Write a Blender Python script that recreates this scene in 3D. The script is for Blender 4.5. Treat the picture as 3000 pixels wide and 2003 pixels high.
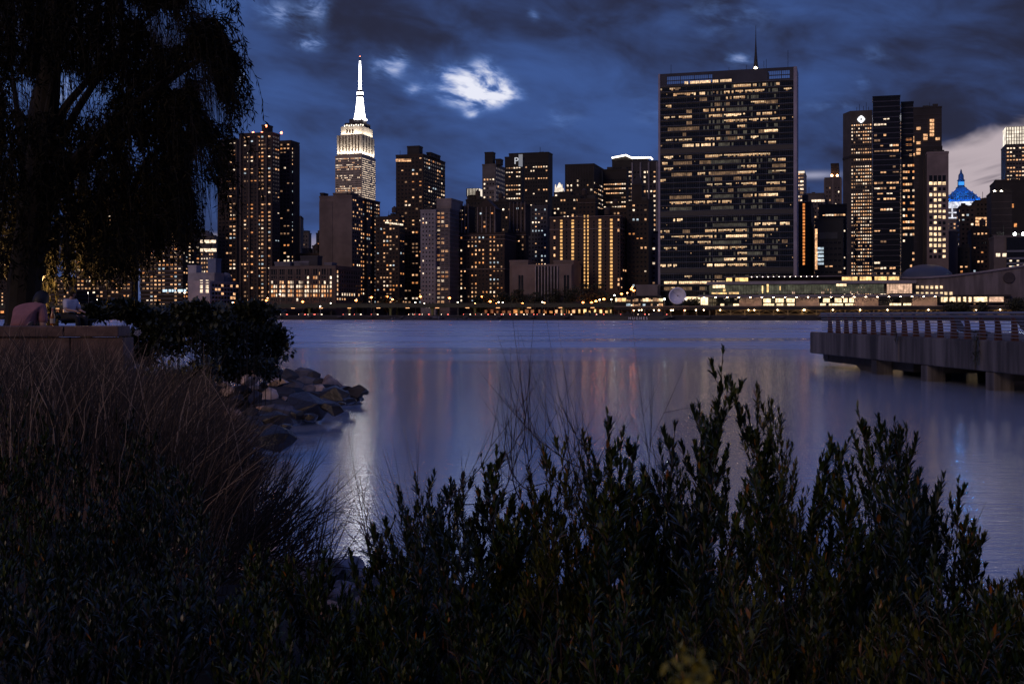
import bpy, math, random
import numpy as np
from mathutils import Vector, Matrix
random.seed(7); RNG = np.random.default_rng(11)
for o in list(bpy.data.objects): bpy.data.objects.remove(o)
scene = bpy.context.scene
col = scene.collection
R = math.radians
def lin(r, g, b):
    f = lambda c: (c/255/12.92) if c/255 <= .04045 else ((c/255+.055)/1.055)**2.4
    return (f(r), f(g), f(b))

# ------------------------------------------------------------------ camera
F, HY, XC, ZC = 3488.0, 922.5, 1500.0, 3.3      # focal (photo pixels), horizon row, centre column, eye height over the water
cd = bpy.data.cameras.new('camera'); cam = bpy.data.objects.new('camera', cd); col.objects.link(cam)
cam.location = (0, 0, ZC); cam.rotation_euler = (R(90), 0, 0)
cd.sensor_width = 36; cd.lens = 36*F/3000; cd.shift_y = (HY-1001.5)/3000
cd.clip_start = .1; cd.clip_end = 30000
cd.dof.use_dof = True; cd.dof.focus_distance = 60; cd.dof.aperture_fstop = 14
scene.camera = cam
scene.view_settings.view_transform = 'Standard'; scene.view_settings.look = 'None'
scene.view_settings.exposure = 0.0; scene.view_settings.gamma = 1.0
scene.render.engine = 'CYCLES'
scene.cycles.use_denoising = True
scene.cycles.max_bounces = 5; scene.cycles.diffuse_bounces = 2; scene.cycles.glossy_bounces = 3
scene.cycles.transparent_max_bounces = 6
scene.cycles.sample_clamp_indirect = 6.0
scene.cycles.use_light_tree = True
scene.cycles.caustics_reflective = True

# ------------------------------------------------------------------ node helper
class NT:
    def __init__(s, tree): s.t = tree; s.n = tree.nodes; s.l = tree.links
    def new(s, typ, **kw):
        n = s.n.new(typ)
        for k, v in kw.items(): setattr(n, k, v)
        return n
    def link(s, a, b): s.l.new(a, b)
    def put(s, sock, v):
        if isinstance(v, bpy.types.NodeSocket): s.l.new(v, sock)
        else:
            if hasattr(sock.default_value, '__len__') and not hasattr(v, '__len__'): v = (v,)*len(sock.default_value)
            if hasattr(sock.default_value, '__len__') and len(sock.default_value) == 4 and len(v) == 3: v = (*v, 1)
            sock.default_value = v
    def m(s, op, a, b=0.0, c=0.0, clamp=False):
        n = s.n.new('ShaderNodeMath'); n.operation = op; n.use_clamp = clamp
        s.put(n.inputs[0], a); s.put(n.inputs[1], b)
        if len(n.inputs) > 2: s.put(n.inputs[2], c)
        return n.outputs[0]
    def mix(s, f, a, b, blend='MIX'):
        n = s.n.new('ShaderNodeMix'); n.data_type = 'RGBA'; n.blend_type = blend
        s.put(n.inputs[0], f); s.put(n.inputs[6], a); s.put(n.inputs[7], b)
        return n.outputs[2]
    def ss(s, v, lo, hi):
        n = s.n.new('ShaderNodeMapRange'); n.interpolation_type = 'SMOOTHSTEP'
        s.put(n.inputs[0], v); s.put(n.inputs[1], lo); s.put(n.inputs[2], hi)
        return n.outputs[0]
    def noise(s, vec, scale, detail=4, rough=.5, dist=0.0):
        n = s.n.new('ShaderNodeTexNoise'); s.put(n.inputs['Vector'], vec)
        n.inputs['Scale'].default_value = scale; n.inputs['Detail'].default_value = detail
        n.inputs['Roughness'].default_value = rough; n.inputs['Distortion'].default_value = dist
        return n.outputs[0]
    def comb(s, x, y, z):
        n = s.n.new('ShaderNodeCombineXYZ'); s.put(n.inputs[0], x); s.put(n.inputs[1], y); s.put(n.inputs[2], z); return n.outputs[0]

# ------------------------------------------------------------------ sky: broken dusk cloud deck over a bright sky
world = bpy.data.worlds.new('World'); scene.world = world; world.use_nodes = True
W = NT(world.node_tree); W.n.clear()
tc = W.new('ShaderNodeTexCoord'); sep = W.new('ShaderNodeSeparateXYZ'); W.link(tc.outputs['Generated'], sep.inputs[0])
X, Y, Z = sep.outputs
az = W.m('ARCTAN2', X, Y)                                   # compass bearing from the river axis
hor = W.m('SQRT', W.m('ADD', W.m('MULTIPLY', X, X), W.m('MULTIPLY', Y, Y)))
el = W.m('ARCTAN2', Z, hor)
zz = W.m('ADD', W.m('MAXIMUM', Z, 0.0), .10)
px = W.m('DIVIDE', X, zz); py = W.m('DIVIDE', Y, zz)
# cloud sheet coordinates, drifted by the wind
cx = W.m('ADD', W.m('MULTIPLY', px, .80), W.m('MULTIPLY', py, .25)); cy = W.m('ADD', W.m('MULTIPLY', py, .8), W.m('MULTIPLY', px, -.55))
cv = W.comb(cx, cy, 0.0)
big = W.noise(cv, .62, 3, .5, .3)
med = W.noise(cv, 1.9, 5, .55, .5)
d3 = W.comb(W.m('MULTIPLY', W.m('ADD', az, W.m('MULTIPLY', el, -1.2)), 1.0), W.m('MULTIPLY', W.m('ADD', el, W.m('MULTIPLY', az, .35)), 2.6), 0.0)
fine = W.noise(d3, 11.0, 4, .55, .4)
soft = W.noise(d3, 4.2, 4, .5, .3)
def gauss(a0, e0, sa, se):
    a = W.m('DIVIDE', W.m('SUBTRACT', az, a0), sa); e = W.m('DIVIDE', W.m('SUBTRACT', el, e0), se)
    return W.m('EXPONENT', W.m('MULTIPLY', W.m('ADD', W.m('MULTIPLY', a, a), W.m('MULTIPLY', e, e)), -1.0))
A = lambda p: math.atan((p-XC)/F)
E = lambda q: math.atan((HY-q)/F)
cover = W.m('ADD', W.m('ADD', W.m('MULTIPLY', soft, .46), W.m('MULTIPLY', fine, .40)), W.m('ADD', W.m('MULTIPLY', big, .08), W.m('MULTIPLY', med, .14)))
lowb = W.m('SUBTRACT', 1.0, W.ss(el, .03, .24))             # thinner cloud towards the horizon
thin = W.m('ADD', W.m('ADD', cover, W.m('MULTIPLY', lowb, .075)), -.055)
for (p, q, sa, se, k) in [(1330, 300, .16, .055, .16), (1950, 330, .14, .05, .08), (2150, 40, .2, .05, .05), (700, 40, .07, .03, .09), (2420, 60, .1, .06, .06),
                          (1000, 200, .05, .06, -.09), (1550, 60, .16, .035, -.10), (1900, 180, .12, .04, -.05), (2550, 160, .1, .05, -.03), (2720, 380, .12, .02, -.08)]:
    thin = W.m('ADD', thin, W.m('MULTIPLY', gauss(A(p), E(q), sa, se), k))
t1 = W.ss(thin, .41, .70)
skyc = W.mix(t1, lin(40, 43, 64), lin(62, 90, 150))
skyc = W.mix(W.m('MULTIPLY', W.ss(thin, .36, .52), .25), skyc, lin(58, 78, 130))
# torn holes with the last bright light behind
gap = None
for (p, q, sa, se, k) in [(1405, 262, .022, .012, 1.05), (1350, 250, .026, .012, .5), (1420, 225, .012, .018, .7), (1320, 215, .022, .010, .55), (1130, 205, .016, .013, .55), (1165, 180, .010, .010, .5),
                          (1210, 268, .009, .006, .55), (905, 140, .014, .006, .9), (690, 10, .03, .014, .4), (930, 10, .012, .02, .6), (700, 240, .007, .005, 1.1), (1560, 45, .006, .006, .5), (2170, 190, .014, .006, .6),
                          (1380, 335, .007, .004, .8), (2520, 270, .01, .006, .4), (700, 280, .012, .006, .6), (820, 60, .02, .012, .5), (1480, 270, .014, .010, .8), (1380, 290, .03, .008, .7), (1640, 350, .02, .012, .35), (1900, 330, .03, .015, .3), (2130, 60, .05, .02, .3), (2560, 190, .02, .008, .3), (2440, 330, .03, .010, .3), (150, 300, .05, .02, .6)]:
    g = W.m('MULTIPLY', gauss(A(p), E(q), sa, se), k)
    gap = g if gap is None else W.m('ADD', gap, g)
gapn = W.noise(d3, 24.0, 4, .6, .3)
gap = W.m('MULTIPLY', gap, W.m('ADD', W.m('MULTIPLY', W.ss(gapn, .28, .72), 1.15), .08))
skyc = W.mix(W.m('MULTIPLY', W.ss(gap, .02, .7), .7), skyc, lin(98, 134, 204))
skyc = W.mix(W.ss(gap, .28, 1.45), skyc, lin(232, 234, 248))
# afterglow under the cloud edge, higher to the right
edR = W.m('ADD', .1346, W.m('MULTIPLY', W.m('SUBTRACT', az, .351), .28)); fR = W.ss(az, .2, .3)
edge = W.m('ADD', W.m('MULTIPLY', fR, edR), W.m('MULTIPLY', W.m('SUBTRACT', 1.0, fR), .066))
edge = W.m('ADD', edge, W.m('MULTIPLY', W.m('SUBTRACT', fine, .5), .03))
glow = W.m('SUBTRACT', 1.0, W.ss(W.m('SUBTRACT', el, edge), -.010, .004))
streak = W.ss(W.noise(W.comb(W.m('MULTIPLY', W.m('ADD', az, W.m('MULTIPLY', el, -1.6)), 9.0), W.m('MULTIPLY', W.m('ADD', el, W.m('MULTIPLY', az, -.22)), 46.0), 3.0), 1.0, 4, .55), .46, .60)
lowglow = W.ss(el, .105, .06)
glowc = W.mix(W.m('MULTIPLY', W.m('MULTIPLY', streak, .9), W.ss(el, .128, .10)), lin(186, 172, 178), lin(66, 60, 80))
side = W.m('ADD', W.ss(az, .28, .34), W.m('MULTIPLY', gauss(-.22, .05, .07, .03), 1.0), clamp=True)
side = W.m('ADD', side, W.m('MULTIPLY', gauss(A(2385), E(525), .016, .003), .9), clamp=True)
front = W.ss(Y, .2, .6)
gm = W.m('MULTIPLY', W.m('MULTIPLY', glow, side), front)
skyc = W.mix(gm, skyc, glowc)
wedge = W.m('MULTIPLY', gauss(A(2385), E(526), .018, .0028), .55)
skyc = W.mix(wedge, skyc, lin(190, 190, 215))
# the eastern sky behind the viewer is already darker
back = W.ss(Y, -.4, .5)
skyc = W.mix(back, lin(34, 36, 46), skyc)
skyc = W.mix(W.ss(el, .235, .50), skyc, W.mix(big, lin(56, 70, 124), lin(80, 94, 156)))
under = W.ss(el, -.02, .0)
skyc = W.mix(under, lin(8, 9, 13), skyc)
bg = W.new('ShaderNodeBackground'); W.put(bg.inputs[0], skyc); bg.inputs[1].default_value = 1.0
wo = W.new('ShaderNodeOutputWorld'); W.link(bg.outputs[0], wo.inputs[0])
world.cycles.sampling_method = 'MANUAL'; world.cycles.sample_map_resolution = 512

# one faint, broad, warm light: town glow from behind the left shoulder
sd = bpy.data.lights.new('sun', 'SUN'); sun = bpy.data.objects.new('sun', sd); col.objects.link(sun)
sd.energy = .55; sd.angle = R(20); sd.color = (1.0, .68, .50)
sun.rotation_euler = (R(66), 0, R(-38))

# ------------------------------------------------------------------ materials
MATS = {}
def mat(name, color, rough=.7, metal=0.0, spec=.5, vary=0.0, vscale=1.0, island=None, bump=0.0, bscale=5.0, two=None, stretch=None, trans=0):
    if name in MATS: return MATS[name]
    m = bpy.data.materials.new(name); m.use_nodes = True; T = NT(m.node_tree); bs = T.n['Principled BSDF']
    bs.inputs['Roughness'].default_value = rough; bs.inputs['Metallic'].default_value = metal
    bs.inputs['Specular IOR Level'].default_value = spec
    tcn = T.new('ShaderNodeTexCoord'); vec = tcn.outputs['Object']
    if stretch:
        mp = T.new('ShaderNodeMapping'); mp.inputs['Scale'].default_value = stretch; T.link(vec, mp.inputs[0]); vec = mp.outputs[0]
    c = (*color, 1)
    if vary or two:
        nz = T.noise(vec, vscale, 6, .6)
        f = T.ss(nz, .32, .68)
        c2 = two if two else tuple(x*(1-vary) for x in color)
        c = T.mix(f, c2, color)
    if island:
        g = T.new('ShaderNodeNewGeometry')
        r = T.new('ShaderNodeValToRGB'); T.link(g.outputs['Random Per Island'], r.inputs[0])
        el_ = r.color_ramp.elements
        el_[0].position = 0; el_[0].color = (*island[0][1], 1); el_[1].position = island[1][0]; el_[1].color = (*island[1][1], 1)
        for p, cc in island[2:]:
            e = el_.new(p); e.color = (*cc, 1)
        c = r.outputs[0]
    T.put(bs.inputs['Base Color'], c)
    if bump:
        nb = T.noise(vec, bscale, 6, .65); b = T.new('ShaderNodeBump'); b.inputs['Strength'].default_value = 1; b.inputs['Distance'].default_value = bump
        T.link(nb, b.inputs['Height']); T.link(b.outputs[0], bs.inputs['Normal'])
    MATS[name] = m; return m
def emis(name, color, strength, vary=.0, vscale=.6, hline=False):
    if name in MATS: return MATS[name]
    m = bpy.data.materials.new(name); m.use_nodes = True; T = NT(m.node_tree); bs = T.n['Principled BSDF']
    bs.inputs['Base Color'].default_value = (.02, .02, .02, 1); bs.inputs['Roughness'].default_value = .4
    bs.inputs['Emission Color'].default_value = (*color, 1)
    if vary:
        g = T.new('ShaderNodeNewGeometry')
        nz = T.noise(g.outputs['Position'], vscale, 3, .7)
        T.put(bs.inputs['Emission Strength'], T.m('MULTIPLY', T.m('POWER', T.m('ADD', nz, .5), 1+4*vary), strength))
    else: bs.inputs['Emission Strength'].default_value = strength
    MATS[name] = m; return m
WARM = emis('window_light_warm', (1, .52, .25), .95, 1.0)
AMBER = emis('window_light_amber', (1, .38, .12), .7, 1.0)
WHITE = emis('window_light_white', (1, .76, .54), 1.2, 1.0)
DIM = emis('window_light_dim', (1, .55, .30), .30, .9)
COOL = emis('window_light_cool', (.72, .88, 1), .55, .8)
DARKGLASS = mat('dark_window_glass', (.012, .014, .02), .12, 0, .7)

# ------------------------------------------------------------------ mesh builder
class MB:
    def __init__(s): s.v = []; s.f = []
    def add(s, vs, fs):
        k = len(s.v); s.v += [tuple(p) for p in vs]; s.f += [tuple(i+k for i in f) for f in fs]; return s
    def box(s, x0, x1, y0, y1, z0, z1):
        return s.add([(x0,y0,z0),(x1,y0,z0),(x1,y1,z0),(x0,y1,z0),(x0,y0,z1),(x1,y0,z1),(x1,y1,z1),(x0,y1,z1)],
                     [(0,3,2,1),(4,5,6,7),(0,1,5,4),(1,2,6,5),(2,3,7,6),(3,0,4,7)])
    def quad(s, a, b, c, d): return s.add([a,b,c,d], [(0,1,2,3)])
    def frust(s, cx, cy, z0, z1, w0, d0, w1, d1):
        return s.add([(cx-w0,cy-d0,z0),(cx+w0,cy-d0,z0),(cx+w0,cy+d0,z0),(cx-w0,cy+d0,z0),(cx-w1,cy-d1,z1),(cx+w1,cy-d1,z1),(cx+w1,cy+d1,z1),(cx-w1,cy+d1,z1)],
                     [(0,3,2,1),(4,5,6,7),(0,1,5,4),(1,2,6,5),(2,3,7,6),(3,0,4,7)])
    def lathe(s, cx, cy, prof, n=16):
        k0 = len(s.v)
        for r, z in prof:
            for i in range(n):
                a = 2*math.pi*i/n; s.v.append((cx+r*math.cos(a), cy+r*math.sin(a), z))
        for j in range(len(prof)-1):
            for i in range(n):
                a = k0+j*n+i; b = k0+j*n+(i+1) % n; s.f.append((a, b, b+n, a+n))
        s.f.append(tuple(k0+i for i in range(n))[::-1]); s.f.append(tuple(k0+(len(prof)-1)*n+i for i in range(n)))
        return s
    def tube(s, pts, rad, n=6, cap=True):
        pts = [Vector(p) for p in pts]
        if not hasattr(rad, '__len__'): rad = [rad]*len(pts)
        k0 = len(s.v)
        for i, p in enumerate(pts):
            t = (pts[min(i+1, len(pts)-1)]-pts[max(i-1, 0)])
            t = t.normalized() if t.length > 1e-9 else Vector((0,0,1))
            a = t.cross(Vector((0,0,1)) if abs(t.z) < .9 else Vector((1,0,0))).normalized(); b = t.cross(a)
            for j in range(n):
                g = 2*math.pi*j/n; q = p+(a*math.cos(g)+b*math.sin(g))*rad[i]; s.v.append(tuple(q))
        for i in range(len(pts)-1):
            for j in range(n):
                a_ = k0+i*n+j; b_ = k0+i*n+(j+1) % n; s.f.append((a_, b_, b_+n, a_+n))
        if cap:
            s.f.append(tuple(k0+j for j in range(n))[::-1]); s.f.append(tuple(k0+(len(pts)-1)*n+j for j in range(n)))
        return s
    def prism(s, poly, z0, z1):
        n = len(poly); return s.add([(x,y,z0) for x,y in poly]+[(x,y,z1) for x,y in poly], [tuple(range(n))[::-1], tuple(range(n, 2*n))]+[(i,(i+1)%n,(i+1)%n+n,i+n) for i in range(n)])
    def build(s, name, m, parent=None, smooth=False):
        me = bpy.data.meshes.new(name); me.from_pydata(s.v, [], s.f); me.update()
        if smooth: me.polygons.foreach_set('use_smooth', [True]*len(me.polygons))
        return link(name, me, m, parent)
def link(name, me, m, parent=None):
    if m is not None and not me.materials: me.materials.append(m)
    o = bpy.data.objects.new(name, me); col.objects.link(o)
    if parent: o.parent = parent
    return o
def mesh_tris(name, V, T, smooth=False):
    me = bpy.data.meshes.new(name); V = np.asarray(V, np.float32); T = np.asarray(T, np.int32)
    me.vertices.add(len(V)); me.vertices.foreach_set('co', V.ravel())
    me.loops.add(T.size); me.loops.foreach_set('vertex_index', T.ravel())
    me.polygons.add(len(T)); me.polygons.foreach_set('loop_start', np.arange(0, T.size, 3, dtype=np.int32)); me.polygons.foreach_set('loop_total', np.full(len(T), 3, np.int32))
    me.update(calc_edges=True)
    return me
def tag(o, label=None, cat=None, group=None, kind=None):
    if label: o['label'] = label
    if cat: o['category'] = cat
    if group: o['group'] = group
    if kind: o['kind'] = kind
    return o
def empty(name, loc, rz=0.0, label=None, cat=None, group=None):
    o = bpy.data.objects.new(name, None); col.objects.link(o); o.location = loc; o.rotation_euler = (0, 0, rz); o.empty_display_size = .5
    return tag(o, label, cat, group)
def at(p, q, d):
    return Vector(((p-XC)/F*d, d, ZC+(HY-q)/F*d))

# ------------------------------------------------------------------ far shore frame (street grid turned 16 degrees)
TH = R(16); CO, SI = math.cos(TH), math.sin(TH); U = Vector((CO, -SI)); N = Vector((SI, CO)); M0 = Vector((130, 720))
def yt(p, t):                                   # distance of the plane t (metres behind the quay line) along the sight line of column p
    tx = (p-XC)/F; return (t+M0.x*SI+M0.y*CO)/(SI*tx+CO)
def gp(s, t, z=0.0):                            # grid point -> world
    v = M0+U*s+N*t; return Vector((v.x, v.y, z))
def sp(p, t):                                   # column -> s on plane t
    y = yt(p, t); v = Vector(((p-XC)/F*y, y))-M0; return v.dot(U)
def zp(q, p, t): return ZC+(HY-q)/F*yt(p, t)
GZ = 3.0

water_sheet = MB(); ns = 1
water_sheet.add([(-9000,-60,0),(9000,-60,0),(9000,12000,0),(-9000,12000,0)], [(0,1,2,3)])
wm = bpy.data.materials.new('river_water'); wm.use_nodes = True; T = NT(wm.node_tree); bs = T.n['Principled BSDF']
bs.inputs['Base Color'].default_value = (.006, .008, .014, 1); bs.inputs['Roughness'].default_value = .20; bs.inputs['IOR'].default_value = 1.33
bs.inputs['Specular IOR Level'].default_value = .5
tcn = T.new('ShaderNodeTexCoord'); mp = T.new('ShaderNodeMapping'); mp.inputs['Scale'].default_value = (.6, 2.4, 1); T.link(tcn.outputs['Object'], mp.inputs[0])
h1 = T.noise(mp.outputs[0], 2.1, 5, .62, .4)
mp2 = T.new('ShaderNodeMapping'); mp2.inputs['Scale'].default_value = (.010, .05, 1); T.link(tcn.outputs['Object'], mp2.inputs[0])
patch = T.noise(mp2.outputs[0], 1.0, 5, .6, .6)
sx_ = T.new('ShaderNodeSeparateXYZ'); T.link(tcn.outputs['Object'], sx_.inputs[0])
# the current ruffles the channel; the cove near the bank lies smoother
ruf = T.ss(T.m('ADD', sx_.outputs[1], T.m('MULTIPLY', T.m('SUBTRACT', patch, .5), 150.0)), 62.0, 150.0)
smooth_far = T.ss(patch, .47, .66)
ruf = T.m('MULTIPLY', ruf, T.m('SUBTRACT', 1.0, T.m('MULTIPLY', smooth_far, .8)))
b = T.new('ShaderNodeBump'); b.inputs['Distance'].default_value = .03
T.put(b.inputs['Strength'], T.m('ADD', .30, T.m('MULTIPLY', ruf, .3)))
T.link(h1, b.inputs['Height']); T.link(b.outputs[0], bs.inputs['Normal'])
T.put(bs.inputs['Roughness'], T.m('ADD', .135, T.m('MULTIPLY', ruf, .22)))
bs.inputs['IOR'].default_value = 2.5; bs.inputs['Metallic'].default_value = .62; bs.inputs['Base Color'].default_value = (.74, .84, 1.0, 1)
wo_ = water_sheet.build('river_water', wm); tag(wo_, kind='structure')

STREET = mat('asphalt_far', (.045, .042, .04), .8)
g = MB(); P_ = [gp(-2500, 4), gp(1500, 4), gp(1500, 5200), gp(-2500, 5200)]
g.add([(p.x, p.y, GZ) for p in P_], [(0,1,2,3)]); tag(g.build('far_ground', STREET), kind='structure')
g = MB(); g.add([(p.x, p.y, 3.01) for p in [gp(-900,6), gp(500,6), gp(500,22), gp(-900,22)]], [(0,1,2,3)]); tag(g.build('riverside_road', mat('asphalt_road', (.05,.048,.048), .7)), kind='structure')

# ------------------------------------------------------------------ buildings
K1 = 1024/3000
WALLM = {}
def wall(color):
    k = tuple(round(c, 3) for c in color)
    if k not in WALLM: WALLM[k] = mat('facade_%d' % len(WALLM), color, .85, vary=.35, vscale=.08)
    return WALLM[k]
class Bld:
    def __init__(s, name, label, cat='building', group=None):
        s.name, s.label, s.cat, s.group = name, label, cat, group; s.root = None; s.cells = []; s.darkmb = MB(); s.n = 0
    def box(s, x0, xm, x1, q, t, color, part='wall', z0=GZ, dmin=12, D=None, w_extra=0):
        """box whose visible outline spans photo columns x0..x1 with its near edge at xm; top row q at the near edge"""
        t0_, tm, t1_ = [(p-XC)/F for p in (x0, xm, x1)]
        if xm < 2500:                                   # front face x0..xm, right side xm..x1
            d = yt(xm, t); w = d*(tm-t0_)/(CO+t0_*SI)
            DD = d*(t1_-tm)/(SI-t1_*CO) if x1 > xm else dmin
            C = Vector((tm*d, d)); L = C-U*w
        else:                                           # left side x0..xm, front face xm..x1
            d = yt(xm, t); w = d*(t1_-tm)/(CO+t1_*SI)
            DD = d*(t0_-tm)/(SI-t0_*CO) if x0 < xm else dmin
            L = Vector((tm*d, d))
        DD = max(8.0, min(DD, 70)) if D is None else D
        z1 = ZC+(HY-q)/F*d
        if s.root is None:
            s.root = empty(s.name, (L.x, L.y, z0), -TH, s.label, s.cat, s.group); s.O = L; s.z0 = z0
        rel = L-s.O; lx, ly = rel.dot(U), rel.dot(N)
        m = b_last = dict(x=lx, y=ly, w=w, D=DD, z0=z0-s.z0, z1=z1-s.z0, d=d, left=xm >= 2500)
        if not hasattr(s, 'last'): s.last = m
        if part:
            mb = MB(); mb.box(lx, lx+w, ly, ly+DD, m['z0'], m['z1'])
            mb.box(lx-.25, lx+w+.25, ly-.25, ly+DD+.25, m['z1']-.9, m['z1']+.35)     # parapet coping
            mb.build(part, wall(color) if not isinstance(color, bpy.types.Material) else color, s.root)
        return m
    def hit(s, m, p, q):                                # photo point -> local x,z on the front face of mass m
        L = s.O+U*m['x']+N*m['y']; tx = (p-XC)/F
        y = (L.dot(N))/(SI*tx+CO); v = Vector((tx*y, y))-s.O
        return v.dot(U), ZC+(HY-q)/F*y-s.z0
    def hits(s, m, p, q):                               # same on the right (or left) side face
        xx = m['x'] if m['left'] else m['x']+m['w']; L = s.O+U*xx+N*m['y']; tx = (p-XC)/F
        y = L.dot(U)/(CO*tx-SI); v = Vector((tx*y, y))-s.O
        return v.dot(N), ZC+(HY-q)/F*y-s.z0
    def cell(s, m, face, a0, a1, z0, z1, mtl, off=.07):
        s.cells.append((m, face, a0, a1, z0, z1, mtl, off))
    def grid(s, m, face='front', fh=3.3, bw=3.2, ww=.55, wh=.5, dens=.15, pal=(WARM,WARM,AMBER,WHITE,DIM,DIM,COOL), colb=.6, rowb=.3, top=1.5, bot=4, run=.2, mx=.8, dark=True, seed=0, cols=None, litall=False, skipf=None):
        rg = random.Random(hash((s.name, face, seed, round(m['w'], 1))) if False else (sum(map(ord, s.name))*31+len(face)*7+seed*101+int(m['w']*10)))
        W_ = m['w'] if face in ('front',) else m['D']
        bw = bw*.80; dens = min(.95, dens*1.45); wh = wh*.82; ww = ww*.90; nb = max(1, int((W_-2*mx)/bw)); bw_ = (W_-2*mx)/nb
        nf = max(1, int((m['z1']-m['z0']-top-bot)/fh))
        cb = [max(0, 1+colb*rg.gauss(0, 1.0)) for _ in range(nb)]; rb = [max(0, 1+rowb*rg.gauss(0, 1)) for _ in range(nf)]
        for r in range(nf):
            zc = m['z1']-top-(r+.5)*fh; c = 0
            while c < nb:
                if cols and (c % cols[0]) not in cols[1]: c += 1; continue
                a = mx+(c+.5)*bw_
                lit = litall or rg.random() < dens*cb[c]*rb[r]
                wv = bw_*ww
                if lit:
                    mtl = rg.choice(pal); hh = fh*wh*rg.choice((1, 1, 1, .6, .8))
                    s.cell(m, face, a-wv/2, a+wv/2, zc-hh/2, zc+hh/2, mtl)
                    if rg.random() < run and c+1 < nb:
                        c += 1; a = mx+(c+.5)*bw_; s.cell(m, face, a-wv/2, a+wv/2, zc-hh/2, zc+hh/2, mtl)
                elif dark: s.cell(m, face, a-wv/2, a+wv/2, zc-fh*wh/2, zc+fh*wh/2, None, .04)
                c += 1
    def q3(s, c):
        m, face, a0, a1, z0, z1, mtl, off = c; x, y, w, D = m['x'], m['y'], m['w'], m['D']
        if face == 'front': return [(x+a0, y-off, z0), (x+a1, y-off, z0), (x+a1, y-off, z1), (x+a0, y-off, z1)]
        if face == 'right': return [(x+w+off, y+a0, z0), (x+w+off, y+a1, z0), (x+w+off, y+a1, z1), (x+w+off, y+a0, z1)]
        return [(x-off, y+a1, z0), (x-off, y+a0, z0), (x-off, y+a0, z1), (x-off, y+a1, z1)]
    def clutter(s):
        if s.name not in ('apartment_tower', 'brick_tower', 'brick_building', 'residential_tower', 'office_building', 'slab_tower', 'hotel'): return
        rg = random.Random(sum(map(ord, s.label))); m = s.last; k = m['d']/800
        if s.name in ('brick_tower', 'brick_building', 'hotel', 'apartment_tower') and rg.random() < .6: water_tank(s, rg.uniform(.2, .8), .35, m)
        for _ in range(rg.randint(2, 4)):
            x = m['x']+m['w']*rg.uniform(.08, .85); w = rg.uniform(1.5, 5); h = rg.uniform(1.0, 3.2); w = min(w, m['x']+m['w']-x-.3); y = m['y']+m['D']*rg.uniform(.1, .4); mb = MB(); mb.box(x, x+max(w, 1), y, y+4, m['z1']-.1, m['z1']+h); mb.build('roof_plant', wall((.05,.045,.045)), s.root)
        mb = MB(); x = m['x']+m['w']*rg.uniform(.1, .9); mb.tube([(x, m['y']+3, m['z1']), (x, m['y']+3, m['z1']+rg.uniform(3, 8))], .14*k, 4); mb.build('antenna', wall(DRK), s.root)
    def finish(s, maxind=100, minpx=3.6, darkm=None):
        s.clutter()
        lit = [c for c in s.cells if c[6] is not None]; dk = [c for c in s.cells if c[6] is None]
        def px(c):
            m = c[0]; k = F/m['d']*K1; return (c[3]-c[2])*k*(1 if c[1] == 'front' else .3)*(c[5]-c[4])*k
        big_ = [c for c in lit if px(c) >= minpx]
        if len(big_) > maxind:
            big_ = sorted(big_, key=lambda c: -(px(c)*10+c[5]*.02))[:maxind]
        bs_ = set(id(c) for c in big_); cache = {}
        for c in big_:
            q = s.q3(c); b0 = q[0]; key = (c[1], round(c[3]-c[2], 3), round(c[5]-c[4], 3), c[6].name)
            if key not in cache:
                mb = MB(); rel = [tuple(p[i]-b0[i] for i in range(3)) for p in q]; mb.add(rel, [(0,1,2,3)])
                me = bpy.data.meshes.new('window'); me.from_pydata(mb.v, [], mb.f); me.materials.append(c[6]); cache[key] = me
            o = bpy.data.objects.new('window', cache[key]); col.objects.link(o); o.parent = s.root; o.location = b0
        rest = [c for c in lit if id(c) not in bs_]
        if rest:
            mats = []; mb = MB(); idx = []
            for c in rest:
                if c[6] not in mats: mats.append(c[6])
                mb.add(s.q3(c), [(0,1,2,3)]); idx.append(mats.index(c[6]))
            me = bpy.data.meshes.new('lit_glazing'); me.from_pydata(mb.v, [], mb.f)
            for m_ in mats: me.materials.append(m_)
            me.polygons.foreach_set('material_index', idx)
            o = link('lit_glazing', me, None, s.root); o['kind'] = 'stuff'
        if dk:
            mb = MB()
            for c in dk: mb.add(s.q3(c), [(0,1,2,3)])
            o = mb.build('unlit_glazing', darkm or DARKGLASS, s.root); o['kind'] = 'stuff'
        return s.root
def mech(b, x0, xm, x1, q, m, color=(.05,.045,.045), part='rooftop_box', inset=4):
    """small box on the roof of mass m"""
    z0 = m['z1']+b.z0
    t = (b.O+U*m['x']+N*m['y']).dot(N)-M0.dot(N)+inset
    return b.box(x0, xm, x1, q, t, color, part, z0=z0-.1, dmin=8)
def ledges(b, m, q_list, proud=.35, h=.6, color=(.30,.26,.25), part='cornice'):
    for q in q_list:
        z = b.hit(m, XC+(m['x']), q)[1] if False else None
def water_tank(b, fx, fy, m=None):
    m = m or b.last; x, y, z = m['x']+m['w']*fx, m['y']+m['D']*fy, m['z1']; mb = MB()
    for a in (-1.4, 1.4):
        for c in (-1.4, 1.4): mb.tube([(x+a, y+c, z), (x+a*.9, y+c*.9, z+3.2)], .18, 4)
    mb.build('tank_stand', wall(DRK), b.root); MB().lathe(x, y, [(2.1, z+3.2), (2.1, z+6.6), (2.2, z+6.7), (.2, z+8.4)], 12).build('water_tank', wall((.07,.05,.04)), b.root)
def bands(b, m, z_list, proud=.4, h=.5, color=(.25,.22,.21), part='ledge'):
    mb = MB()
    for z in z_list: mb.box(m['x']-proud, m['x']+m['w']+proud, m['y']-proud, m['y']+m['D']+proud, z-h/2, z+h/2)
    return mb.build(part, wall(color), b.root)
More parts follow.
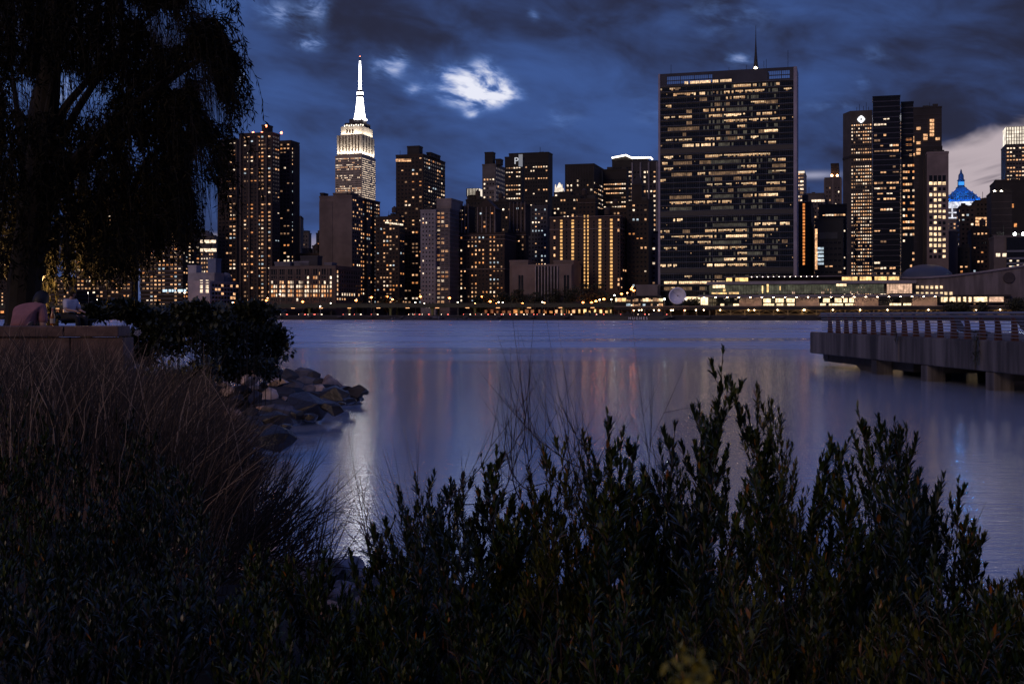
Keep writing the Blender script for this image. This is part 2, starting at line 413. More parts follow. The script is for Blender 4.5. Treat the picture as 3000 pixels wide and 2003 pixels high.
BRK = (.045, .030, .024); BRK2 = (.065, .046, .038); GRY = (.11, .10, .105); DRK = (.030, .027, .027); TAN = (.19, .15, .135)
def piers(b, m, face='front', step=3.2, color=BRK, w=.5, proud=.35, z1=None):
    mb = MB(); n = max(2, int(m['w']/step)); z1 = m['z1'] if z1 is None else z1
    for i in range(n+1):
        x = m['x']+m['w']*i/n; mb.box(x-w/2, x+w/2, m['y']-proud, m['y']-.02, m['z0'], z1-.95)
    mb.build('pier_strip', wall(color), b.root)

P_OFF = (WHITE, WHITE, WARM, WARM, DIM); P_RES = (WARM, WARM, WARM, AMBER, WHITE, DIM, DIM, WARM, DIM, AMBER, WARM, DIM, COOL)

# -- behind the willow: balconied apartment blocks
def balconies(b, m, fh=3.0, color=(.17,.145,.14), proud=1.1, z0=6):
    mb = MB(); z = m['z1']-2
    while z > m['z0']+z0:
        mb.box(m['x']-.2, m['x']+m['w']+.6, m['y']-proud, m['y']-.01, z-.12, z+.55); z -= fh
    mb.build('balcony_parapet', wall(color), b.root)
b = Bld('apartment_block', 'low apartment block with pale balcony bands, lowest of the far left blocks behind the willow')
m = b.box(95, 205, 225, 812, 66, BRK2); b.grid(m, dens=.22, ww=.5, wh=.45, fh=3.0, pal=P_RES, dark=False); balconies(b, m); b.finish()
b = Bld('apartment_tower', 'wide dark apartment tower seen through the hanging willow strands, lit windows with slab edges')
m = b.box(222, 385, 405, 588, 92, BRK); b.grid(m, dens=.26, ww=.62, wh=.5, fh=3.0, bw=4.2, pal=P_RES, dark=False, rowb=.5); balconies(b, m, color=(.10,.085,.08), proud=.5); b.finish()
b = Bld('apartment_tower', 'dark apartment tower at the far left edge with a few amber windows')
m = b.box(-60, 82, 110, 700, 110, BRK); b.grid(m, dens=.14, pal=P_RES, fh=3.0); b.finish()
b = Bld('balcony_tower', 'slim tower with wraparound pale balcony bands right beside the willow fringe')
m = b.box(412, 535, 552, 602, 74, BRK); b.grid(m, dens=.36, ww=.6, wh=.5, fh=3.0, bw=4.0, pal=P_RES+(WHITE,), dark=False); balconies(b, m, color=(.16,.14,.14)); b.grid(m, 'right', dens=.3, fh=3.0, pal=P_RES, dark=False)
x, z = b.hit(m, 480, 852)
for i, wd in enumerate((2.2, 1.1, 1.7, 1.4, .6, 2.4, 1.5, 1.8)):
    MB().box(x+i*2.6, x+i*2.6+wd, m['y']-1.6, m['y']-1.3, z-.8, z+1.0).build('lit_sign', emis('sign_blue_white', (.62, .82, 1), 1.3), b.root)
b.finish()
b = Bld('apartment_tower', 'narrow dark tower half hidden behind the right edge of the slim balcony tower')
m = b.box(540, 572, 583, 669, 170, DRK); b.grid(m, dens=.35, fh=3.2, bw=2.8, pal=P_OFF); b.grid(m, 'right', dens=.3, fh=3.2, bw=5, pal=P_RES); b.finish()
b = Bld('office_building', 'grey office block with two bright rows of floodlit arches under its roof, between dark towers')
m = b.box(578, 628, 645, 692, 560, GRY); b.grid(m, dens=.45, fh=5.2, bw=4.2, ww=.5, wh=.45, pal=P_OFF, top=14)
for q, k in ((707, 7), (732, 9)):
    for i in range(k):
        x, z = b.hit(m, 586+i*50/k, q); b.cell(m, 'front', x-m['x']-1.6, x-m['x']+1.7, z-2.2, z+1.6, WHITE)
mb = MB(); mb.lathe(m['x']+m['w']*.35, m['y']+8, [(9, m['z1']-1), (8, m['z1']+3), (4, m['z1']+6), (.5, m['z1']+8)]); mb.build('roof_dome', wall(GRY), b.root); b.finish()
# white low building with gridded side
LW = (.42, .38, .42)
b = Bld('warehouse', 'white low riverside warehouse with gridded windows and cluttered roof')
m = b.box(551, 615, 683, 824, 50, LW, D=44)
b.box(553, 628, 640, 800, 60, (.35,.33,.36), 'penthouse', z0=m['z1']+GZ-.1, D=14)
b.box(551, 575, 580, 778, 62, (.45,.43,.47), 'rooftop_box', z0=m['z1']+GZ-.1, D=8); b.box(609, 632, 637, 758, 70, (.20,.24,.36), 'rooftop_box', z0=m['z1']+GZ-.1, D=8)
mb = MB(); hx = m['x']+m['w']+0; mb.lathe(m['x']+m['w']-4, m['y']+30, [(4.5, m['z1']), (4.5, m['z1']+4), (3.2, m['z1']+6.5), (.4, m['z1']+7.6)]); mb.build('rooftop_tank', wall((.16,.16,.2)), b.root)
for r, q in enumerate((825, 840, 853)):
    for p in (590, 607):
        x, z = b.hit(m, p, q); b.cell(m, 'front', x-m['x']-1.1, x-m['x']+1.1, z-1.2, z+1.3, WHITE)
nb = 9
for r in range(5):
    for c in range(nb):
        a = 2+c*(m['D']-4)/nb+1; z = m['z1']-2.6-r*3.0
        b.cell(m, 'right', a, a+3.2, z-1.0, z+.8, WARM if random.random() < .12 else None)
b.finish()
# big residential cluster left of the illuminated spire
b = Bld('residential_tower', 'huge dark stepped apartment tower with red roof beacons left of the floodlit skyscraper')
m1 = b.box(637, 694, 704, 408, 118, BRK); m2 = b.box(700, 797, 820, 388, 84, BRK); m3 = b.box(797, 852, 877, 412, 112, BRK)
kw = dict(fh=3.0, bw=3.6, ww=.62, wh=.48, pal=P_RES, colb=.95, rowb=.3, run=.35)
b.grid(m1, dens=.20, **kw); b.grid(m2, dens=.24, **kw); b.grid(m3, dens=.13, **kw); b.grid(m2, 'right', dens=.10, **kw)
b.grid(m3, 'right', fh=3.0, bw=6, ww=.6, wh=.5, dens=.5, colb=.4, run=.1, pal=(WHITE, WARM, COOL, WARM))
b.box(767, 783, 792, 366, 100, DRK, 'rooftop_box', z0=m2['z1']+GZ-.1, D=9)
for p, q in ((772, 364), (734, 384), (760, 384), (817, 384)):
    x, z = b.hit(m2, p, q); MB().lathe(x, m2['y']+4, [(.6, z-1.6), (.9, z-.8), (.6, z)], 8).build('beacon', emis('beacon_red', (1, .22, .10), 9), b.root)
# bay projections
mb = MB()
for f in (.12, .38, .64, .9): mb.box(m2['x']+m2['w']*f-2.4, m2['x']+m2['w']*f-.9, m2['y']-1.2, m2['y']-.01, 0, m2['z1']-3)
mb.build('bay_pier', wall((.075,.055,.045)), b.root)
mb = MB()
for i in range(7):
    y = m3['y']+3+i*(m3['D']-4)/7; mb.box(m3['x']+m3['w']+.01, m3['x']+m3['w']+1.1, y, y+1.0, 0, m3['z1']-2)
mb.build('bay_pier', wall((.05,.04,.036)), b.root); b.finish()
# lit low office slab
b = Bld('office_building', 'long low brick office building with four lit floors of grouped square windows')
m = b.box(790, 982, 1040, 779, 44, (.105, .075, .062), D=46)
for gq, (q, prob) in enumerate([(788, 0), (794, 0), (801, .07), (813, .38), (827, .62), (839.5, 1.0), (852.5, 1.0), (865, 1.0), (878, .12)]):
    for gi in range(8):
        for k in range(3):
            p = 797+gi*24.6+k*7.0
            if p > 975: continue
            x, z = b.hit(m, p, q); lit = random.random() < prob and not (gi == 7 and k)
            b.cell(m, 'front', x-m['x']-.62, x-m['x']+.66, z-.95, z+.95, random.choice((WARM, WHITE, WHITE, WARM, AMBER)) if lit else None)
for r in range(7):
    for c in range(10):
        z = m['z1']-4-r*3.15; a = 3+c*4.2
        b.cell(m, 'right', a, a+1.8, z-.9, z+.9, random.choice((WARM, WHITE)) if (r > 4 and random.random() < .5) or c == 0 else None)
bands(b, m, [m['z1']-1.6, b.hit(m, 880, 784)[1], b.hit(m, 880, 872)[1]], color=(.16,.12,.10))
piers(b, m, step=m['w']/8, color=(.12,.085,.07), w=.9, proud=.3, z1=m['z1']-1)
for (a0, a1, a2, q) in ((805, 850, 858, 768), (862, 905, 915, 766), (950, 972, 980, 770), (880, 930, 944, 750)): mech(b, a0, a1, a2, q, m, (.16,.15,.18) if q > 760 else (.05,.045,.05))
b.finish()
# small far blocks in the gap
b = Bld('office_building', 'small hazy block touching the right edge of the huge stepped apartment tower'); m = b.box(872, 880, 886, 640, 520, GRY); b.grid(m, dens=.25, fh=5, bw=4); b.finish()
b = Bld('office_building', 'small distant grey block with pale vertical strips in the narrow pink sky gap'); m = b.box(884, 904, 911, 683, 620, GRY); b.grid(m, dens=.12, fh=5, bw=4); mech(b, 890, 900, 904, 676, m); b.finish()
b = Bld('office_building', 'small dark block touching the blank brown slab in the pink sky gap'); m = b.box(926, 938, 944, 683, 420, DRK); b.grid(m, dens=.25, fh=4, bw=4); b.finish()
b = Bld('brick_building', 'low dark brick block with roof sheds between the apartment tower and the blank slab'); m = b.box(868, 940, 962, 742, 120, BRK); b.grid(m, dens=.06); mech(b, 885, 905, 912, 728, m, GRY); mech(b, 915, 930, 935, 720, m, GRY); b.finish()
# blank slab with lit flank
b = Bld('slab_tower', 'brown slab tower with a blank windowless front in front of the floodlit skyscraper')
m = b.box(936, 1031, 1111, 573, 112, (.17, .13, .118), D=56)
b.grid(m, 'right', dens=.26, fh=3.1, bw=4.6, ww=.55, wh=.5, pal=P_RES, run=.3)
mb = MB(); mb.box(m['x']+m['w']+.01, m['x']+m['w']+1.2, m['y']+24, m['y']+26, 0, m['z1']); mb.box(m['x']+m['w']+.01, m['x']+m['w']+1.2, m['y']+40, m['y']+42, 0, m['z1']); mb.build('pier_strip', wall(BRK), b.root)
mb = MB(); mb.box(m['x']-.1, m['x']+m['w']*.41, m['y']-.3, m['y']-.02, 0, m['z1']-4); mb.build('wall_panel', wall((.15,.115,.105)), b.root)
mech(b, 976, 1026, 1050, 565, m, (.15,.12,.11)); mech(b, 938, 948, 952, 566, m, DRK, inset=1)
b.finish()
b = Bld('apartment_tower', 'dark apartment block with a string of white lights along its roof edge'); m = b.box(1100, 1170, 1186, 634, 120, BRK)
b.grid(m, dens=.27, fh=3.1, bw=3.2, pal=P_RES+(COOL, WHITE)); b.grid(m, 'right', dens=.35, fh=3.1, bw=5, pal=P_RES)
for i in range(9):
    x, z = b.hit(m, 1131+i*6, 652+i*.8); b.cell(m, 'front', x-m['x']-.7, x-m['x']+.7, z-.6, z+.6, WHITE)
b.finish()
# tower H
b = Bld('residential_tower', 'tall dark apartment tower with one central roof block, right of the floodlit skyscraper')
m = b.box(1160, 1240, 1294, 452, 150, BRK, D=52); b.grid(m, dens=.13, fh=3.05, bw=3.4, ww=.6, wh=.5, pal=P_RES, run=.4, colb=.8); b.grid(m, 'right', dens=.13, fh=3.05, bw=6, ww=.6, wh=.5, pal=P_RES, run=.4, colb=.8)
mech(b, 1193, 1228, 1234, 428, m, DRK); mech(b, 1250, 1262, 1290, 447, m, DRK, inset=14)
for i in range(8):
    x, z = b.hit(m, 1163+i*5.4, 470); b.cell(m, 'front', x-m['x']-1, x-m['x']+1, z-1, z+1, WARM)
bands(b, m, [m['z1']-4-i*15.25 for i in range(8)], h=.4, proud=.3, color=(.075,.055,.05)); b.finish()
# pale apartment building I
b = Bld('apartment_tower', 'pale grey apartment tower with small square windows and a lit central bay')
m = b.box(1232, 1276, 1281, 615, 70, (.25,.235,.25), D=20); b.grid(m, dens=.10, fh=3.0, bw=2.9, ww=.42, wh=.45, pal=P_OFF)
m2 = b.box(1276, 1318, 1324, 612, 74, (.14,.125,.13), D=20); b.grid(m2, dens=.42, fh=3.0, bw=3.6, ww=.75, wh=.5, pal=(WARM, WHITE, WARM, WARM, AMBER), run=.4, rowb=.6)
mech(b, 1279, 1322, 1356, 582, m2, (.24,.20,.19)); bands(b, m2, [m2['z1']-3-i*3.0 for i in range(24)], h=.5, proud=.5, color=(.2,.18,.185)); b.finish()
b = Bld('office_building', 'distant low tower with a bright floodlit white crown between dark roofs'); m = b.box(1368, 1402, 1414, 574, 700, GRY)
mm = b.box(1368, 1402, 1414, 553, 700, emis('floodlit_panel', (1,.86,.70), .9, .5, .12), 'lit_crown', z0=m['z1']+GZ)  # floodlight on the crown put in as a glow of its material
mb = MB()
for i in range(9): mb.box(mm['x']+mm['w']*i/8-.6, mm['x']+mm['w']*i/8+.6, mm['y']-.8, mm['y']-.3, mm['z0'], mm['z1']+.8)
mb.build('crown_fin', wall(DRK), b.root); b.grid(m, dens=.3, fh=5, bw=5, pal=P_OFF); b.finish()
# K
b = Bld('office_building', 'grey office tower with dark roof block, left of the tower with a letter sign')
m = b.box(1413, 1452, 1484, 481, 330, (.15,.14,.145), D=60); b.grid(m, dens=.33, fh=4.1, bw=3.4, ww=.55, wh=.45, pal=P_OFF, top=12, rowb=.8); mech(b, 1420, 1444, 1449, 446, m, DRK); mech(b, 1452, 1466, 1474, 466, m, DRK)
b.grid(m, 'right', dens=.05, fh=4.1, bw=6, pal=P_OFF)
mb = MB(); mb.box(m['x']+m['w']-1.5, m['x']+m['w']+.5, m['y']-.5, m['y']-.02, 0, m['z1']-20); mb.box(m['x']+m['w']*.52, m['x']+m['w']+.5, m['y']-.7, m['y']-.06, m['z1']-24, m['z1']-21); mb.build('corner_strip', wall((.34,.32,.33)), b.root); b.finish()
b = Bld('office_building', 'dark office tower with a white letter sign at its roof and rows of white windows'); m = b.box(1479, 1528, 1536, 459, 300, DRK); b.grid(m, dens=.36, fh=3.9, bw=2.6, ww=.7, wh=.35, pal=P_OFF, rowb=.9, top=8)
x, z = b.hit(m, 1511, 468)
fc = bpy.data.curves.new('letter_sign', 'FONT'); fc.body = 'P'; fc.size = 8.5; fc.extrude = .15; fc.materials.append(emis('sign_white', (.9,.92,1), .6))
fo = bpy.data.objects.new('letter_sign', fc); col.objects.link(fo); fo.parent = b.root; fo.location = (x-1.5, m['y']-.6, z-4); fo.rotation_euler = (R(90), 0, 0)
x, z = b.hit(m, 1520, 466); MB().box(x, x+3.6, m['y']-.8, m['y']-.3, z-7, z+4).build('roof_panel', emis('sign_soft', (.8,.85,1), .22), b.root); b.finish()
b = Bld('slab_tower', 'broad black office slab with scattered white windows, the tallest left of the glass secretariat slab'); m = b.box(1491, 1607, 1619, 446, 480, DRK); b.grid(m, dens=.30, fh=4.0, bw=3.3, ww=.6, wh=.45, pal=P_OFF+(WARM,), rowb=.8, top=9, run=.4, colb=.3); b.finish()
b = Bld('office_building', 'tiny distant building with an ornate floodlit white crown beside the black slab'); m = b.box(1622, 1648, 1656, 563, 980, GRY); b.grid(m, dens=.4, fh=6, bw=5, pal=P_OFF)
mb = MB(); xc = m['x']+m['w']/2; mb.frust(xc, m['y']+9, m['z1'], m['z1']+7, m['w']*.42, 8, m['w']*.36, 7); mb.frust(xc, m['y']+9, m['z1']+7, m['z1']+15, m['w']*.25, 5, m['w']*.05, 1)
for i in (-1, 1): mb.frust(xc+i*m['w']*.36, m['y']+4, m['z1'], m['z1']+12, 1.3, 1.3, .5, .5)
mb.build('lit_crown', emis('floodlit_panel', (1,.86,.70), .9), b.root); b.finish()  # crown glows by itself in place of floodlights
b = Bld('office_tower', 'black office tower with a blank louvred top band and sloping right flank'); m = b.box(1656, 1740, 1767, 480, 260, DRK, D=52); b.grid(m, dens=.22, fh=3.9, bw=3.3, ww=.5, wh=.5, pal=(WHITE,WHITE,WARM), top=12, colb=.5); b.grid(m, 'right', dens=.55, fh=3.9, bw=3.4, ww=.8, wh=.35, pal=P_OFF, top=14, rowb=.5)
piers(b, m, step=2.2, color=(.05,.045,.048), w=.35); b.finish()
b = Bld('office_building', 'dark office block with bright horizontal window rows beneath the building with an outlined roof'); m = b.box(1766, 1836, 1842, 495, 285, DRK); b.grid(m, dens=.42, fh=3.9, bw=2.4, ww=.85, wh=.36, pal=P_OFF, top=7, rowb=.95, run=.6); b.finish()
# outlined roof
b = Bld('office_tower', 'tower whose roof edge is drawn by a bright white zigzag line of light'); m = b.box(1793, 1896, 1914, 466, 420, DRK); b.grid(m, dens=.55, fh=4, bw=2.6, ww=.85, wh=.4, pal=P_OFF, top=6, bot=60, rowb=.8)
x0_, z0_ = b.hit(m, 1793, 463); pts = [(1793, 463), (1834, 455), (1851, 463), (1907, 462), (1912, 468)]
mb = MB(); L = [b.hit(m, *p) for p in pts]
mb.tube([(x, m['y']-.6, z) for x, z in L[:3]], .75, 5); mb.tube([(x, m['y']-.6, z) for x, z in L[2:]], .75, 5); mb.build('roof_light_line', emis('neon_white', (1,.90,.78), 5), b.root)
mb = MB(); a_, c_, e_, f_ = L[0], L[1], L[2], L[3]
mb.add([(a_[0], m['y']+.2, m['z1']-2), (e_[0], m['y']+.2, m['z1']-2), (e_[0], m['y']+.2, e_[1]), (c_[0], m['y']+.2, c_[1]), (a_[0], m['y']+.2, a_[1])]+[(a_[0], m['y']+22, m['z1']-2), (e_[0], m['y']+22, m['z1']-2), (e_[0], m['y']+22, e_[1]), (c_[0], m['y']+22, c_[1]), (a_[0], m['y']+22, a_[1])],
       [(0,1,2,3,4), (9,8,7,6,5), (3,2,7,8), (4,3,8,9), (0,4,9,5), (1,6,7,2)]); mb.build('roof_gable', wall(DRK), b.root); b.finish()
b = Bld('office_tower', 'tower with tall pale vertical fins standing against the left edge of the glass secretariat slab'); m = b.box(1853, 1925, 1934, 471, 230, (.05,.048,.055), D=40)
b.grid(m, dens=.35, fh=3.9, bw=2.9, ww=.6, wh=.5, pal=(WHITE,WHITE,WARM), colb=1.0, top=7, seed=3); piers(b, m, step=5.8, color=(.22,.21,.24), w=1.3, proud=1.2); b.finish()
# Tudor style brick group
def gothic(b, x0, xm, x1, q, t, m_under, n=5):
    mm = b.box(x0, xm, x1, q, t, BRK, 'tower_top', z0=m_under['z1']+GZ-.2, D=16)
    mb = MB()
    for i in range(n):
        x = mm['x']+mm['w']*i/(n-1); mb.frust(x, mm['y']-.3, mm['z0'], mm['z1']+1.6, .55, .55, .3, .3)
    mb.build('pinnacle', wall((.17,.14,.13)), b.root); return mm
b = Bld('brick_tower', 'broad dark brick apartment block with two gothic crenellated roof towers and a pale cornice')
m = b.box(1322, 1478, 1500, 682, 96, BRK, D=34); b.grid(m, dens=.20, fh=3.05, bw=3.3, ww=.42, wh=.5, pal=P_RES, colb=.9, run=.45); bands(b, m, [m['z1']-1.5, m['z1']-4.5, m['z1']-26], color=(.22,.17,.15))
g1 = gothic(b, 1334, 1372, 1380, 604, 100, m); g2 = gothic(b, 1400, 1450, 1460, 612, 100, m); b.grid(g1, dens=.10, fh=3.2, bw=3.2, pal=P_RES, bot=1); b.grid(g2, dens=.12, fh=3.2, bw=3.2, pal=P_RES, bot=1)
mb = MB(); xc = g2['x']+g2['w']*.45; mb.add([(xc-8, g2['y']+1, g2['z1']), (xc+8, g2['y']+1, g2['z1']), (xc, g2['y']+1, g2['z1']+8), (xc-8, g2['y']+12, g2['z1']), (xc+8, g2['y']+12, g2['z1']), (xc, g2['y']+12, g2['z1']+8)], [(0,1,2), (5,4,3), (1,4,5,2), (0,2,5,3)]); mb.build('gable_roof', wall(BRK), b.root)
b.finish()
b = Bld('brick_tower', 'narrow dark brick tower with one crenellated top, behind the low stone block')
m = b.box(1478, 1540, 1549, 682, 128, BRK); b.grid(m, dens=.26, fh=3.05, bw=3.3, ww=.42, wh=.5, pal=P_RES, colb=.9, run=.4); bands(b, m, [m['z1']-1.5], color=(.22,.17,.15)); g1 = gothic(b, 1494, 1538, 1545, 598, 132, m); b.grid(g1, dens=.15, fh=3.2, bw=3.2, pal=P_RES, bot=1); b.finish()
b = Bld('brick_building', 'dark stepped block rising behind the two gothic roof towers'); m = b.box(1365, 1420, 1432, 584, 190, DRK); b.grid(m, dens=.12, fh=3.3, pal=P_RES); mech(b, 1372, 1392, 1398, 572, m, DRK); b.finish()
b = Bld('brick_building', 'dark stepped block with tiny lights in front of the broad black slab'); m = b.box(1440, 1500, 1512, 590, 205, DRK); b.grid(m, dens=.12, fh=3.3, pal=P_RES); b.finish()
b = Bld('office_building', 'blue grey block with cool lit windows immediately left of the column lit hotel'); m = b.box(1545, 1604, 1614, 602, 175, (.085,.085,.10)); b.grid(m, dens=.25, fh=3.3, bw=3.0, ww=.5, wh=.5, pal=(WHITE, COOL, WARM, DIM, COOL)); b.finish()
b = Bld('office_building', 'low dark stepped block with small blue lit windows behind the column lit hotel'); m = b.box(1618, 1700, 1712, 574, 190, DRK); b.grid(m, dens=.10, fh=3.3, pal=P_OFF); mech(b, 1640, 1672, 1678, 562, m, DRK); b.finish()
b = Bld('brick_building', 'dark brick setback block above the middle of the column lit hotel'); m = b.box(1692, 1744, 1752, 582, 150, BRK); b.grid(m, dens=.04, fh=3.3, pal=P_OFF); bands(b, m, [m['z1']-3, m['z1']-17], color=(.15,.12,.11)); b.finish()
b = Bld('brick_building', 'dark brick block with scattered windows behind the right end of the column lit hotel'); m = b.box(1752, 1840, 1850, 612, 170, BRK); b.grid(m, dens=.08, fh=3.3, pal=P_RES); b.finish()
# column lit hotel
b = Bld('hotel', 'brown brick hotel with vertical columns of golden lit windows')
m = b.box(1611, 1817, 1838, 637, 82, (.075,.05,.04), D=40); bands(b, m, [b.hit(m, 1700, 635)[1], b.hit(m, 1700, 671)[1]], color=(.26,.20,.18), h=.45)
for (p, wpx, q1) in ((1644.5, 7, 860), (1678, 7.5, 860), (1712.5, 4, 845), (1722.5, 4, 845), (1757.5, 7.5, 845), (1791, 7.5, 845)):
    q = 644 if wpx > 5 else 634
    while q < q1:
        x, z = b.hit(m, p, q); hw = wpx/F*m['d']/2
        b.cell(m, 'front', x-m['x']-hw, x-m['x']+hw, z-.8, z+.8, emis('window_light_gold', (1,.52,.17), .95, .5)); q += 10.35
for (p, q) in ((1624.5, 645), (1624.5, 696), (1624.5, 727), (1624.5, 748), (1812, 643), (1812, 675), (1812, 819), (1812, 833), (1678, 631)):
    x, z = b.hit(m, p, q); b.cell(m, 'front', x-m['x']-.6, x-m['x']+.6, z-.9, z+.9, WARM)
for p in (1624.5, 1812, 1660, 1695, 1740, 1774):
    for k in range(20):
        x, z = b.hit(m, p, 650+k*10.35); b.cell(m, 'front', x-m['x']-.5, x-m['x']+.5, z-.8, z+.8, None, .04)
b.grid(m, 'right', dens=.03, fh=3.0, bw=8, pal=P_RES); b.finish()
# stone block with fins
STN = (.20, .15, .13)
b = Bld('stone_building', 'low windowless stone block with pale vertical fins in front of the hotel')
m = b.box(1500, 1674, 1682, 775, 52, STN, D=30); ml = b.box(1493, 1547, 1552, 763, 56, STN, 'wing', D=22); mr = b.box(1622, 1680, 1684, 763, 58, STN, 'wing', D=20)
x0, _ = b.hit(m, 1570, 800); x1, _ = b.hit(m, 1634, 800); zt = m['z1']-1
MB().box(x0, x1, m['y']-.3, m['y']-.02, 0, zt).build('recess', wall(DRK), b.root)  # dark panel standing proud, shade of a recess put into its colour
mb = MB()
for i in range(8): x = x0+(x1-x0)*i/7; mb.box(x-.25, x+.25, m['y']-1.4, m['y']-.31, 0, zt)
mb.build('fin', wall((.42,.36,.34)), b.root)
for p in (1522, 1530, 1655, 1664): x, _ = b.hit(m, p, 800); MB().box(x-.7, x+.7, m['y']-.25, m['y']-.03, 0, b.hit(m, p, 806)[1]).build('slit_window', DARKGLASS, b.root)
b.finish()
# dark tower by the secretariat
b = Bld('brick_tower', 'nearly black brick tower with a pointed roof left of the glass secretariat slab'); m = b.box(1836, 1900, 1916, 588, 100, (.035,.028,.025)); b.grid(m, dens=.06, fh=3.3, pal=P_RES, run=.5)
mm = b.box(1851, 1880, 1886, 540, 108, (.035,.028,.025), 'tower_top', z0=m['z1']+GZ-.1, D=10); MB().frust(mm['x']+mm['w']/2, mm['y']+5, mm['z1'], mm['z1']+7, mm['w']/2, 5, 1, 1).build('roof', wall(DRK), b.root); b.finish()
b = Bld('office_building', 'grey stepped block wedged between the black brick tower and the glass secretariat slab'); m = b.box(1903, 1926, 1934, 686, 118, (.22,.20,.22)); b.grid(m, dens=.2, fh=3.5, bw=2.8, pal=P_OFF, seed=5); b.finish()

# -- secretariat slab
b = Bld('glass_office_slab', 'broad glass secretariat slab with dark blue floors, lit office strips and a thin rooftop mast')
UG = mat('curtain_glass_blue', (.010, .016, .028), .10, 0, .9, vary=.3, vscale=.05)
MARB = (.34, .31, .36)
t_un = 50
m = b.box(1934.5, 2325, 2332, 209, t_un, UG, None, D=22)
zt_ = b.hit(m, 2320, 196)[1]
MB().box(m['x'], m['x']+m['w'], m['y'], m['y']+22, 0, zt_-8.2).build('curtain_wall', UG, b.root)
mb = MB(); mb.box(m['x']-1.3, m['x']-.02, m['y']-.5, m['y']+22.5, 0, zt_); mb.box(m['x']+m['w']+.02, m['x']+m['w']+2.0, m['y']-.5, m['y']+22.5, 0, zt_)
mb.build('marble_end_wall', wall(MARB), b.root)
fhU = (zt_-m['z1']*0-22)/38.0; fhU = 3.72
zt2 = zt_-8.2                                           # top of the glazed floors, open screen above
nfl = int((zt2-4)/fhU)
mb = MB(); mull = MB(); lines = MB()
for i in range(nfl+1):
    z = zt2-i*fhU; lines.box(m['x'], m['x']+m['w'], m['y']-.42, m['y']-.14, z-.10, z+.10)
    mb.box(m['x'], m['x']+m['w'], m['y']-.14, m['y']-.02, z-1.15, z-.02)
mb.build('spandrel', mat('spandrel_glass', (.006,.007,.009), .25, 0, .5), b.root); lines.build('floor_line', wall((.16,.17,.21)), b.root)
nb = 70; bwU = m['w']/nb
for i in range(nb+1):
    x = m['x']+i*bwU; hw = .14 if i % 7 == 0 else .05
    mull.box(x-hw, x+hw, m['y']-.38, m['y']-.15, 0, zt2)
mull.build('mullion', wall((.055,.06,.075)), b.root)
# dark service floors
sv = MB()
for q in (640, 975, 1272): 
    z = b.hit(m, 2130, 80+q/1.7817)[1]; i = round((zt2-z)/fhU-.5); z = zt2-i*fhU; sv.box(m['x']+.1, m['x']+m['w']-.1, m['y']-.46, m['y']-.39, z-fhU+.4, z-.4)
sv.build('service_louvre', mat('service_louvre', (.03,.03,.034), .5, stretch=(6,1,1), vary=.6, vscale=2.0), b.root)
# open roof screen
xs = [b.hit(m, 1850+z_/1.7817, 210)[0] for z_ in (147, 183, 422, 708, 826, 853)]
yf = m['y']
mb = MB(); mb.box(xs[2], xs[3], yf, yf+20, zt2, zt_); mb.box(xs[0]+.02, xs[1], yf, yf+3, zt2, zt_); mb.box(xs[4], xs[5]-.02, yf, yf+3, zt2, zt_); mb.build('roof_plant_room', wall((.05,.05,.06)), b.root)
mb = MB()
for (a, c) in ((xs[1], xs[2]), (xs[3], xs[4])):
    mb.box(a, c, yf, yf+.5, zt_-2.0, zt_); mb.box(a, c, yf, yf+.5, zt2, zt2+1.2); mb.box(a, c, yf+.02, yf+.4, zt2+3.1, zt2+3.7)
    n = int((c-a)/1.25)
    for i in range(n+1): x = a+(c-a)*i/n; w_ = .5 if i % 7 == 0 else .16; mb.box(x-w_/2, x+w_/2, yf+.05, yf+.45, zt2, zt_-1)
mb.build('roof_screen', wall((.045,.045,.055)), b.root)
mb = MB(); xa = b.hit(m, 2211, 190)[0]; mb.lathe(xa, yf+9, [(2.4, zt_), (1.4, zt_+4), (.75, zt_+11), (.28, zt_+21), (.12, zt_+30)], 8); mb.build('mast', wall((.05,.045,.045)), b.root)
MB().lathe(xa, yf+7.2, [(.4, zt_+.2), (1.0, zt_+.8), (1.0, zt_+1.8), (.4, zt_+2.8)], 8).build('mast_lamp', emis('lamp_white', (1,.86,.66), 14), b.root)
mb = MB()
for p, hh in ((1962, 7), (2307, 12), (2185, 4), (2236, 6), (2243, 7), (2133, 3)): x = b.hit(m, p, 190)[0]; mb.tube([(x, yf+6, zt_), (x, yf+6, zt_+hh)], .13, 4)
mb.build('antenna', wall(DRK), b.root)
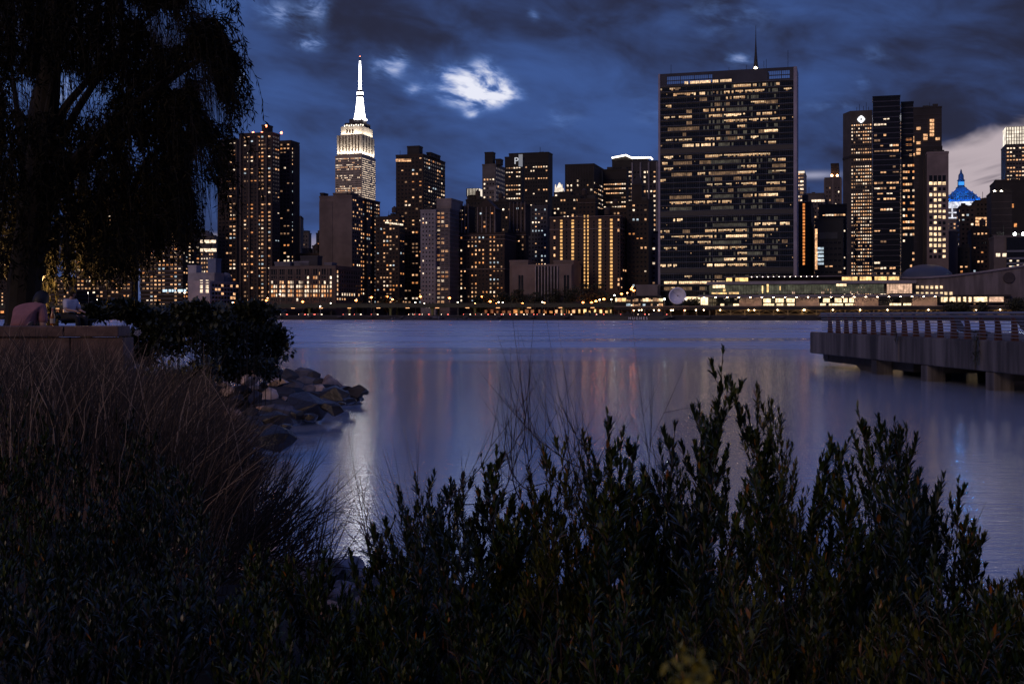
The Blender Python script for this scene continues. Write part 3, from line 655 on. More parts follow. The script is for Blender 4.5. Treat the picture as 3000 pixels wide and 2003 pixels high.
UNSEG = """305:278,520,.9;540,655,.9;690,708,.7;762,790,.7|318:152,162,.6;200,230,.7;805,838,.6|335:220,255,.5;325,385,.8;425,450,.5;493,690,.7|365:220,312,.5;355,392,.4;500,588,.7
388:700,760,.4;440,465,.2;500,515,.3|405:180,210,.8;630,705,.6;440,465,.25|430:290,312,.4;440,465,.2;500,590,.15|450:383,480,1;490,588,.8;655,768,.7|460:220,312,.5|478:178,312,.7;395,470,.6;490,550,.6;560,695,.7;700,768,.6
495:700,805,.5|510:290,312,.4;490,515,.2|530:560,588,.6;668,760,.4;440,465,.2|545:195,350,.35|557:697,768,1;668,690,.4|565:272,285,.5;500,512,.4|590:393,468,.7;508,540,.4;560,585,.6;627,665,.8;700,768,.6
605:185,312,.6|617:460,490,.2|633:272,430,.9;475,555,.6;625,645,.5;685,705,.6;755,785,.6|638:195,228,.7;150,157,.6|663:152,265,.7;645,680,.5|683:178,215,.8;283,312,.5;388,415,1;420,553,.7;560,732,.7;735,805,.7
715:152,212,.7;355,415,.5;420,550,.2;573,655,.7;735,805,.5|720:220,312,.35|740:455,475,.5;560,655,.15|748:178,215,.7|768:352,415,.6;420,553,.5;555,655,.6;735,805,.6|778:218,312,.4|803:152,178,.8;435,470,.4;535,575,.5
828:390,535,.6;573,655,.6;695,805,.7|853:695,805,.5;505,535,.3;560,640,.2|883:625,690,1;695,762,1;590,620,.5|890:387,412,.7;200,312,.25;425,530,.2|912:205,350,.7;352,535,.65;760,800,.5|940:420,530,.15;200,312,.12;625,655,.2
975:583,632,.8;685,770,.6;330,355,.7;195,222,.6;150,158,.6|1015:215,262,.8|1030:640,830,.8;765,800,1;430,600,.15|1060:387,480,.8;485,600,.85;640,760,1|1070:150,212,.7;270,305,.5|1093:485,600,1;643,690,.6|1098:148,172,.7;215,348,.7;350,443,.7
1120:643,690,.5;790,820,.4|1127:282,412,.7;430,550,.15|1152:387,480,.8;485,600,.75|1156:175,240,.6|1180:555,605,.6;620,680,.2|1208:485,600,.8;430,480,.2;690,755,.25|1240:150,240,.8;395,480,.9;485,600,.8;640,690,.8
1272:190,222,.8;278,355,.7;383,425,.7;470,490,.5;540,550,.5;625,632,.6;680,768,.7;150,158,.7|1300:280,315,.8;440,475,.5|1328:175,277,1;282,350,1;352,412,.95;415,520,.9|1358:215,250,.6;175,315,.35;355,380,.4"""
UMAT = {1: emis('office_light_bright', (1,.64,.36), 1.0, 1.0, .45), 2: emis('office_light_mid', (1,.56,.27), .42, 1.0, .35), 3: emis('office_light_low', (1,.58,.30), .14, 1.0, .35), 4: emis('office_light_faint', (.8,.75,.55), .05, .9, .35)}
segs = []
rg = random.Random(5)
for row in UNSEG.replace('\n', '|').split('|'):
    q_, rest = row.split(':'); q_ = float(q_)
    for sgm in rest.split(';'):
        a, c, br = map(float, sgm.split(','))
        xa_, z = b.hit(m, 1850+a/1.7817, 80+q_/1.7817); xc_, _ = b.hit(m, 1850+c/1.7817, 80+q_/1.7817)
        i = round((zt2-z)/fhU-.62); i0 = max(0, int((xa_-m['x'])/bwU)); i1 = min(nb, max(i0+1, round((xc_-m['x'])/bwU)))
        segs.append((i, i0, i1, br))
used = set()
def strip(i, i0, i1, br, kind=None):
    z1_ = zt2-i*fhU-1.25; z0_ = zt2-(i+1)*fhU+.75; mb = MB()
    strips = MB()
    for k in range(i0, i1):
        if (i, k) in used: continue
        used.add((i, k)); x = m['x']+k*bwU
        if rg.random() < .12: continue
        hh = z0_+(z1_-z0_)*(rg.choice((0, 0, 0, .3, .5)) if br < .9 else 0)
        mb.add([(x+.08, yf-.055, hh), (x+bwU-.08, yf-.055, hh), (x+bwU-.08, yf-.055, z1_), (x+.08, yf-.055, z1_)], [(0,1,2,3)])
        if br > .55 and rg.random() < .85: strips.add([(x+.08, yf-.075, z1_-.75), (x+bwU-.08, yf-.075, z1_-.75), (x+bwU-.08, yf-.075, z1_-.4), (x+.08, yf-.075, z1_-.4)], [(0,1,2,3)])
    if not mb.v: return
    br = br*rg.choice((1, 1, .85, .7)); mt = UMAT[1] if br >= .75 else UMAT[2] if br > .42 else UMAT[3] if br > .22 else UMAT[4]
    o = mb.build('window', mt, b.root)
    if strips.v: strips.build('ceiling_light', emis('ceiling_tube_bright' if br > .8 else 'ceiling_tube', (1,.74,.44), 1.9 if br > .8 else 1.0, .6, .8), o)
segs.sort(key=lambda s_: -s_[3])
for i, i0, i1, br in segs[:98]: strip(i, i0, i1, br)
# all the remaining dim glazing of the slab, too small and many to tell apart
mbD = {}
for i, i0, i1, br in segs[98:]:
    for k in range(i0, i1):
        if (i, k) not in used: used.add((i, k)); mbD.setdefault(3 if br > .22 else 4, []).append((i, k, 1))
for i in range(nfl):
    for k in range(nb):
        if (i, k) in used: continue
        if rg.random() < .025: mbD.setdefault(2, []).append((i, k, .3))
        elif rg.random() < .30 and 22 < k < 62: mbD.setdefault(4, []).append((i, k, 1))
V = MB(); idx = []; keys = sorted(mbD)
for kk in keys:
    for (i, k, fr) in mbD[kk]:
        z1_ = zt2-i*fhU-1.25; z0_ = zt2-(i+1)*fhU+.35; x = m['x']+k*bwU
        if fr < 1: z0_ = z1_-.6
        V.add([(x+.08+(.3 if fr < 1 else 0), yf-.05, z0_), (x+bwU-.08-(.3 if fr < 1 else 0), yf-.05, z0_), (x+bwU-.08-(.3 if fr < 1 else 0), yf-.05, z1_), (x+.08+(.3 if fr < 1 else 0), yf-.05, z1_)], [(0,1,2,3)]); idx.append(keys.index(kk))
me = bpy.data.meshes.new('lit_glazing'); me.from_pydata(V.v, [], V.f)
for kk in keys: me.materials.append(UMAT[kk])
me.polygons.foreach_set('material_index', idx); o = link('lit_glazing', me, None, b.root); o['kind'] = 'stuff'

# -- floodlit skyscraper
b = Bld('skyscraper', 'floodlit white stepped skyscraper with a glowing spire, tallest in the skyline', 'skyscraper')
LIME = (.50, .44, .36); tE = 1130
m0 = b.box(982, 1060, 1083, 455, tE, LIME, 'shaft', D=60)
dE = m0['d']; pxm = dE/F
b.grid(m0, dens=.42, fh=3.6, bw=3.0, ww=.62, wh=.55, pal=(WHITE,WHITE,WARM), rowb=.9, colb=.2, top=3, run=.5); b.grid(m0, 'right', dens=.85, fh=3.6, bw=3.6, ww=.6, wh=.55, pal=(WHITE,), rowb=.2, colb=.2, top=3)
def tier(q0, q1, l, r, name='tier', inset=0, mtl=None):
    """stepped block: front columns l..r at the plane of the shaft moved back by inset"""
    x0, z1 = b.hit(m0, l, q1); x1, _ = b.hit(m0, r, q1); z0 = b.hit(m0, 1021, q0)[1]
    MB().box(x0, x1, m0['y']+inset, m0['y']+60-inset, z0, z1).build(name, mtl or wall(LIME), b.root); return x0, x1, z0, z1
EM_W = wall(LIME)
T1 = tier(455, 397, 985.5, 1058, inset=2); T2 = tier(397, 370, 994, 1056, inset=7); T3 = tier(370, 357, 1000, 1054, inset=14, mtl=wall((.06,.055,.055))); T4 = tier(357, 344, 1009, 1047, inset=20, mtl=wall((.08,.07,.07)))
# vertical window strips and arched openings
mb = MB()
for i in range(7):
    x = T1[0]+(T1[1]-T1[0])*(i+1)/8; mb.box(x-1.1, x+1.1, m0['y']+1.7, m0['y']+1.97, T1[2]+6, T1[3]-1.5)
for i in range(4):
    y = m0['y']+9+i*12; mb.box(T1[1]+.03, T1[1]+.3, y, y+3, T1[2]+6, T1[3]-1.5)
mb.build('window_strip', mat('strip_bronze', (.05,.035,.022), .6), b.root)
for i in (-1, 0, 1):
    xc = (T2[0]+T2[1])/2-3+i*5.2; mb = MB(); k = [(xc+1.5*math.cos(a), m0['y']+6.8, T2[2]+9.5+1.8*math.sin(a)) for a in [math.pi*j/8 for j in range(9)]]
    mb.add([(xc-1.5, m0['y']+6.8, T2[2]+4.5), (xc+1.5, m0['y']+6.8, T2[2]+4.5)]+k, [tuple(range(11))]); mb.build('arched_window', mat('arch_dark', (.03,.02,.015), .6), b.root)
xc = (T4[0]+T4[1])/2-0.5; yc = m0['y']+30
zr = lambda q: b.hit(m0, 1033, q)[1]
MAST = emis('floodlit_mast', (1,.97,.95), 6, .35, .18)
xm_, _ = b.hit(m0, 1034, 300)
px_ = pxm
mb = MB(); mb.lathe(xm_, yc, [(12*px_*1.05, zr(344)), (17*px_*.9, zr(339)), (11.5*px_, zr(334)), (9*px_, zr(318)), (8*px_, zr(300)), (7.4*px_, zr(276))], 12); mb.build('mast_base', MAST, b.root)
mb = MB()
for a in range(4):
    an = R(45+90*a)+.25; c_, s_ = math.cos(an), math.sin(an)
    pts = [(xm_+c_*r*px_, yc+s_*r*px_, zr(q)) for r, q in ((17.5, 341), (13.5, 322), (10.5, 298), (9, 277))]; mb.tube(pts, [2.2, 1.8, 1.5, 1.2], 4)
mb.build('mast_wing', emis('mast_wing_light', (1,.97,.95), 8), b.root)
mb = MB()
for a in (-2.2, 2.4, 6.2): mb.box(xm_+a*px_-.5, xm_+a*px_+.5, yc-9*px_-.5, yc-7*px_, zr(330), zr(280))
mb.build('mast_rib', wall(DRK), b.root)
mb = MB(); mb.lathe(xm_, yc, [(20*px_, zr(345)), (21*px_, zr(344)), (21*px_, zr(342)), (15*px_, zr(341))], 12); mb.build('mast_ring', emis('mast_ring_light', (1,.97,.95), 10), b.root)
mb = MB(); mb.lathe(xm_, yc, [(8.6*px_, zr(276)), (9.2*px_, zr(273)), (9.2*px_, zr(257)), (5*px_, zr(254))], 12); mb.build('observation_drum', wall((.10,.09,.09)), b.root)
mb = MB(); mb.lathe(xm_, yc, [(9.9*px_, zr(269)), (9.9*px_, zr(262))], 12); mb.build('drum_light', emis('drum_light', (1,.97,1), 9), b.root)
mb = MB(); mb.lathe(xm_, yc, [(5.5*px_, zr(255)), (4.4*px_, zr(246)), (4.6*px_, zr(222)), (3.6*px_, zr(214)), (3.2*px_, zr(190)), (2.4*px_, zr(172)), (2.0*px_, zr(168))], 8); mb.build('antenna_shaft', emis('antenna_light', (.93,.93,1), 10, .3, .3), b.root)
mb = MB()
for i in range(11): z = zr(220-i*4.7); mb.lathe(xm_, yc, [(4.2*px_-i*.1, z-.35), (4.2*px_-i*.1, z+.35)], 8)
mb.build('antenna_ring', wall(DRK), b.root)
MB().tube([(xm_, yc, zr(169)), (xm_, yc, zr(155))], [1.0, .5], 6).build('antenna_tip', wall((.1,.09,.1)), b.root)
MB().lathe(xm_, yc, [(.2, zr(156)), (1.1, zr(155)), (.2, zr(154))], 6).build('beacon', emis('beacon_red', (1,.22,.1), 9), b.root)
mb = MB()
for i in range(9): x = T3[0]+(T3[1]-T3[0])*i/8; mb.box(x-.9, x+.9, m0['y']+13.4, m0['y']+13.95, T3[2]+2.0+ (i%2)*.8, T3[2]+4.2+(i%2)*.8)
mb.build('parapet_light', emis('parapet_light', (1,.88,.7), 2.5), b.root)
# real floodlights standing on the ledges, one row per setback
def flood(x, y, z, w, power, tilt, rz=0, color=(1,.90,.78)):
    ld = bpy.data.lights.new('floodlight', 'AREA'); ld.shape = 'RECTANGLE'; ld.size = w; ld.size_y = 1.0; ld.energy = power; ld.color = color
    o = bpy.data.objects.new('floodlight', ld); col.objects.link(o); o.parent = b.root; o.location = (x, y, z); o.rotation_euler = (R(180-tilt), 0, rz); return o
wv = T1[1]-T1[0]
flood((T1[0]+T1[1])/2, m0['y']-2.5, T1[2]+1.0, wv, 34000, -14)
flood(T1[1]+3.5, m0['y']+30, T1[2]+1.0, 56, 30000, -14, R(90))
flood((T2[0]+T2[1])/2, m0['y']+3.5, T2[2]+1.2, T2[1]-T2[0], 20000, -16)
flood(T2[1]+3.5, m0['y']+30, T2[2]+1.2, 46, 17000, -16, R(90))
b.finish(maxind=100, minpx=2.2)

# -- right of the slab
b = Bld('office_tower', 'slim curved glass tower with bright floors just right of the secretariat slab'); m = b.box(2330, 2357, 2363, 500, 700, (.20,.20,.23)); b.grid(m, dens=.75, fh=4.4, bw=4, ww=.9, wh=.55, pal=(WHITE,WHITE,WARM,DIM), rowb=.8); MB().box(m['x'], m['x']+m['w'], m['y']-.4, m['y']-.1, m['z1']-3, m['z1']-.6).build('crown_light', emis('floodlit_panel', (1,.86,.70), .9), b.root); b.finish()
b = Bld('brick_tower', 'narrow black brick block with one orange lit window column, first right of the secretariat slab'); m = b.box(2334, 2376, 2386, 592, 100, BRK); b.grid(m, dens=.05, pal=P_RES)
for k in range(19):
    x, z = b.hit(m, 2355, 600+k*9.6); b.cell(m, 'front', x-m['x']-.7, x-m['x']+.7, z-.8, z+.8, emis('window_light_orange', (1,.33,.08), .9, .5))
b.finish()
b = Bld('office_building', 'dark far block with one dotted light row at its top, before the grey setback tower'); m = b.box(2364, 2414, 2420, 566, 420, GRY); b.grid(m, dens=.3, fh=4, bw=3, pal=P_OFF, top=8)
for i in range(12): x, z = b.hit(m, 2380+i*3, 588); b.cell(m, 'front', x-m['x']-.8, x-m['x']+.8, z-1, z+1, WHITE)
b.finish()
b = Bld('art_deco_tower', 'grey setback tower with two amber lamps at the foot of its dark roof block'); m = b.box(2416, 2464, 2474, 520, 480, (.12,.10,.10)); b.grid(m, dens=.16, fh=4, bw=3.2, ww=.4, pal=P_OFF, top=8); piers(b, m, step=6, color=(.2,.17,.165), w=1.4)
mr = mech(b, 2434, 2457, 2461, 479, m, DRK)
for p in (2437, 2453): x, z = b.hit(m, p, 514); MB().lathe(x, m['y']+1.5, [(.4, z-1.2), (1.3, z), (.4, z+1.2)], 8).build('roof_lamp', emis('lamp_amber', (1,.42,.16), 16), b.root)
b.finish()
b = Bld('glass_office_building', 'dark glass block with bright horizontal window rows, left of the round emblem tower'); m = b.box(2398, 2480, 2490, 598, 200, (.03,.032,.038)); b.grid(m, dens=.5, fh=4.0, bw=2.6, ww=.9, wh=.38, pal=P_OFF, rowb=1.0, top=6, run=.5); b.finish()
b = Bld('glass_office_building', 'low dark glass building with blue tinted floors, right of the orange window column'); m = b.box(2387, 2470, 2484, 640, 90, (.02,.022,.026)); b.grid(m, dens=.07, fh=3.9, bw=3.0, ww=.8, wh=.4, pal=(COOL, WARM, DIM), rowb=1.0, top=14)
for k in range(13): x, z = b.hit(m, 2391, 675+k*9.2); b.cell(m, 'front', x-m['x']-.7, x-m['x']+.8, z-1, z+1, WARM)
for k in range(5): x, z = b.hit(m, 2404, 728+k*11); b.cell(m, 'front', x-m['x']-2, x-m['x']+2, z-.8, z+.8, COOL)
mb = MB(); mb.box(m['x']+m['w']*.15, m['x']+m['w']*.8, m['y']-.4, m['y']-.05, b.hit(m, 2430, 700)[1], b.hit(m, 2430, 680)[1]); mb.build('louvre_panel', wall((.055,.06,.07)), b.root); b.finish()
# octagonal office slab with the emblem
b = Bld('office_tower', 'long ribbed office tower with a white round four lobed emblem near its roof', 'office tower')
tM = 620; LX = (.085, .075, .07)
m = b.box(2491, 2498, 2499, 325, tM, LX, None, D=36); m['w'] = b.hit(m, 2556, 400)[0]-m['x']
xl, _ = b.hit(m, 2472, 325)
poly = [(m['x'], m['y']), (m['x']+m['w']+14, m['y']), (m['x']+m['w']+24, m['y']+12), (m['x']+m['w']+24, m['y']+30), (m['x']-6, m['y']+34), (xl-1, m['y']+18)]
MB().prism(poly, 0, m['z1']).build('wall', wall(LX), b.root)
MB().prism([(x*1.0+(.5 if x > 5 else -.5), y-.5) for x, y in poly[:2]]+[poly[2], poly[3], poly[4], (xl-1.5, m['y']+18)], b.hit(m, 2520, 462)[1], b.hit(m, 2520, 455)[1]).build('service_band', wall(DRK), b.root)
b.grid(m, dens=.62, fh=3.75, bw=2.7, ww=.6, wh=.5, pal=(WHITE,WARM,WARM,WHITE,DIM), rowb=.55, colb=.3, top=14, run=.3)
xe, ze = b.hit(m, 2523, 350); rr = 2.6
mb = MB()
for dx, dz in ((1, 0), (-1, 0), (0, 1), (0, -1)):
    n = 18; c_ = [(xe+dx*2.3+1.75*math.cos(2*math.pi*i/n), m['y']-.7, ze+dz*2.3+1.75*math.sin(2*math.pi*i/n)) for i in range(n)]; mb.add(c_, [tuple(range(n))])
for dx, dz in ((1, 1), (1, -1), (-1, 1), (-1, -1)):
    x, z = xe+dx*1.7, ze+dz*1.7; mb.add([(x-1, m['y']-.74, z-1), (x+1, m['y']-.74, z-1), (x+1, m['y']-.74, z+1), (x-1, m['y']-.74, z+1)], [(0,1,2,3)])
mb.build('emblem', emis('sign_bright', (.95,.96,1), 1.5), b.root)
MB().box(xe-.9, xe+.9, m['y']-.95, m['y']-.8, ze-.9, ze+.9).build('emblem_centre', wall(DRK), b.root)
mb = MB()
for p, hh in ((2510, 5), (2518, 8), (2530, 6), (2538, 10), (2545, 5)): x, _ = b.hit(m, p, 320); mb.tube([(x, m['y']+8, m['z1']), (x, m['y']+8, m['z1']+hh)], .22, 4)
mb.build('antenna', wall(DRK), b.root)
b.finish(maxind=100, minpx=2.6)
b = Bld('brick_building', 'dark block with small square windows at the foot of the round emblem tower'); m = b.box(2484, 2504, 2510, 640, 190, DRK); b.grid(m, dens=.45, fh=3.6, bw=3, ww=.55, wh=.5, pal=P_OFF, top=3); b.finish()
# black glass tower pair
BG = mat('curtain_glass_black', (.012, .014, .022), .12, 0, .8)
b = Bld('glass_tower', 'black glass tower with thin blue floor lines, tallest right of the secretariat slab')
m = b.box(2553, 2557, 2637, 284, 116, BG, 'curtain_wall', D=20); m2 = b.box(2636, 2640, 2676, 300, 124, BG, 'curtain_wall', D=30)
for mm in (m, m2):
    mb = MB(); z = 8
    while z < mm['z1']-1: mb.box(mm['x']+.05, mm['x']+mm['w']-.05, mm['y']-.2, mm['y']-.02, z-.35, z+.35); z += 3.6
    mb.build('floor_line', wall((.05,.052,.075)), b.root)
b.grid(m, dens=.17, fh=3.6, bw=2.4, ww=.9, wh=.42, pal=(WARM,WARM,WHITE,DIM), rowb=1.2, colb=.35, top=10, run=.72, dark=False); b.grid(m2, dens=.25, fh=3.6, bw=2.6, ww=.9, wh=.45, pal=(WARM,AMBER,WARM), rowb=.9, top=20, run=.6, dark=False)
xq = lambda p: b.hit(m, p, 500)[0]
mb = MB(); zq = b.hit(m, 2640, 470)[1]; mb.prism([(xq(2640), m['y']-3), (xq(2676), m['y']-3), (xq(2676), m['y']+8), (xq(2640), m['y']+8)], 0, zq); mb.build('lower_wing', BG, b.root)
for k in range(22):
    z = zq-4-k*4.2
    for j in range(5):
        if random.random() < (.75 if k < 12 else .12): x = xq(2645)+j*1.5; b.cell(dict(m, x=0, y=m['y']-3), 'front', x, x+1.2, z-.7, z+.7, random.choice((WARM, WARM, AMBER, WHITE)))
b.finish()
b = Bld('slab_tower', 'plain dark tower with a short vertical string of lit windows behind the black glass tower'); m = b.box(2660, 2676, 2759, 316, 300, (.04,.036,.04), D=30)
MB().box(m['x']+m['w']*.2, m['x']+m['w']+.5, m['y']-1, m['y']-.05, 0, b.hit(m, 2750, 428)[1]).build('lower_block', wall(DRK), b.root)
for p, q in ((2730, 355), (2730, 366), (2730, 376), (2730, 386), (2730, 397), (2711, 398), (2711, 408), (2691, 378), (2747, 408), (2691, 420), (2691, 440), (2690, 451), (2672, 405), (2672, 415), (2674, 455)):
    x, z = b.hit(m, p, q)
    b.cell(m, 'front', x-m['x']-1.6, x-m['x']+1.6, z-.9, z+1.3, WARM, 1.1)
mb = MB(); z = 60
while z < m['z1']-3: mb.box(m['x']+.3, m['x']+m['w']-.3, m['y']-.25, m['y']-.03, z, z+.5); z += 3.7
mb.build('floor_line', wall((.065,.06,.075)), b.root); b.finish()
# beige tower
BEI = (.20, .155, .145)
b = Bld('apartment_tower', 'beige tower with four columns of square windows below a blank top')
m = b.box(2679, 2716, 2779, 447, 84, BEI, D=30)
EMW = emis('window_light_cream', (1,.70,.40), 1.15, .9)
litm = [(0,0,0,0),(1,1,1,1),(0,1,0,0),(1,1,1,1),(0,1,.5,0),(1,1,1,0),(.6,.6,.6,.6),(0,1,.6,1),(0,.6,0,0),(.8,1,1,0),(1,1,1,0),(1,1,1,.6),(1,1,1,1),(0,1,0,.7),(0,0,0,.7)]
for r, row in enumerate(litm):
    q = 513+r*16.5+(10 if r == 0 else 8)
    for c, v in enumerate(row):
        x, z = b.hit(m, 2727+c*13, q); w2 = .85 if r > 1 else 1.0; h2 = 1.0 if r else 2.0
        b.cell(m, 'front', x-m['x']-w2, x-m['x']+w2, z-h2*(v if v else 1), z+h2, EMW if v else None)
for k in range(14):
    q = 545+k*16.3; y, z = b.hits(m, 2706, q)
    for j in range(3): b.cell(m, 'left', 6.5+j*2.6, 8.6+j*2.6, z-1.0, z+1.0, emis('window_light_gold', (1,.52,.17), .95, .5))
    if k % 2 == 0: b.cell(m, 'left', 24, 25.6, z-1, z+1, WHITE)
b.box(2682, 2706, 2720, 440, 100, DRK, 'stair_core', D=14)
mb = MB(); x, _ = b.hit(m, 2716, 500); mb.box(m['x']-.5, m['x']-.02, m['y']+4.5, m['y']+17, 0, m['z1']-1); mb.build('recess', wall(DRK), b.root)  # dark panel on the flank, coloured to read as a shaded recess
b.finish(minpx=2.5)
b = Bld('apartment_building', 'lower plain beige block at the right foot of the beige tower with square windows'); m = b.box(2776, 2780, 2806, 678, 112, (.13,.105,.105), D=24); b.finish()
b = Bld('brick_tower', 'brown brick setback tower directly below the blue lit dome'); m = b.box(2800, 2812, 2858, 604, 220, (.085,.06,.05), D=30); b.grid(m, dens=.12, fh=3.5, bw=3.2, pal=(WARM, WARM, WHITE, COOL)); b.grid(m, 'left', dens=.3, fh=3.5, bw=5, pal=(WARM, WHITE)); b.finish()
b = Bld('office_building', 'grey brown block with lit upper windows to the right of the blue lit dome'); m = b.box(2850, 2857, 2896, 588, 330, (.07,.055,.055), D=30); b.grid(m, dens=.10, fh=3.8, bw=3.2, pal=(WARM, WHITE))
for r in range(3):
    for c in range(5):
        if random.random() < .8: x, z = b.hit(m, 2862+c*7, 640+r*9); b.cell(m, 'front', x-m['x']-1.2, x-m['x']+1.2, z-1, z+1, WARM)
b.finish()
b = Bld('brick_building', 'low dark stepped block with scattered amber windows in front of the brown setback tower'); m = b.box(2838, 2846, 2898, 672, 150, BRK, D=30); b.grid(m, dens=.12, fh=3.2, bw=3.0, pal=P_RES); b.finish()
b = Bld('brick_building', 'dark narrow block with a column of amber windows low beside the plain beige block'); m = b.box(2798, 2806, 2842, 726, 120, DRK, D=20); b.grid(m, dens=.3, fh=3.2, bw=3.0, pal=(WARM, AMBER, COOL)); b.finish()
# blue domed tower
b = Bld('domed_tower', 'tower with a blue floodlit domed roof and spire over a bright white cornice', 'tower'); tD = 640
m = b.box(2745, 2750, 2873, 592, tD, (.16,.14,.15), 'wall', D=46); b.grid(m, dens=.3, fh=4.2, bw=4.0, pal=(WHITE, WARM, WARM), top=22)
FW = emis('floodlit_stone', (.86,.88,1), .85, .9, .25)  # stone emits by itself, the floodlighting is put into the material
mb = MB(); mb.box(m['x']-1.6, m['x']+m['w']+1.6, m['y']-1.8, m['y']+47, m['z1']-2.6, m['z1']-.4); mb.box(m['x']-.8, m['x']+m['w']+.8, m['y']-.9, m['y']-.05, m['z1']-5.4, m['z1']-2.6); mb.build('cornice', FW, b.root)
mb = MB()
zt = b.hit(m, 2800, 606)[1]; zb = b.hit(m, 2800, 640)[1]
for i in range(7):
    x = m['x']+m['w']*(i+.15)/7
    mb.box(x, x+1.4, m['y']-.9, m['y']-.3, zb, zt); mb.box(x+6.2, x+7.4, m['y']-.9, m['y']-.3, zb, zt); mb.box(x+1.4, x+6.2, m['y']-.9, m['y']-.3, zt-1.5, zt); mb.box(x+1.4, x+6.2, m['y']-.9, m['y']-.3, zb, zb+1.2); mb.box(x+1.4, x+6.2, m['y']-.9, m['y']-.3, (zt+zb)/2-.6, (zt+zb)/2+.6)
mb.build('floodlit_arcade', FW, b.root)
xc = b.hit(m, 2821, 570)[0]; yc = m['y']+23; k = m['d']/F; zz_ = lambda q: b.hit(m, 2821, q)[1]
prof = [(50,590),(48,586),(45,580),(38,572),(30,563),(22,556),(15,549),(13,545)]
mb = MB()
for (r0, q0), (r1, q1) in zip(prof, prof[1:]): mb.frust(xc, yc, zz_(q0), zz_(q1), r0*k, 20*r0/50+3, r1*k, 20*r1/50+3)
BLU = mat('copper_roof', (.03, .12, .30), .5, vary=.4, vscale=.4)
mb.build('dome', BLU, b.root)
mb = MB(); mb.lathe(xc, yc, [(14*k, zz_(548)), (15*k, zz_(544)), (10*k, zz_(540)), (9.5*k, zz_(524)), (12*k, zz_(522)), (8*k, zz_(519)), (7.5*k, zz_(506)), (3.5*k, zz_(500)), (2.6*k, zz_(494)), (.6*k, zz_(488))], 8); mb.build('lantern', BLU, b.root)
for r_, n, q in ((46, 9, 584), (37, 8, 575), (28, 6, 565)):
    for i in range(n): x = xc+(-r_+2*r_*i/(n-1))*k; MB().frust(x, yc-(20*r_/50+4), zz_(q), zz_(q-7), .9, .9, .3, .3).build('dormer', emis('dormer_blue', (.01,.16,.8), .35), b.root)  # dormers given a blue glow that stands in for floodlight on them
mb = MB()
for i in range(5): x = xc+(-4+2*i)*k*1.6; mb.box(x-.5, x+.5, yc-10.5*k, yc-10*k, zz_(537), zz_(527)); 
mb.build('lantern_window', emis('lantern_blue', (.05,.35,1), 1.2), b.root)
for (dx, dy, q, e) in ((-42, -26, 594, 9000), (-14, -28, 594, 9000), (14, -28, 594, 9000), (42, -26, 594, 9000), (-10, -18, 553, 5000), (10, -18, 553, 5000), (0, -14, 524, 2500)):
    ld = bpy.data.lights.new('floodlight', 'POINT'); ld.energy = e*.38; ld.color = (.02, .35, 1); ld.shadow_soft_size = .5; o = bpy.data.objects.new('floodlight', ld); col.objects.link(o); o.parent = b.root; o.location = (xc+dx*k, yc+dy, zz_(q)+3)
b.finish()
b = Bld('office_building', 'dark tower with fine horizontal floor lines and two white roof lights, right of the dome'); m = b.box(2892, 2904, 2965, 563, 170, (.045,.04,.042), D=30)
bands(b, m, [m['z1']-7-i*4.6 for i in range(18)], h=.22, proud=.12, color=(.16,.13,.13)); 
for p in (2914, 2934): x, z = b.hit(m, p, 560); MB().lathe(x, m['y']+.5, [(.3, z-.6), (.9, z), (.3, z+.6)], 6).build('roof_lamp', emis('lamp_white', (1,.86,.66), 14), b.root)
mb = MB(); x, _ = b.hit(m, 2894, 700); mb.box(m['x']+.01, m['x']+m['w']*.5, m['y']-6, m['y']-.1, 0, b.hit(m, 2900, 690)[1]); mb.build('annex', wall((.12,.10,.10)), b.root); b.finish()
b = Bld('office_building', 'black tower behind the one with horizontal floor lines, single amber lit window'); m = b.box(2912, 2916, 3035, 530, 290, DRK, D=40); mech(b, 2912, 2916, 2950, 528, m, (.08,.065,.06))
for p, q in ((2966, 603), (2975, 660)): x, z = b.hit(m, p, q); b.cell(m, 'front', x-m['x']-1, x-m['x']+1, z-1.5, z+1.5, AMBER)
b.finish()
b = Bld('office_tower', 'tower with a glowing latticed glass crown at the right edge'); m = b.box(2932, 2946, 3040, 424, 620, (.09,.08,.085), D=40); b.grid(m, dens=.62, fh=4.1, bw=3.4, ww=.7, wh=.42, pal=(WARM,WARM,WHITE), rowb=.6, top=2, run=.5)
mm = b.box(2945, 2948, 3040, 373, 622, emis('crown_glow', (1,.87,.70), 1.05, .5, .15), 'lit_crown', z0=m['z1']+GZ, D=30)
mb = MB(); n = 12
for i in range(n+1): x = mm['x']+mm['w']*i/n; mb.box(x-.4, x+.4, mm['y']-.6, mm['y']-.3, mm['z0'], mm['z1'])
for i in range(6): z = mm['z0']+(mm['z1']-mm['z0'])*i/5; mb.box(mm['x'], mm['x']+mm['w'], mm['y']-.55, mm['y']-.32, z-.25, z+.25)
mb.build('crown_lattice', wall((.35,.28,.22)), b.root)
MB().box(m['x']+m['w']*.66, m['x']+m['w']+1, m['y']-3, m['y']-.9, 0, b.hit(m, 2990, 406)[1]).build('shoulder', wall((.09,.09,.10)), b.root); b.finish(minpx=2.6)
b = Bld('office_building', 'low block at the right edge with bluish glass stripes and two star bright roof lamps'); m = b.box(2904, 2912, 3045, 692, 76, (.15,.125,.125), D=30)
x, _ = b.hit(m, 2948, 700); mb = MB(); mb.box(x, m['x']+m['w']+.5, m['y']-1.5, m['y']-.03, 0, m['z1']-1); mb.build('glass_front', BG, b.root)
mb = MB()
for q in (736, 757, 772, 790): z = b.hit(m, 2970, q)[1]; mb.box(x, m['x']+m['w']+.5, m['y']-1.8, m['y']-1.53, z-.6, z+.6)
mb.build('floor_line', wall((.16,.17,.22)), b.root)
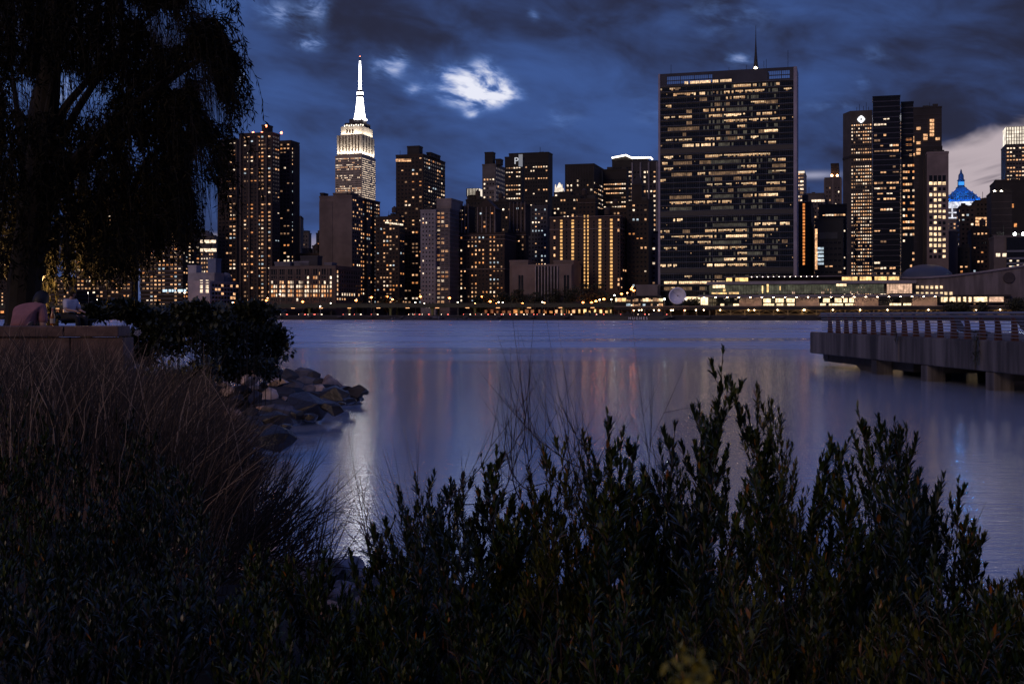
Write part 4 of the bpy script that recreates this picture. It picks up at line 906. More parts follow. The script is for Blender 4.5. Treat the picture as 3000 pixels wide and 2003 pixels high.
for p, q in ((2924, 747), (2943, 747)): xx, z = b.hit(m, p, q); b.cell(m, 'front', xx-m['x']-1.2, xx-m['x']+1.2, z-1, z+1, WHITE, .2)
for i in range(16): xx, z = b.hit(m, 2958+random.random()*60, random.choice((764, 781, 781, 777))); b.cell(m, 'front', xx-m['x']-.5, xx-m['x']+.8, z-.5, z+.4, random.choice((WARM, WHITE, COOL)), 1.6)
for p in (2974, 2999): xx, z = b.hit(m, p, 685); MB().lathe(xx, m['y']+1, [(.3, z-1.2), (.9, z-.5), (.9, z+.4), (.3, z+1)], 8).build('roof_lamp', emis('lamp_cool', (.85,1,.9), 30), b.root)
b.finish()

# -- conference building
b = Bld('conference_building', 'long low glazed conference building with two flat roof slabs and lit terraces')
tc_ = 26; SLB = (.26, .235, .245)
m = b.box(2070, 2674, 2674, 832, tc_, (.05,.05,.05), 'wall', z0=10.5, D=60)
Z = lambda q, p=2370: b.hit(m, p, q)[1]
X_ = lambda p: b.hit(m, p, 850)[0]
zA, zB, zC = Z(832), Z(862), Z(896)
MB().prism([(X_(2072), m['y']-3), (X_(2684), m['y']-3), (X_(2684), m['y']+50), (X_(2100), m['y']+50)], zA, Z(823)).build('roof_slab', wall(SLB), b.root)
MB().prism([(X_(2050), m['y']-7), (X_(2762), m['y']-7), (X_(2762), m['y']+40), (X_(2080), m['y']+40)], Z(870), Z(863.5)).build('terrace_slab', wall(SLB), b.root)
mb = MB(); mb.box(X_(2120), X_(2640), m['y']+9, m['y']+30, zA+.5, Z(810)); mb.build('roof_pavilion', wall((.05,.04,.04)), b.root)
MB().prism([(X_(2118), m['y']+5), (X_(2640), m['y']+5), (X_(2640), m['y']+32), (X_(2118), m['y']+32)], Z(810), Z(806.5)).build('pavilion_roof', wall((.16,.14,.15)), b.root)
GW = emis('terrace_glass_gold', (1,.62,.24), 1.3, .9, .3); GW2 = emis('terrace_glass_dusk', (.45,.46,.30), .11, .8, .3); GW3 = emis('terrace_glass_rose', (1,.62,.42), .75, .6, .4); GW4 = emis('terrace_glass_bright', (1,.72,.42), 1.6, .7, .5)
def pane(p0, p1, q0, q1, mt, off=.1, name='window', yy=None):
    y = (m['y'] if yy is None else yy)-off
    x0, x1 = X_(p0), X_(p1); n = max(1, int((x1-x0)/1.6)); mb = MB()
    for i in range(n): a = x0+(x1-x0)*i/n; mb.add([(a+.07, y, Z(q1)), (a+(x1-x0)/n-.07, y, Z(q1)), (a+(x1-x0)/n-.07, y, Z(q0)), (a+.07, y, Z(q0))], [(0,1,2,3)])
    return mb.build(name, mt, b.root)
for p0, p1 in ((2123, 2141), (2150, 2188), (2466, 2512), (2519, 2554), (2563, 2600), (2604, 2636)): pane(p0, p1, 811, 822, GW, .1, yy=m['y']+9)
for p0, p1, q0, q1, mt in ((2078, 2170, 834, 860, GW2), (2170, 2260, 834, 860, GW2), (2260, 2450, 834, 860, GW2), (2450, 2590, 834, 860, GW2), (2598, 2672, 834, 860, GW3)): pane(p0, p1, q0, q1, mt)
for p0, p1, q0, q1, mt in ((2088, 2124, 833, 842, GW4), (2450, 2480, 830, 839, GW4), (2232, 2236, 836, 858, GW), (2246, 2252, 832, 856, GW), (2118, 2126, 845, 853, GW), (2284, 2287, 838, 850, GW), (2085, 2130, 855, 860, GW), (2135, 2165, 854, 860, GW)): pane(p0, p1, q0, q1, mt, .2)
for p in (2098, 2137, 2154, 2320, 2325, 2406, 2411, 2432, 2490, 2510): pane(p, p+4, 854, 860, GW3, .2)
for p0, p1, q0, q1 in ((2236, 2258, 874, 886), (2272, 2296, 874, 886), (2304, 2328, 874, 886), (2411, 2431, 874, 886), (2445, 2466, 874, 886), (2470, 2484, 874, 886), (2488, 2502, 874, 886)): pane(p0, p1, q0, q1, GW4, .1)
for p0, p1 in ((2148, 2165), (2236, 2268), (2275, 2295), (2306, 2328), (2402, 2420), (2428, 2470), (2476, 2500), (2606, 2640), (2646, 2668), (2660, 2670), (2110, 2122)): pane(p0, p1, 889, 895, GW4, .1)
pane(2008, 2050, 868, 886, GW4, -1.0, yy=m['y']); pane(2052, 2074, 868, 892, GW4, -1, yy=m['y'])
for p0, p1 in ((2166, 2232), (2332, 2400), (2504, 2574), (2672, 2745)): MB().box(X_(p0), X_(p1), m['y']-1.2, m['y']-.3, zC, Z(870.5)).build('stone_panel', wall((.62,.45,.38)), b.root)
MB().box(X_(2674), X_(2748), m['y']+.1, m['y']+6, zC, Z(870)).build('end_wall', wall((.06,.05,.05)), b.root)
for i in range(22):
    p = 2066+i*33.6
    if p > 2755: break
    x = X_(p); MB().lathe(x, m['y']-5.6, [(.35, Z(871.2)), (.55, Z(870.3))], 8).build('downlight', emis('downlight', (1,.72,.45), 40), b.root)
mb = MB(); mb.box(X_(2090), X_(2674), m['y']-2.9, m['y']-2.8, Z(856), Z(855)); 
for i in range(60): x = X_(2090)+i*(X_(2674)-X_(2090))/59; mb.box(x-.06, x+.06, m['y']-2.9, m['y']-2.8, Z(863), Z(856))
mb.build('balustrade', wall((.3,.26,.24)), b.root)
for i in range(13): 
    p = 2200+i*16.2; x = X_(p); MB().lathe(x, m['y']+5.2, [(.2, Z(808.5)), (.42, Z(809.2)), (.2, Z(810))], 6).build('eaves_lamp', emis('lamp_rose', (1,.80,.66), 10), b.root)
mech(b, 2512, 2560, 2566, 801, dict(m, z1=Z(808)), (.17,.16,.18), inset=14)
b.finish()
# assembly hall with swooping roof
b = Bld('assembly_hall', 'pale concrete hall with an upward sweeping roofline and a shallow dome, low at the right')
AH = (.17, .145, .155); tA = 34
m = b.box(2690, 2690, 3060, 830, tA, wall(AH), None, z0=10.5, D=45)
Z = lambda q, p=2800: b.hit(m, p, q)[1]
X_ = lambda p: b.hit(m, p, 850)[0]
top = [(2636, 816), (2672, 817), (2720, 815), (2780, 811), (2840, 804), (2900, 796), (2960, 787), (3060, 771)]
prof = [(X_(p), b.hit(m, p, q)[1]) for p, q in top]; n = len(prof); y0, y1 = m['y'], m['y']+34
base = [(X_(p), 0) for p, q in top]
mb = MB(); mb.add([(x, y0+.6, z) for x, z in prof]+[(x, y0, z) for x, z in base]+[(x, y1, z) for x, z in prof]+[(x, y1, z) for x, z in base],
    [(i, n+i, n+i+1, i+1) for i in range(n-1)]+[(2*n+i, 2*n+i+1, 3*n+i+1, 3*n+i) for i in range(n-1)]+[(i, i+1, 2*n+i+1, 2*n+i) for i in range(n-1)]+[(0, 2*n, 3*n, n), (n-1, 2*n-1, 4*n-1, 3*n-1)])
mb.build('wall', mat('concrete_weathered', AH, .9, vary=.45, vscale=.12, stretch=(2.5,1,.35)), b.root)
mb = MB(); mb.add([(x, y0-.7, z+.0) for x, z in prof]+[(x, y0-.7, z+1.1) for x, z in prof]+[(x, y0+1.5, z+1.1) for x, z in prof]+[(x, y0+1.5, z) for x, z in prof], [(i, i+1, n+i+1, n+i) for i in range(n-1)]+[(n+i, n+i+1, 2*n+i+1, 2*n+i) for i in range(n-1)]+[(i, 3*n+i, 3*n+i+1, i+1) for i in range(n-1)]); mb.build('roof_edge', wall((.24,.21,.24)), b.root)
xd = X_(2722); mb = MB(); k = m['d']/F
prof2 = [(80*k, Z(817)), (78*k, Z(812)), (70*k, Z(795)), (58*k, Z(784)), (42*k, Z(776)), (24*k, Z(771)), (.5, Z(769))]
mb.lathe(xd, y0+22, prof2, 32); mb.build('dome', mat('dome_lead', (.06,.07,.10), .45), b.root, smooth=True)
for i in range(6):
    for q, h in ((841, 2.6), (858, 1.4)):
        p = 2688+i*14; x, z = b.hit(m, p, q); MB().box(x-.75, x+.75, y0-.3, y0-.1, z-h/3, z+h/3).build('window', EMW, b.root)
for p in (2771, 2786): x, z = b.hit(m, p, 861); MB().box(x-.8, x+.8, y0-.3, y0-.1, z-1.2, z+1.2).build('window', EMW, b.root)
for p0, p1 in ((2757, 2762), (2764, 2776), (2782, 2800), (2806, 2814), (2822, 2830), (2838, 2846), (2853, 2892), (2898, 2940)):
    x0, x1 = X_(p0), X_(p1); MB().box(x0, x1, y0-.35, y0-.15, Z(884), Z(870)).build('window', GW4 if p0 != 2898 else GW3, b.root)
MB().box(X_(2750), X_(2960), y0-3.5, y0-.05, Z(869), Z(864)).build('canopy', wall((.04,.035,.04)), b.root)
x, z = b.hit(m, 2956, 814); mb = MB(); mb.lathe(0, 0, [(3.4, 0), (3.1, .4), (.3, .5)], 16); o = mb.build('wall_emblem', wall((.05,.04,.045)), b.root); o.location = (x, y0-.2, z); o.rotation_euler = (R(90), 0, 0)
b.finish()
# library block with glazed ground floors
b = Bld('library_building', 'low glazed block with two lit floors left of the round dish')
m = b.box(1800, 1936, 1936, 868, 24, DRK, z0=8.5, D=30); Z = lambda q: b.hit(m, 1870, q)[1]; X_ = lambda p: b.hit(m, p, 880)[0]
rg = random.Random(3)
p = 1803
while p < 1932:
    w = rg.choice((4, 6, 9, 13))
    if rg.random() < .75: mb = MB(); mb.box(X_(p), X_(p+w-1), m['y']-.25, m['y']-.1, Z(883), Z(873+rg.choice((0, 2, 5)))); mb.build('window', rg.choice((WARM, GW, GW4, DIM)), b.root)
    if rg.random() < .7: mb = MB(); mb.box(X_(p), X_(p+w-1), m['y']-.25, m['y']-.1, Z(896), Z(889+rg.choice((0, 1, 3)))); mb.build('window', rg.choice((WHITE, COOL, WARM, DIM)), b.root)
    p += w
b.box(1864, 1926, 1930, 835, 36, (.20,.17,.17), 'upper_block', z0=m['z1']+8, D=12); MB().box(X_(1862), X_(1932), m['y']-2, m['y']+10, Z(867), Z(864.5)).build('canopy_roof', wall((.12,.10,.10)), b.root)
b.finish()
# dish
dr = gp(sp(1985, 20), 20, 10.0); dsh = empty('round_dish', dr, 0, 'big round grey white dish on a post in front of the glass slab', 'dish')
kd = yt(1985, 20)/F; RD = 25.3*kd
c0 = at(1984.5, 866.5, yt(1985, 20))-dr
mb = MB(); prof = [(.05, .9), (RD*.35, .78), (RD*.7, .42), (RD, 0)]; n = 36
mb.lathe(0, 0, [(RD, 0), (RD*.99, .12), (RD*.7, -.25), (RD*.35, -.6), (.05, -.75)], n); o = mb.build('dish', mat('dish_paint', (.80,.80,.92), .6, vary=.08, vscale=.6), dsh, True); o.location = c0; o.rotation_euler = (R(82), 0, R(-14))
mb = MB(); mb.tube([(0,0,0), (0,-1.7,.1)], .16, 6); mb.tube([(-RD*.5,0,RD*.5), (0,-1.7,.1)], .05, 4); mb.tube([(RD*.6,0,RD*.1), (0,-1.7,.1)], .05, 4); mb.box(-.35,.35,-2.0,-1.6,-.3,.4); o = mb.build('feed_arm', wall(DRK), dsh); o.location = c0
mb = MB(); mb.tube([(.2, .8, 0), (c0.x+.2, 1.2, c0.z)], .35, 8); mb.build('post', wall((.2,.2,.22)), dsh)

# -- riverside roadway structures
DK = mat('deck_girder', (.055,.058,.038), .7, vary=.4, vscale=.3)
s0, s1 = sp(560, 25), sp(1805, 25)
rt = empty('elevated_highway', gp(s0, 25, GZ), -TH, 'long dark green elevated highway deck on steel columns along the far shore', 'highway')
L_ = s1-s0; zt = zp(889, 1300, 25)-GZ; zb = zp(900, 1300, 25)-GZ
MB().box(-260, L_, 0, 16, zb, zb+.9).build('deck_slab', DK, rt); MB().box(-260, L_, -.4, 0, zb-.2, zt).build('fascia_girder', DK, rt)
mb = MB(); mb.box(-260, L_, -.25, -.1, zt+.45, zt+.6)
for i in range(150): mb.box(-255+i*(L_+255)/150, -255+i*(L_+255)/150+.12, -.25, -.1, zt, zt+.5)
mb.build('railing', wall((.10,.10,.08)), rt)
CG = mat('column_paint', (.16,.17,.055), .7)
for i in range(19):
    x = -240+i*(L_+235)/18; mb = MB(); mb.box(x-.7, x+.7, 1, 2.2, 0, zb); mb.frust(x, 1.6, zb-1.2, zb, .8, .8, 2.2, 1.2); mb.box(x-.5, x+.5, 13, 14, 0, zb); mb.build('column', CG, rt)
def lampmat(k): return [emis('lamp_sodium', (1,.25,.05), 22), emis('lamp_white', (1,.86,.66), 14), emis('lamp_amber', (1,.42,.16), 16), emis('lamp_cool', (.85,1,.9), 30)][k]
for i in range(26):
    x = -250+(i+.5)*(L_+245)/26; MB().box(x-1.2, x+1.2, .3, 1.2, zb-.55, zb-.25).build('underdeck_lamp', emis('underdeck_light', (1,.48,.20), 2.5), rt)
# road level wall glowing behind the columns
def shopfront(p0, p1, q0, q1, t, name, label, mt, n=5):
    o = empty(name, gp(sp(p0, t), t, GZ), -TH, label, 'building'); w = sp(p1, t)-sp(p0, t); z1 = zp(q0, p0, t)-GZ
    MB().box(0, w, 0, 8, 0, z1).build('wall', wall((.16,.09,.07)), o); rg = random.Random(int(p0))
    for i in range(n):
        a = w*i/n+.6; bb = w*(i+1)/n-.6-rg.random()*w/n*.4; MB().box(a, bb, -.15, -.03, z1*.35, z1*rg.choice((.85, .7, .9))).build('window', rg.choice(mt), o)
    return o
DIMR = emis('window_light_rust', (1,.36,.16), .28, .8, .5)
shopfront(1418, 1570, 905, 921, 46, 'service_building', 'rust coloured lit wall seen under the highway deck, left end', (DIMR, DIMR, AMBER), 9)
shopfront(1575, 1690, 905, 921, 46, 'service_building', 'amber lit low wall seen under the highway deck, middle stretch', (DIMR, AMBER, WARM), 7)
shopfront(1692, 1800, 904, 921, 46, 'service_building', 'yellow lit low wall seen under the highway deck, right end by the barge', (GW, AMBER, DIMR), 7)
shopfront(0, 330, 905, 921, 46, 'service_building', 'low lit wall glimpsed behind the park bushes at the far left', (AMBER, WARM, DIMR, GW), 16)
shopfront(505, 640, 905, 918, 44, 'service_building', 'lit garage front below the white warehouse', (WARM, WHITE, AMBER), 12)
# covered platform and lit truss on the right
rt = empty('riverside_platform', gp(sp(1800, 12), 12, GZ), -TH, 'long dark platform deck carried over the shore road on a lit steel truss', 'platform')
L2 = sp(3060, 12)-sp(1800, 12); zt = zp(896.5, 2300, 12)-GZ; zb = zp(907, 2300, 12)-GZ
MB().box(0, L2, 0, 22, zb, zt).build('deck', wall((.035,.032,.035)), rt)
MB().box(0, L2, -.5, -.02, zt-.3, zt+.15).build('edge_strip', wall((.30,.24,.20)), rt)
TR = mat('truss_paint', (.42,.30,.12), .6)
nx = lambda p: sp(p, 12)-sp(1800, 12)
zl = .6
for i in range(22):
    p = 2098+i*42; x = nx(p)
    if x > L2: break
    x2 = nx(p+42); mb = MB(); mb.box(x-.35, x+.35, .6, 1.3, 0, zb); mb.tube([(x+.3, 1, zl+.4), ((x+x2)/2, 1, zb-.6)], .22, 4); mb.tube([(x2-.3, 1, zl+.4), ((x+x2)/2, 1, zb-.6)], .22, 4); mb.build('truss_bay', TR, rt)
MB().box(nx(2095), L2, .7, 1.3, zl-.1, zl+.3).build('bottom_chord', TR, rt); MB().box(nx(2095), L2, .7, 1.3, zb-.5, zb-.1).build('top_chord', TR, rt)
for i in range(8):
    x = nx(1812+i*38); MB().box(x-.3, x+.3, 1, 1.8, 0, zb).build('column', wall((.22,.17,.12)), rt)
for p in (1872, 1880, 1916, 1930, 1966, 1972, 2039, 2062, 2110, 2193, 2210, 2278, 2354, 2358, 2440, 2520, 2600, 2720, 2790, 2860, 2930):
    x = nx(p); MB().lathe(x, -.3, [(.12, zb-.5), (.38, zb-.2), (.12, zb+.1)], 6).build('deck_lamp', emis('deck_lamp', (1,.68,.38), 22), rt)
for i in range(16):
    x = nx(2110+i*58); MB().box(x-1, x+1, 6, 6.6, zb-.5, zb-.2).build('underdeck_lamp', emis('underdeck_light', (1,.48,.20), 2.5), rt)
MB().box(0, L2, 21, 21.6, 0, zb-.02).build('back_wall', wall((.26,.18,.12)), rt)
# seawall
sw = empty('seawall', gp(sp(-200, 0), 0, 0), -TH, 'dark low seawall with fender piers along the far waterline', 'wall'); L3 = sp(3100, 0)-sp(-200, 0)
MB().box(0, L3, 0, 4.5, -1, 2.9).build('wall', wall((.03,.027,.028)), sw)
MB().box(0, L3, -.5, -.03, 2.4, 3.1).build('coping', wall((.055,.05,.052)), sw)
for i in range(34):
    x = 20+i*(L3-40)/33; MB().box(x-1.6, x+1.6, -2.2, -.55, 1.9, 2.7).build('fender', wall((.07,.06,.065)), sw)
# cars on the shore road
def make_car(rear, body=(.05,.05,.06)):
    r = empty('parked_car', (0,0,0)); mb = MB(); pr = [(0,.35),(0,.85),(.5,.95),(1.0,1.42),(2.6,1.45),(3.3,.98),(4.2,.85),(4.3,.35)]
    n = len(pr); mb.add([(x,0,z) for x,z in pr]+[(x,1.7,z) for x,z in pr], [tuple(range(n)), tuple(range(n, 2*n))[::-1]]+[(i, n+i, n+(i+1)%n, (i+1)%n) for i in range(n)]); mb.build('body', mat('car_paint', body, .3), r)
    for x in (.8, 3.4): mb = MB(); mb.lathe(0, 0, [(.32, -.1), (.32, .1)], 12); o = mb.build('wheel', mat('tyre', (.02,.02,.02), .9), r); o.location = (x, -.02, .32); o.rotation_euler = (R(90), 0, 0)
    for x in (0, 4.3):
        lead = (x > 0) != rear
        for y in (.25, 1.45): MB().box(x-.16, x+.16, y-.28, y+.28, .52, .84).build('headlight' if lead else 'taillight', emis('headlight', (1,.74,.55), 5) if lead else emis('taillight', (1,.16,.12), 5), r)
    return r
kids = lambda o: [c for c in bpy.data.objects if c.parent == o]
carp = [make_car(False), make_car(True)]; first = [True, True]; kk = [kids(c) for c in carp]
rg = random.Random(9)
for i in range(44):
    p = 810+i*26+rg.random()*26
    if p > 2000: break
    if rg.random() < .3: continue
    j = int(rg.random() < .4); t = 9.5 if j else 13
    if first[j]: o = carp[j]; first[j] = False
    else:
        o = carp[j].copy(); col.objects.link(o)
        for c in kk[j]: c2 = c.copy(); col.objects.link(c2); c2.parent = o
    o.location = gp(sp(p, t), t, 3.0); o.rotation_euler = (0, 0, -TH+(R(0)))
    o.name = 'car'; tag(o, 'small dark car with lit tail lights in the shore road queue under the elevated deck' if j else 'small dark car with lit headlights in the shore road queue under the elevated deck', 'car', 'cars queuing on the far shore road with ' + ('red' if j else 'white')+' lights')
# traffic on top of the elevated road
# street lamps
LAMPS = [(258,858,1,60),(286,878,1,30),(325,886,0,30),(541,858,1,40),(559,887,0,34),(543,886,1,30),(682,886,1,30),(688,887,0,34),(765,888,1,30),(780,880,0,44),(784,873,2,60),(820,862,1,30),(887,884,0,34),(938,897,1,8),(969,888,1,30),
 (1043,880,0,34),(1088,871,0,44),(1095,893,1,26),(1134,869,0,50),(1150,877,0,40),(1217,886,1,30),(1232,869,0,36),(1243,889,1,30),(1317,873,0,40),(1341,886,1,26),(1392,889,2,26),(1412,869,0,60),(1436,883,0,40),(1454,890,0,30),(1461,885,1,30),(1473,886,1,34),(1531,889,0,30),
 (1589,885,1,30),(1595,887,2,30),(1708,886,0,34),(1733,886,0,40),(1746,882,0,36),(1757,878,1,34),(1769,876,0,34),(1800,865,3,30),(1791,877,1,26),(1821,861,0,50),(1850,847,0,70),(1853,841,2,70),(1857,851,0,60),(1838,858,2,50),(1947,876,3,20),(2010,876,1,20),(1857,909,2,9),(1931,909,2,9),(2006,909,2,9)]
ORD = ['first','second','third','fourth','fifth','sixth','seventh','eighth','ninth','tenth','eleventh','twelfth','thirteenth','fourteenth','fifteenth','sixteenth','seventeenth','eighteenth','nineteenth','twentieth','twenty-first','twenty-second','twenty-third','twenty-fourth','twenty-fifth']
LAMPS.sort(); cnt = {}
CN = {0: 'orange', 1: 'white', 2: 'amber', 3: 'greenish white'}
for (p, q, k, t) in LAMPS:
    cnt[k] = cnt.get(k, 0)+1; d = yt(p, t); zh = ZC+(HY-q)/F*d; base = GZ if q > 880 or t > 45 or t < 20 else GZ
    o = empty('street_lamp', gp(sp(p, t), t, base), -TH, '%s street lamp on the far shore, %s of that colour from the left' % (CN[k], ORD[cnt[k]-1]), 'street lamp', 'street lamps along the far shore')
    h = max(2.0, zh-base); mb = MB(); mb.tube([(0, .5, 0), (0, .5, h+.2), (0, .2, h+.5)], [.16, .1, .08], 5); mb.build('pole', mat('lamp_pole', (.30,.29,.28), .5), o)
    r = .85 if k == 0 else .6 if k == 3 else .5
    MB().lathe(0, -.1, [(.1, h-r*.6), (r, h-r*.2), (r, h+r*.2), (.15, h+r*.6)], 8).build('lamp_head', lampmat(k), o)
# far shore trees
def leaf_tris(P, Dn, Ln, Wd, up=(0,0,1), fold=.25, bend=0.0):
    """one folded, slightly bent leaf (4 triangles) per row: P base, Dn unit direction, Ln length, Wd width"""
    n = len(P); up = np.tile(np.array(up, float), (n, 1)) if np.ndim(up) == 1 else up
    sd_ = np.cross(Dn, up); ln = np.linalg.norm(sd_, axis=1, keepdims=True); sd_ = np.where(ln > 1e-3, sd_/np.maximum(ln, 1e-3), np.array([1., 0, 0])); nn = np.cross(sd_, Dn)
    L = Ln[:, None]; Wd = Wd[:, None]
    m1 = P+Dn*L*.33+nn*L*bend*.3; m2 = P+Dn*L*.68+nn*L*bend*.8; tip = P+Dn*L+nn*L*bend*1.3
    V = np.stack([P, m1-sd_*Wd*.45+nn*Wd*fold, m1+sd_*Wd*.45+nn*Wd*fold, m2-sd_*Wd*.42+nn*Wd*fold, m2+sd_*Wd*.42+nn*Wd*fold, tip], 1).reshape(-1, 3)
    base = (np.arange(n)*6)[:, None, None]; T_ = np.array([[0,2,1],[1,2,4],[1,4,3],[3,4,5]])[None]+base
    return V, T_.reshape(-1, 3)
def leaf_simple(P, Dn, Ln, Wd, rv):
    n = len(P); sd_ = np.cross(Dn, rv); sd_ /= np.maximum(np.linalg.norm(sd_, axis=1, keepdims=True), 1e-3)
    L = Ln[:, None]; Wd = Wd[:, None]; V = np.stack([P, P+Dn*L*.45-sd_*Wd*.5, P+Dn*L, P+Dn*L*.45+sd_*Wd*.5], 1).reshape(-1, 3)
    base = (np.arange(n)*4)[:, None, None]; return V, (np.array([[0,1,2],[0,2,3]])[None]+base).reshape(-1, 3)
def unit(a): return a/np.maximum(np.linalg.norm(a, axis=-1, keepdims=True), 1e-9)
LEAFFAR = mat('leaf_far', (.030,.036,.020), .8, island=[(0, (.018,.022,.012)), (1, (.05,.05,.022))])
BARK = mat('bark', (.020,.016,.012), .9, bump=.02, bscale=9, vary=.4, vscale=4)
def far_tree(p, q, wpx, hpx, t, label):
    d = yt(p, t); base = gp(sp(p, t), t, GZ); k = d/F; W_ = wpx*k/2; ztop = ZC+(HY-q)/F*d; H_ = ztop-GZ
    o = empty('tree', base, RNG.random()*6, label, 'tree', 'trees along the far shore')
    mb = MB(); mb.tube([(0,0,0), (.2,0,H_*.35), (0,.1,H_*.7)], [.35,.25,.1], 6)
    for i in range(4): a = i*1.6; mb.tube([(0.1,0,H_*.35), (W_*.5*math.cos(a), W_*.5*math.sin(a), H_*.65)], [.15,.05], 5)
    mb.build('trunk', BARK, o)
    n = int(900); c = RNG.normal(size=(9, 3))*np.array([W_*.42, W_*.42, H_*.16])+np.array([0,0,H_*.62]); pick = RNG.integers(0, 9, n)
    P = c[pick]+unit(RNG.normal(size=(n, 3)))*RNG.random((n, 1))**.4*np.array([W_*.5, W_*.5, H_*.22]); P[:, 2] = np.clip(P[:, 2], H_*.18, H_*.98)
    V, T_ = leaf_simple(P, unit(RNG.normal(size=(n, 3))), np.full(n, 1.3)*RNG.uniform(.6, 1.3, n), np.full(n, .9), unit(RNG.normal(size=(n, 3))))
    link('crown', mesh_tris('crown', V, T_), LEAFFAR, o)
FT = [(1395,862,50,44,'far shore tree left of the low stone block, beside the arched lights'),(1430,858,46,44,'rounded far shore tree under the left wing of the stone block'),(1468,852,60,50,'broad dark far tree at the left foot of the stone block'),(1520,850,60,50,'broad dark far tree in front of the left half of the stone block'),
 (1570,858,56,44,'low wide far tree in front of the finned centre of the stone block'),(1622,846,64,60,'tallest rounded far tree at the right end of the stone block'),(1672,838,60,64,'tall dark far tree between the stone block and the hotel'),(1722,832,76,70,'largest dark far tree in front of the golden window columns'),
 (1772,846,60,54,'far tree under the right end of the hotel'),(1812,862,46,40,'small far tree right below the hotel corner beside orange lamps'),(1128,868,40,36,'small far tree behind orange lamps below the blank slab tower'),(1170,874,40,30,'low far tree right of the blank slab tower'),
 (1055,876,30,26,'small far tree at the right corner of the long brick office'),(905,884,26,20,'tiny far tree before the long brick office'),(2020,874,44,24,'small shrubby tree just right of the round dish'),(2790,884,46,16,'low tree in front of the assembly hall lit windows, left one'),(2822,885,40,14,'low tree in front of the assembly hall lit windows, middle one'),
 (2876,886,40,14,'low tree in front of the assembly hall lit windows, right one'),(2975,872,80,34,'dark bushy tree at the right edge below the assembly hall'),(720,884,50,22,'low far tree right of the white warehouse'),(430,884,60,24,'low far tree below the slim balcony tower')]
for p, q, w, h, lb in FT: far_tree(p, q, w, h, 10 if 'assembly' in lb else 22 if 'dish' in lb else 44, lb)
# rocky islet and barge
ROCKM = [mat('rock_dark', (.050,.044,.044), .75, two=(.022,.02,.02), vscale=2.2, bump=.05, bscale=5), mat('rock_grey', (.13,.12,.13), .75, two=(.07,.06,.065), vscale=2.2, bump=.05, bscale=5),
         mat('rock_tan', (.66,.42,.28), .8, two=(.16,.10,.075), vscale=1.8, bump=.05, bscale=5), mat('rock_pale', (.82,.62,.50), .8, two=(.26,.19,.16), vscale=2.0, bump=.05, bscale=5), mat('rock_wet', (.014,.013,.014), .28, two=(.03,.026,.024), vscale=2, bump=.04, bscale=5), mat('rock_blue', (.26,.26,.34), .6, two=(.06,.055,.065), vscale=5, bump=.03, bscale=12)]
def rock_mesh(sx, sy, sz, seed, cuts=3):
    rg = np.random.default_rng(seed); n = 20; v = unit(rg.normal(size=(n, 3))); v[:, 2] *= .92; v *= rg.uniform(.82, 1.1, (n, 1)); v /= np.abs(v).max(axis=0)
    import bmesh
    bm = bmesh.new(); vs = [bm.verts.new((p[0]*sx, p[1]*sy, p[2]*sz)) for p in v]; r = bmesh.ops.convex_hull(bm, input=vs)
    bmesh.ops.delete(bm, geom=list({g for g in r['geom_interior']+r['geom_unused'] if isinstance(g, bmesh.types.BMVert)}), context='VERTS')
    bmesh.ops.dissolve_limit(bm, angle_limit=R(14), verts=bm.verts, edges=bm.edges)
    bmesh.ops.bevel(bm, geom=list(bm.edges), offset=.07*min(sx, sz), segments=2, profile=.6, affect='EDGES', clamp_overlap=True)
    me = bpy.data.meshes.new('rock'); bm.to_mesh(me); bm.free(); return me
isl = gp(sp(1320, -26), -26, 0); k = yt(1320, -26)/F
V = MB(); rg = random.Random(4); allv = []
mb = MB(); w2 = 205*k
prof = [(-1, .2), (-.9, 1.2), (-.7, 2.0), (-.45, 2.6), (-.2, 2.2), (.05, 1.6), (.3, 1.0), (.6, .6), (1, .15)]
mb.add([(x*w2, -4, -.5) for x, z in prof]+[(x*w2, -1, z*.9) for x, z in prof]+[(x*w2, 3, z) for x, z in prof]+[(x*w2, 7, -.5) for x, z in prof], [(r*9+i, r*9+i+1, (r+1)*9+i+1, (r+1)*9+i) for r in range(3) for i in range(8)])
o = mb.build('rocky_islet', ROCKM[0]); o.location = isl; o.rotation_euler = (0, 0, -TH); tag(o, 'low dark rocky islet with rubble in front of the far seawall', 'islet')
for i in range(34):
    f_ = rg.random(); x = -w2*.95+2*w2*.9*f_; zz2 = np.interp(x/w2, [a for a, _ in prof], [b_ for _, b_ in prof])
    me = rock_mesh(rg.uniform(.7, 1.9), rg.uniform(.6, 1.4), rg.uniform(.5, 1.1), i); o = link('boulder', me, ROCKM[1] if rg.random() < .4 else ROCKM[0]); p_ = gp(0, 0); v = Vector((isl.x, isl.y))+U*x+N*rg.uniform(-3.4, 0)
    o.location = (v.x, v.y, zz2*.75); tag(o, 'small boulder lying on the low rocky islet in the far channel', 'boulder', 'boulders on the far rocky islet')
P3 = gp(sp(1690, -4), -4, 0); bg_ = empty('work_barge', P3, -TH, 'long black barge with white hull lettering moored at the far seawall', 'barge')
Lb = sp(1975, -4)-sp(1690, -4); mb = MB()
prb = [(0, 2.6), (2.5, 0), (Lb-9, 0), (Lb, 2.9), (Lb-2, 3.0), (0, 2.9)]
mb.add([(x, -8, z-.3) for x, z in prb]+[(x, -1.2, z-.3) for x, z in prb], [tuple(range(6)), tuple(range(6, 12))[::-1]]+[(i, 6+i, 6+(i+1) % 6, (i+1) % 6) for i in range(6)]); mb.build('hull', mat('hull_black', (.012,.012,.014), .5), bg_)
mb = MB(); mb.box(Lb*.50, Lb*.60, -6, -3, 2.7, 4.4); mb.box(Lb*.53, Lb*.56, -5.5, -4, 4.4, 5.4); mb.build('deck_house', wall(DRK), bg_)
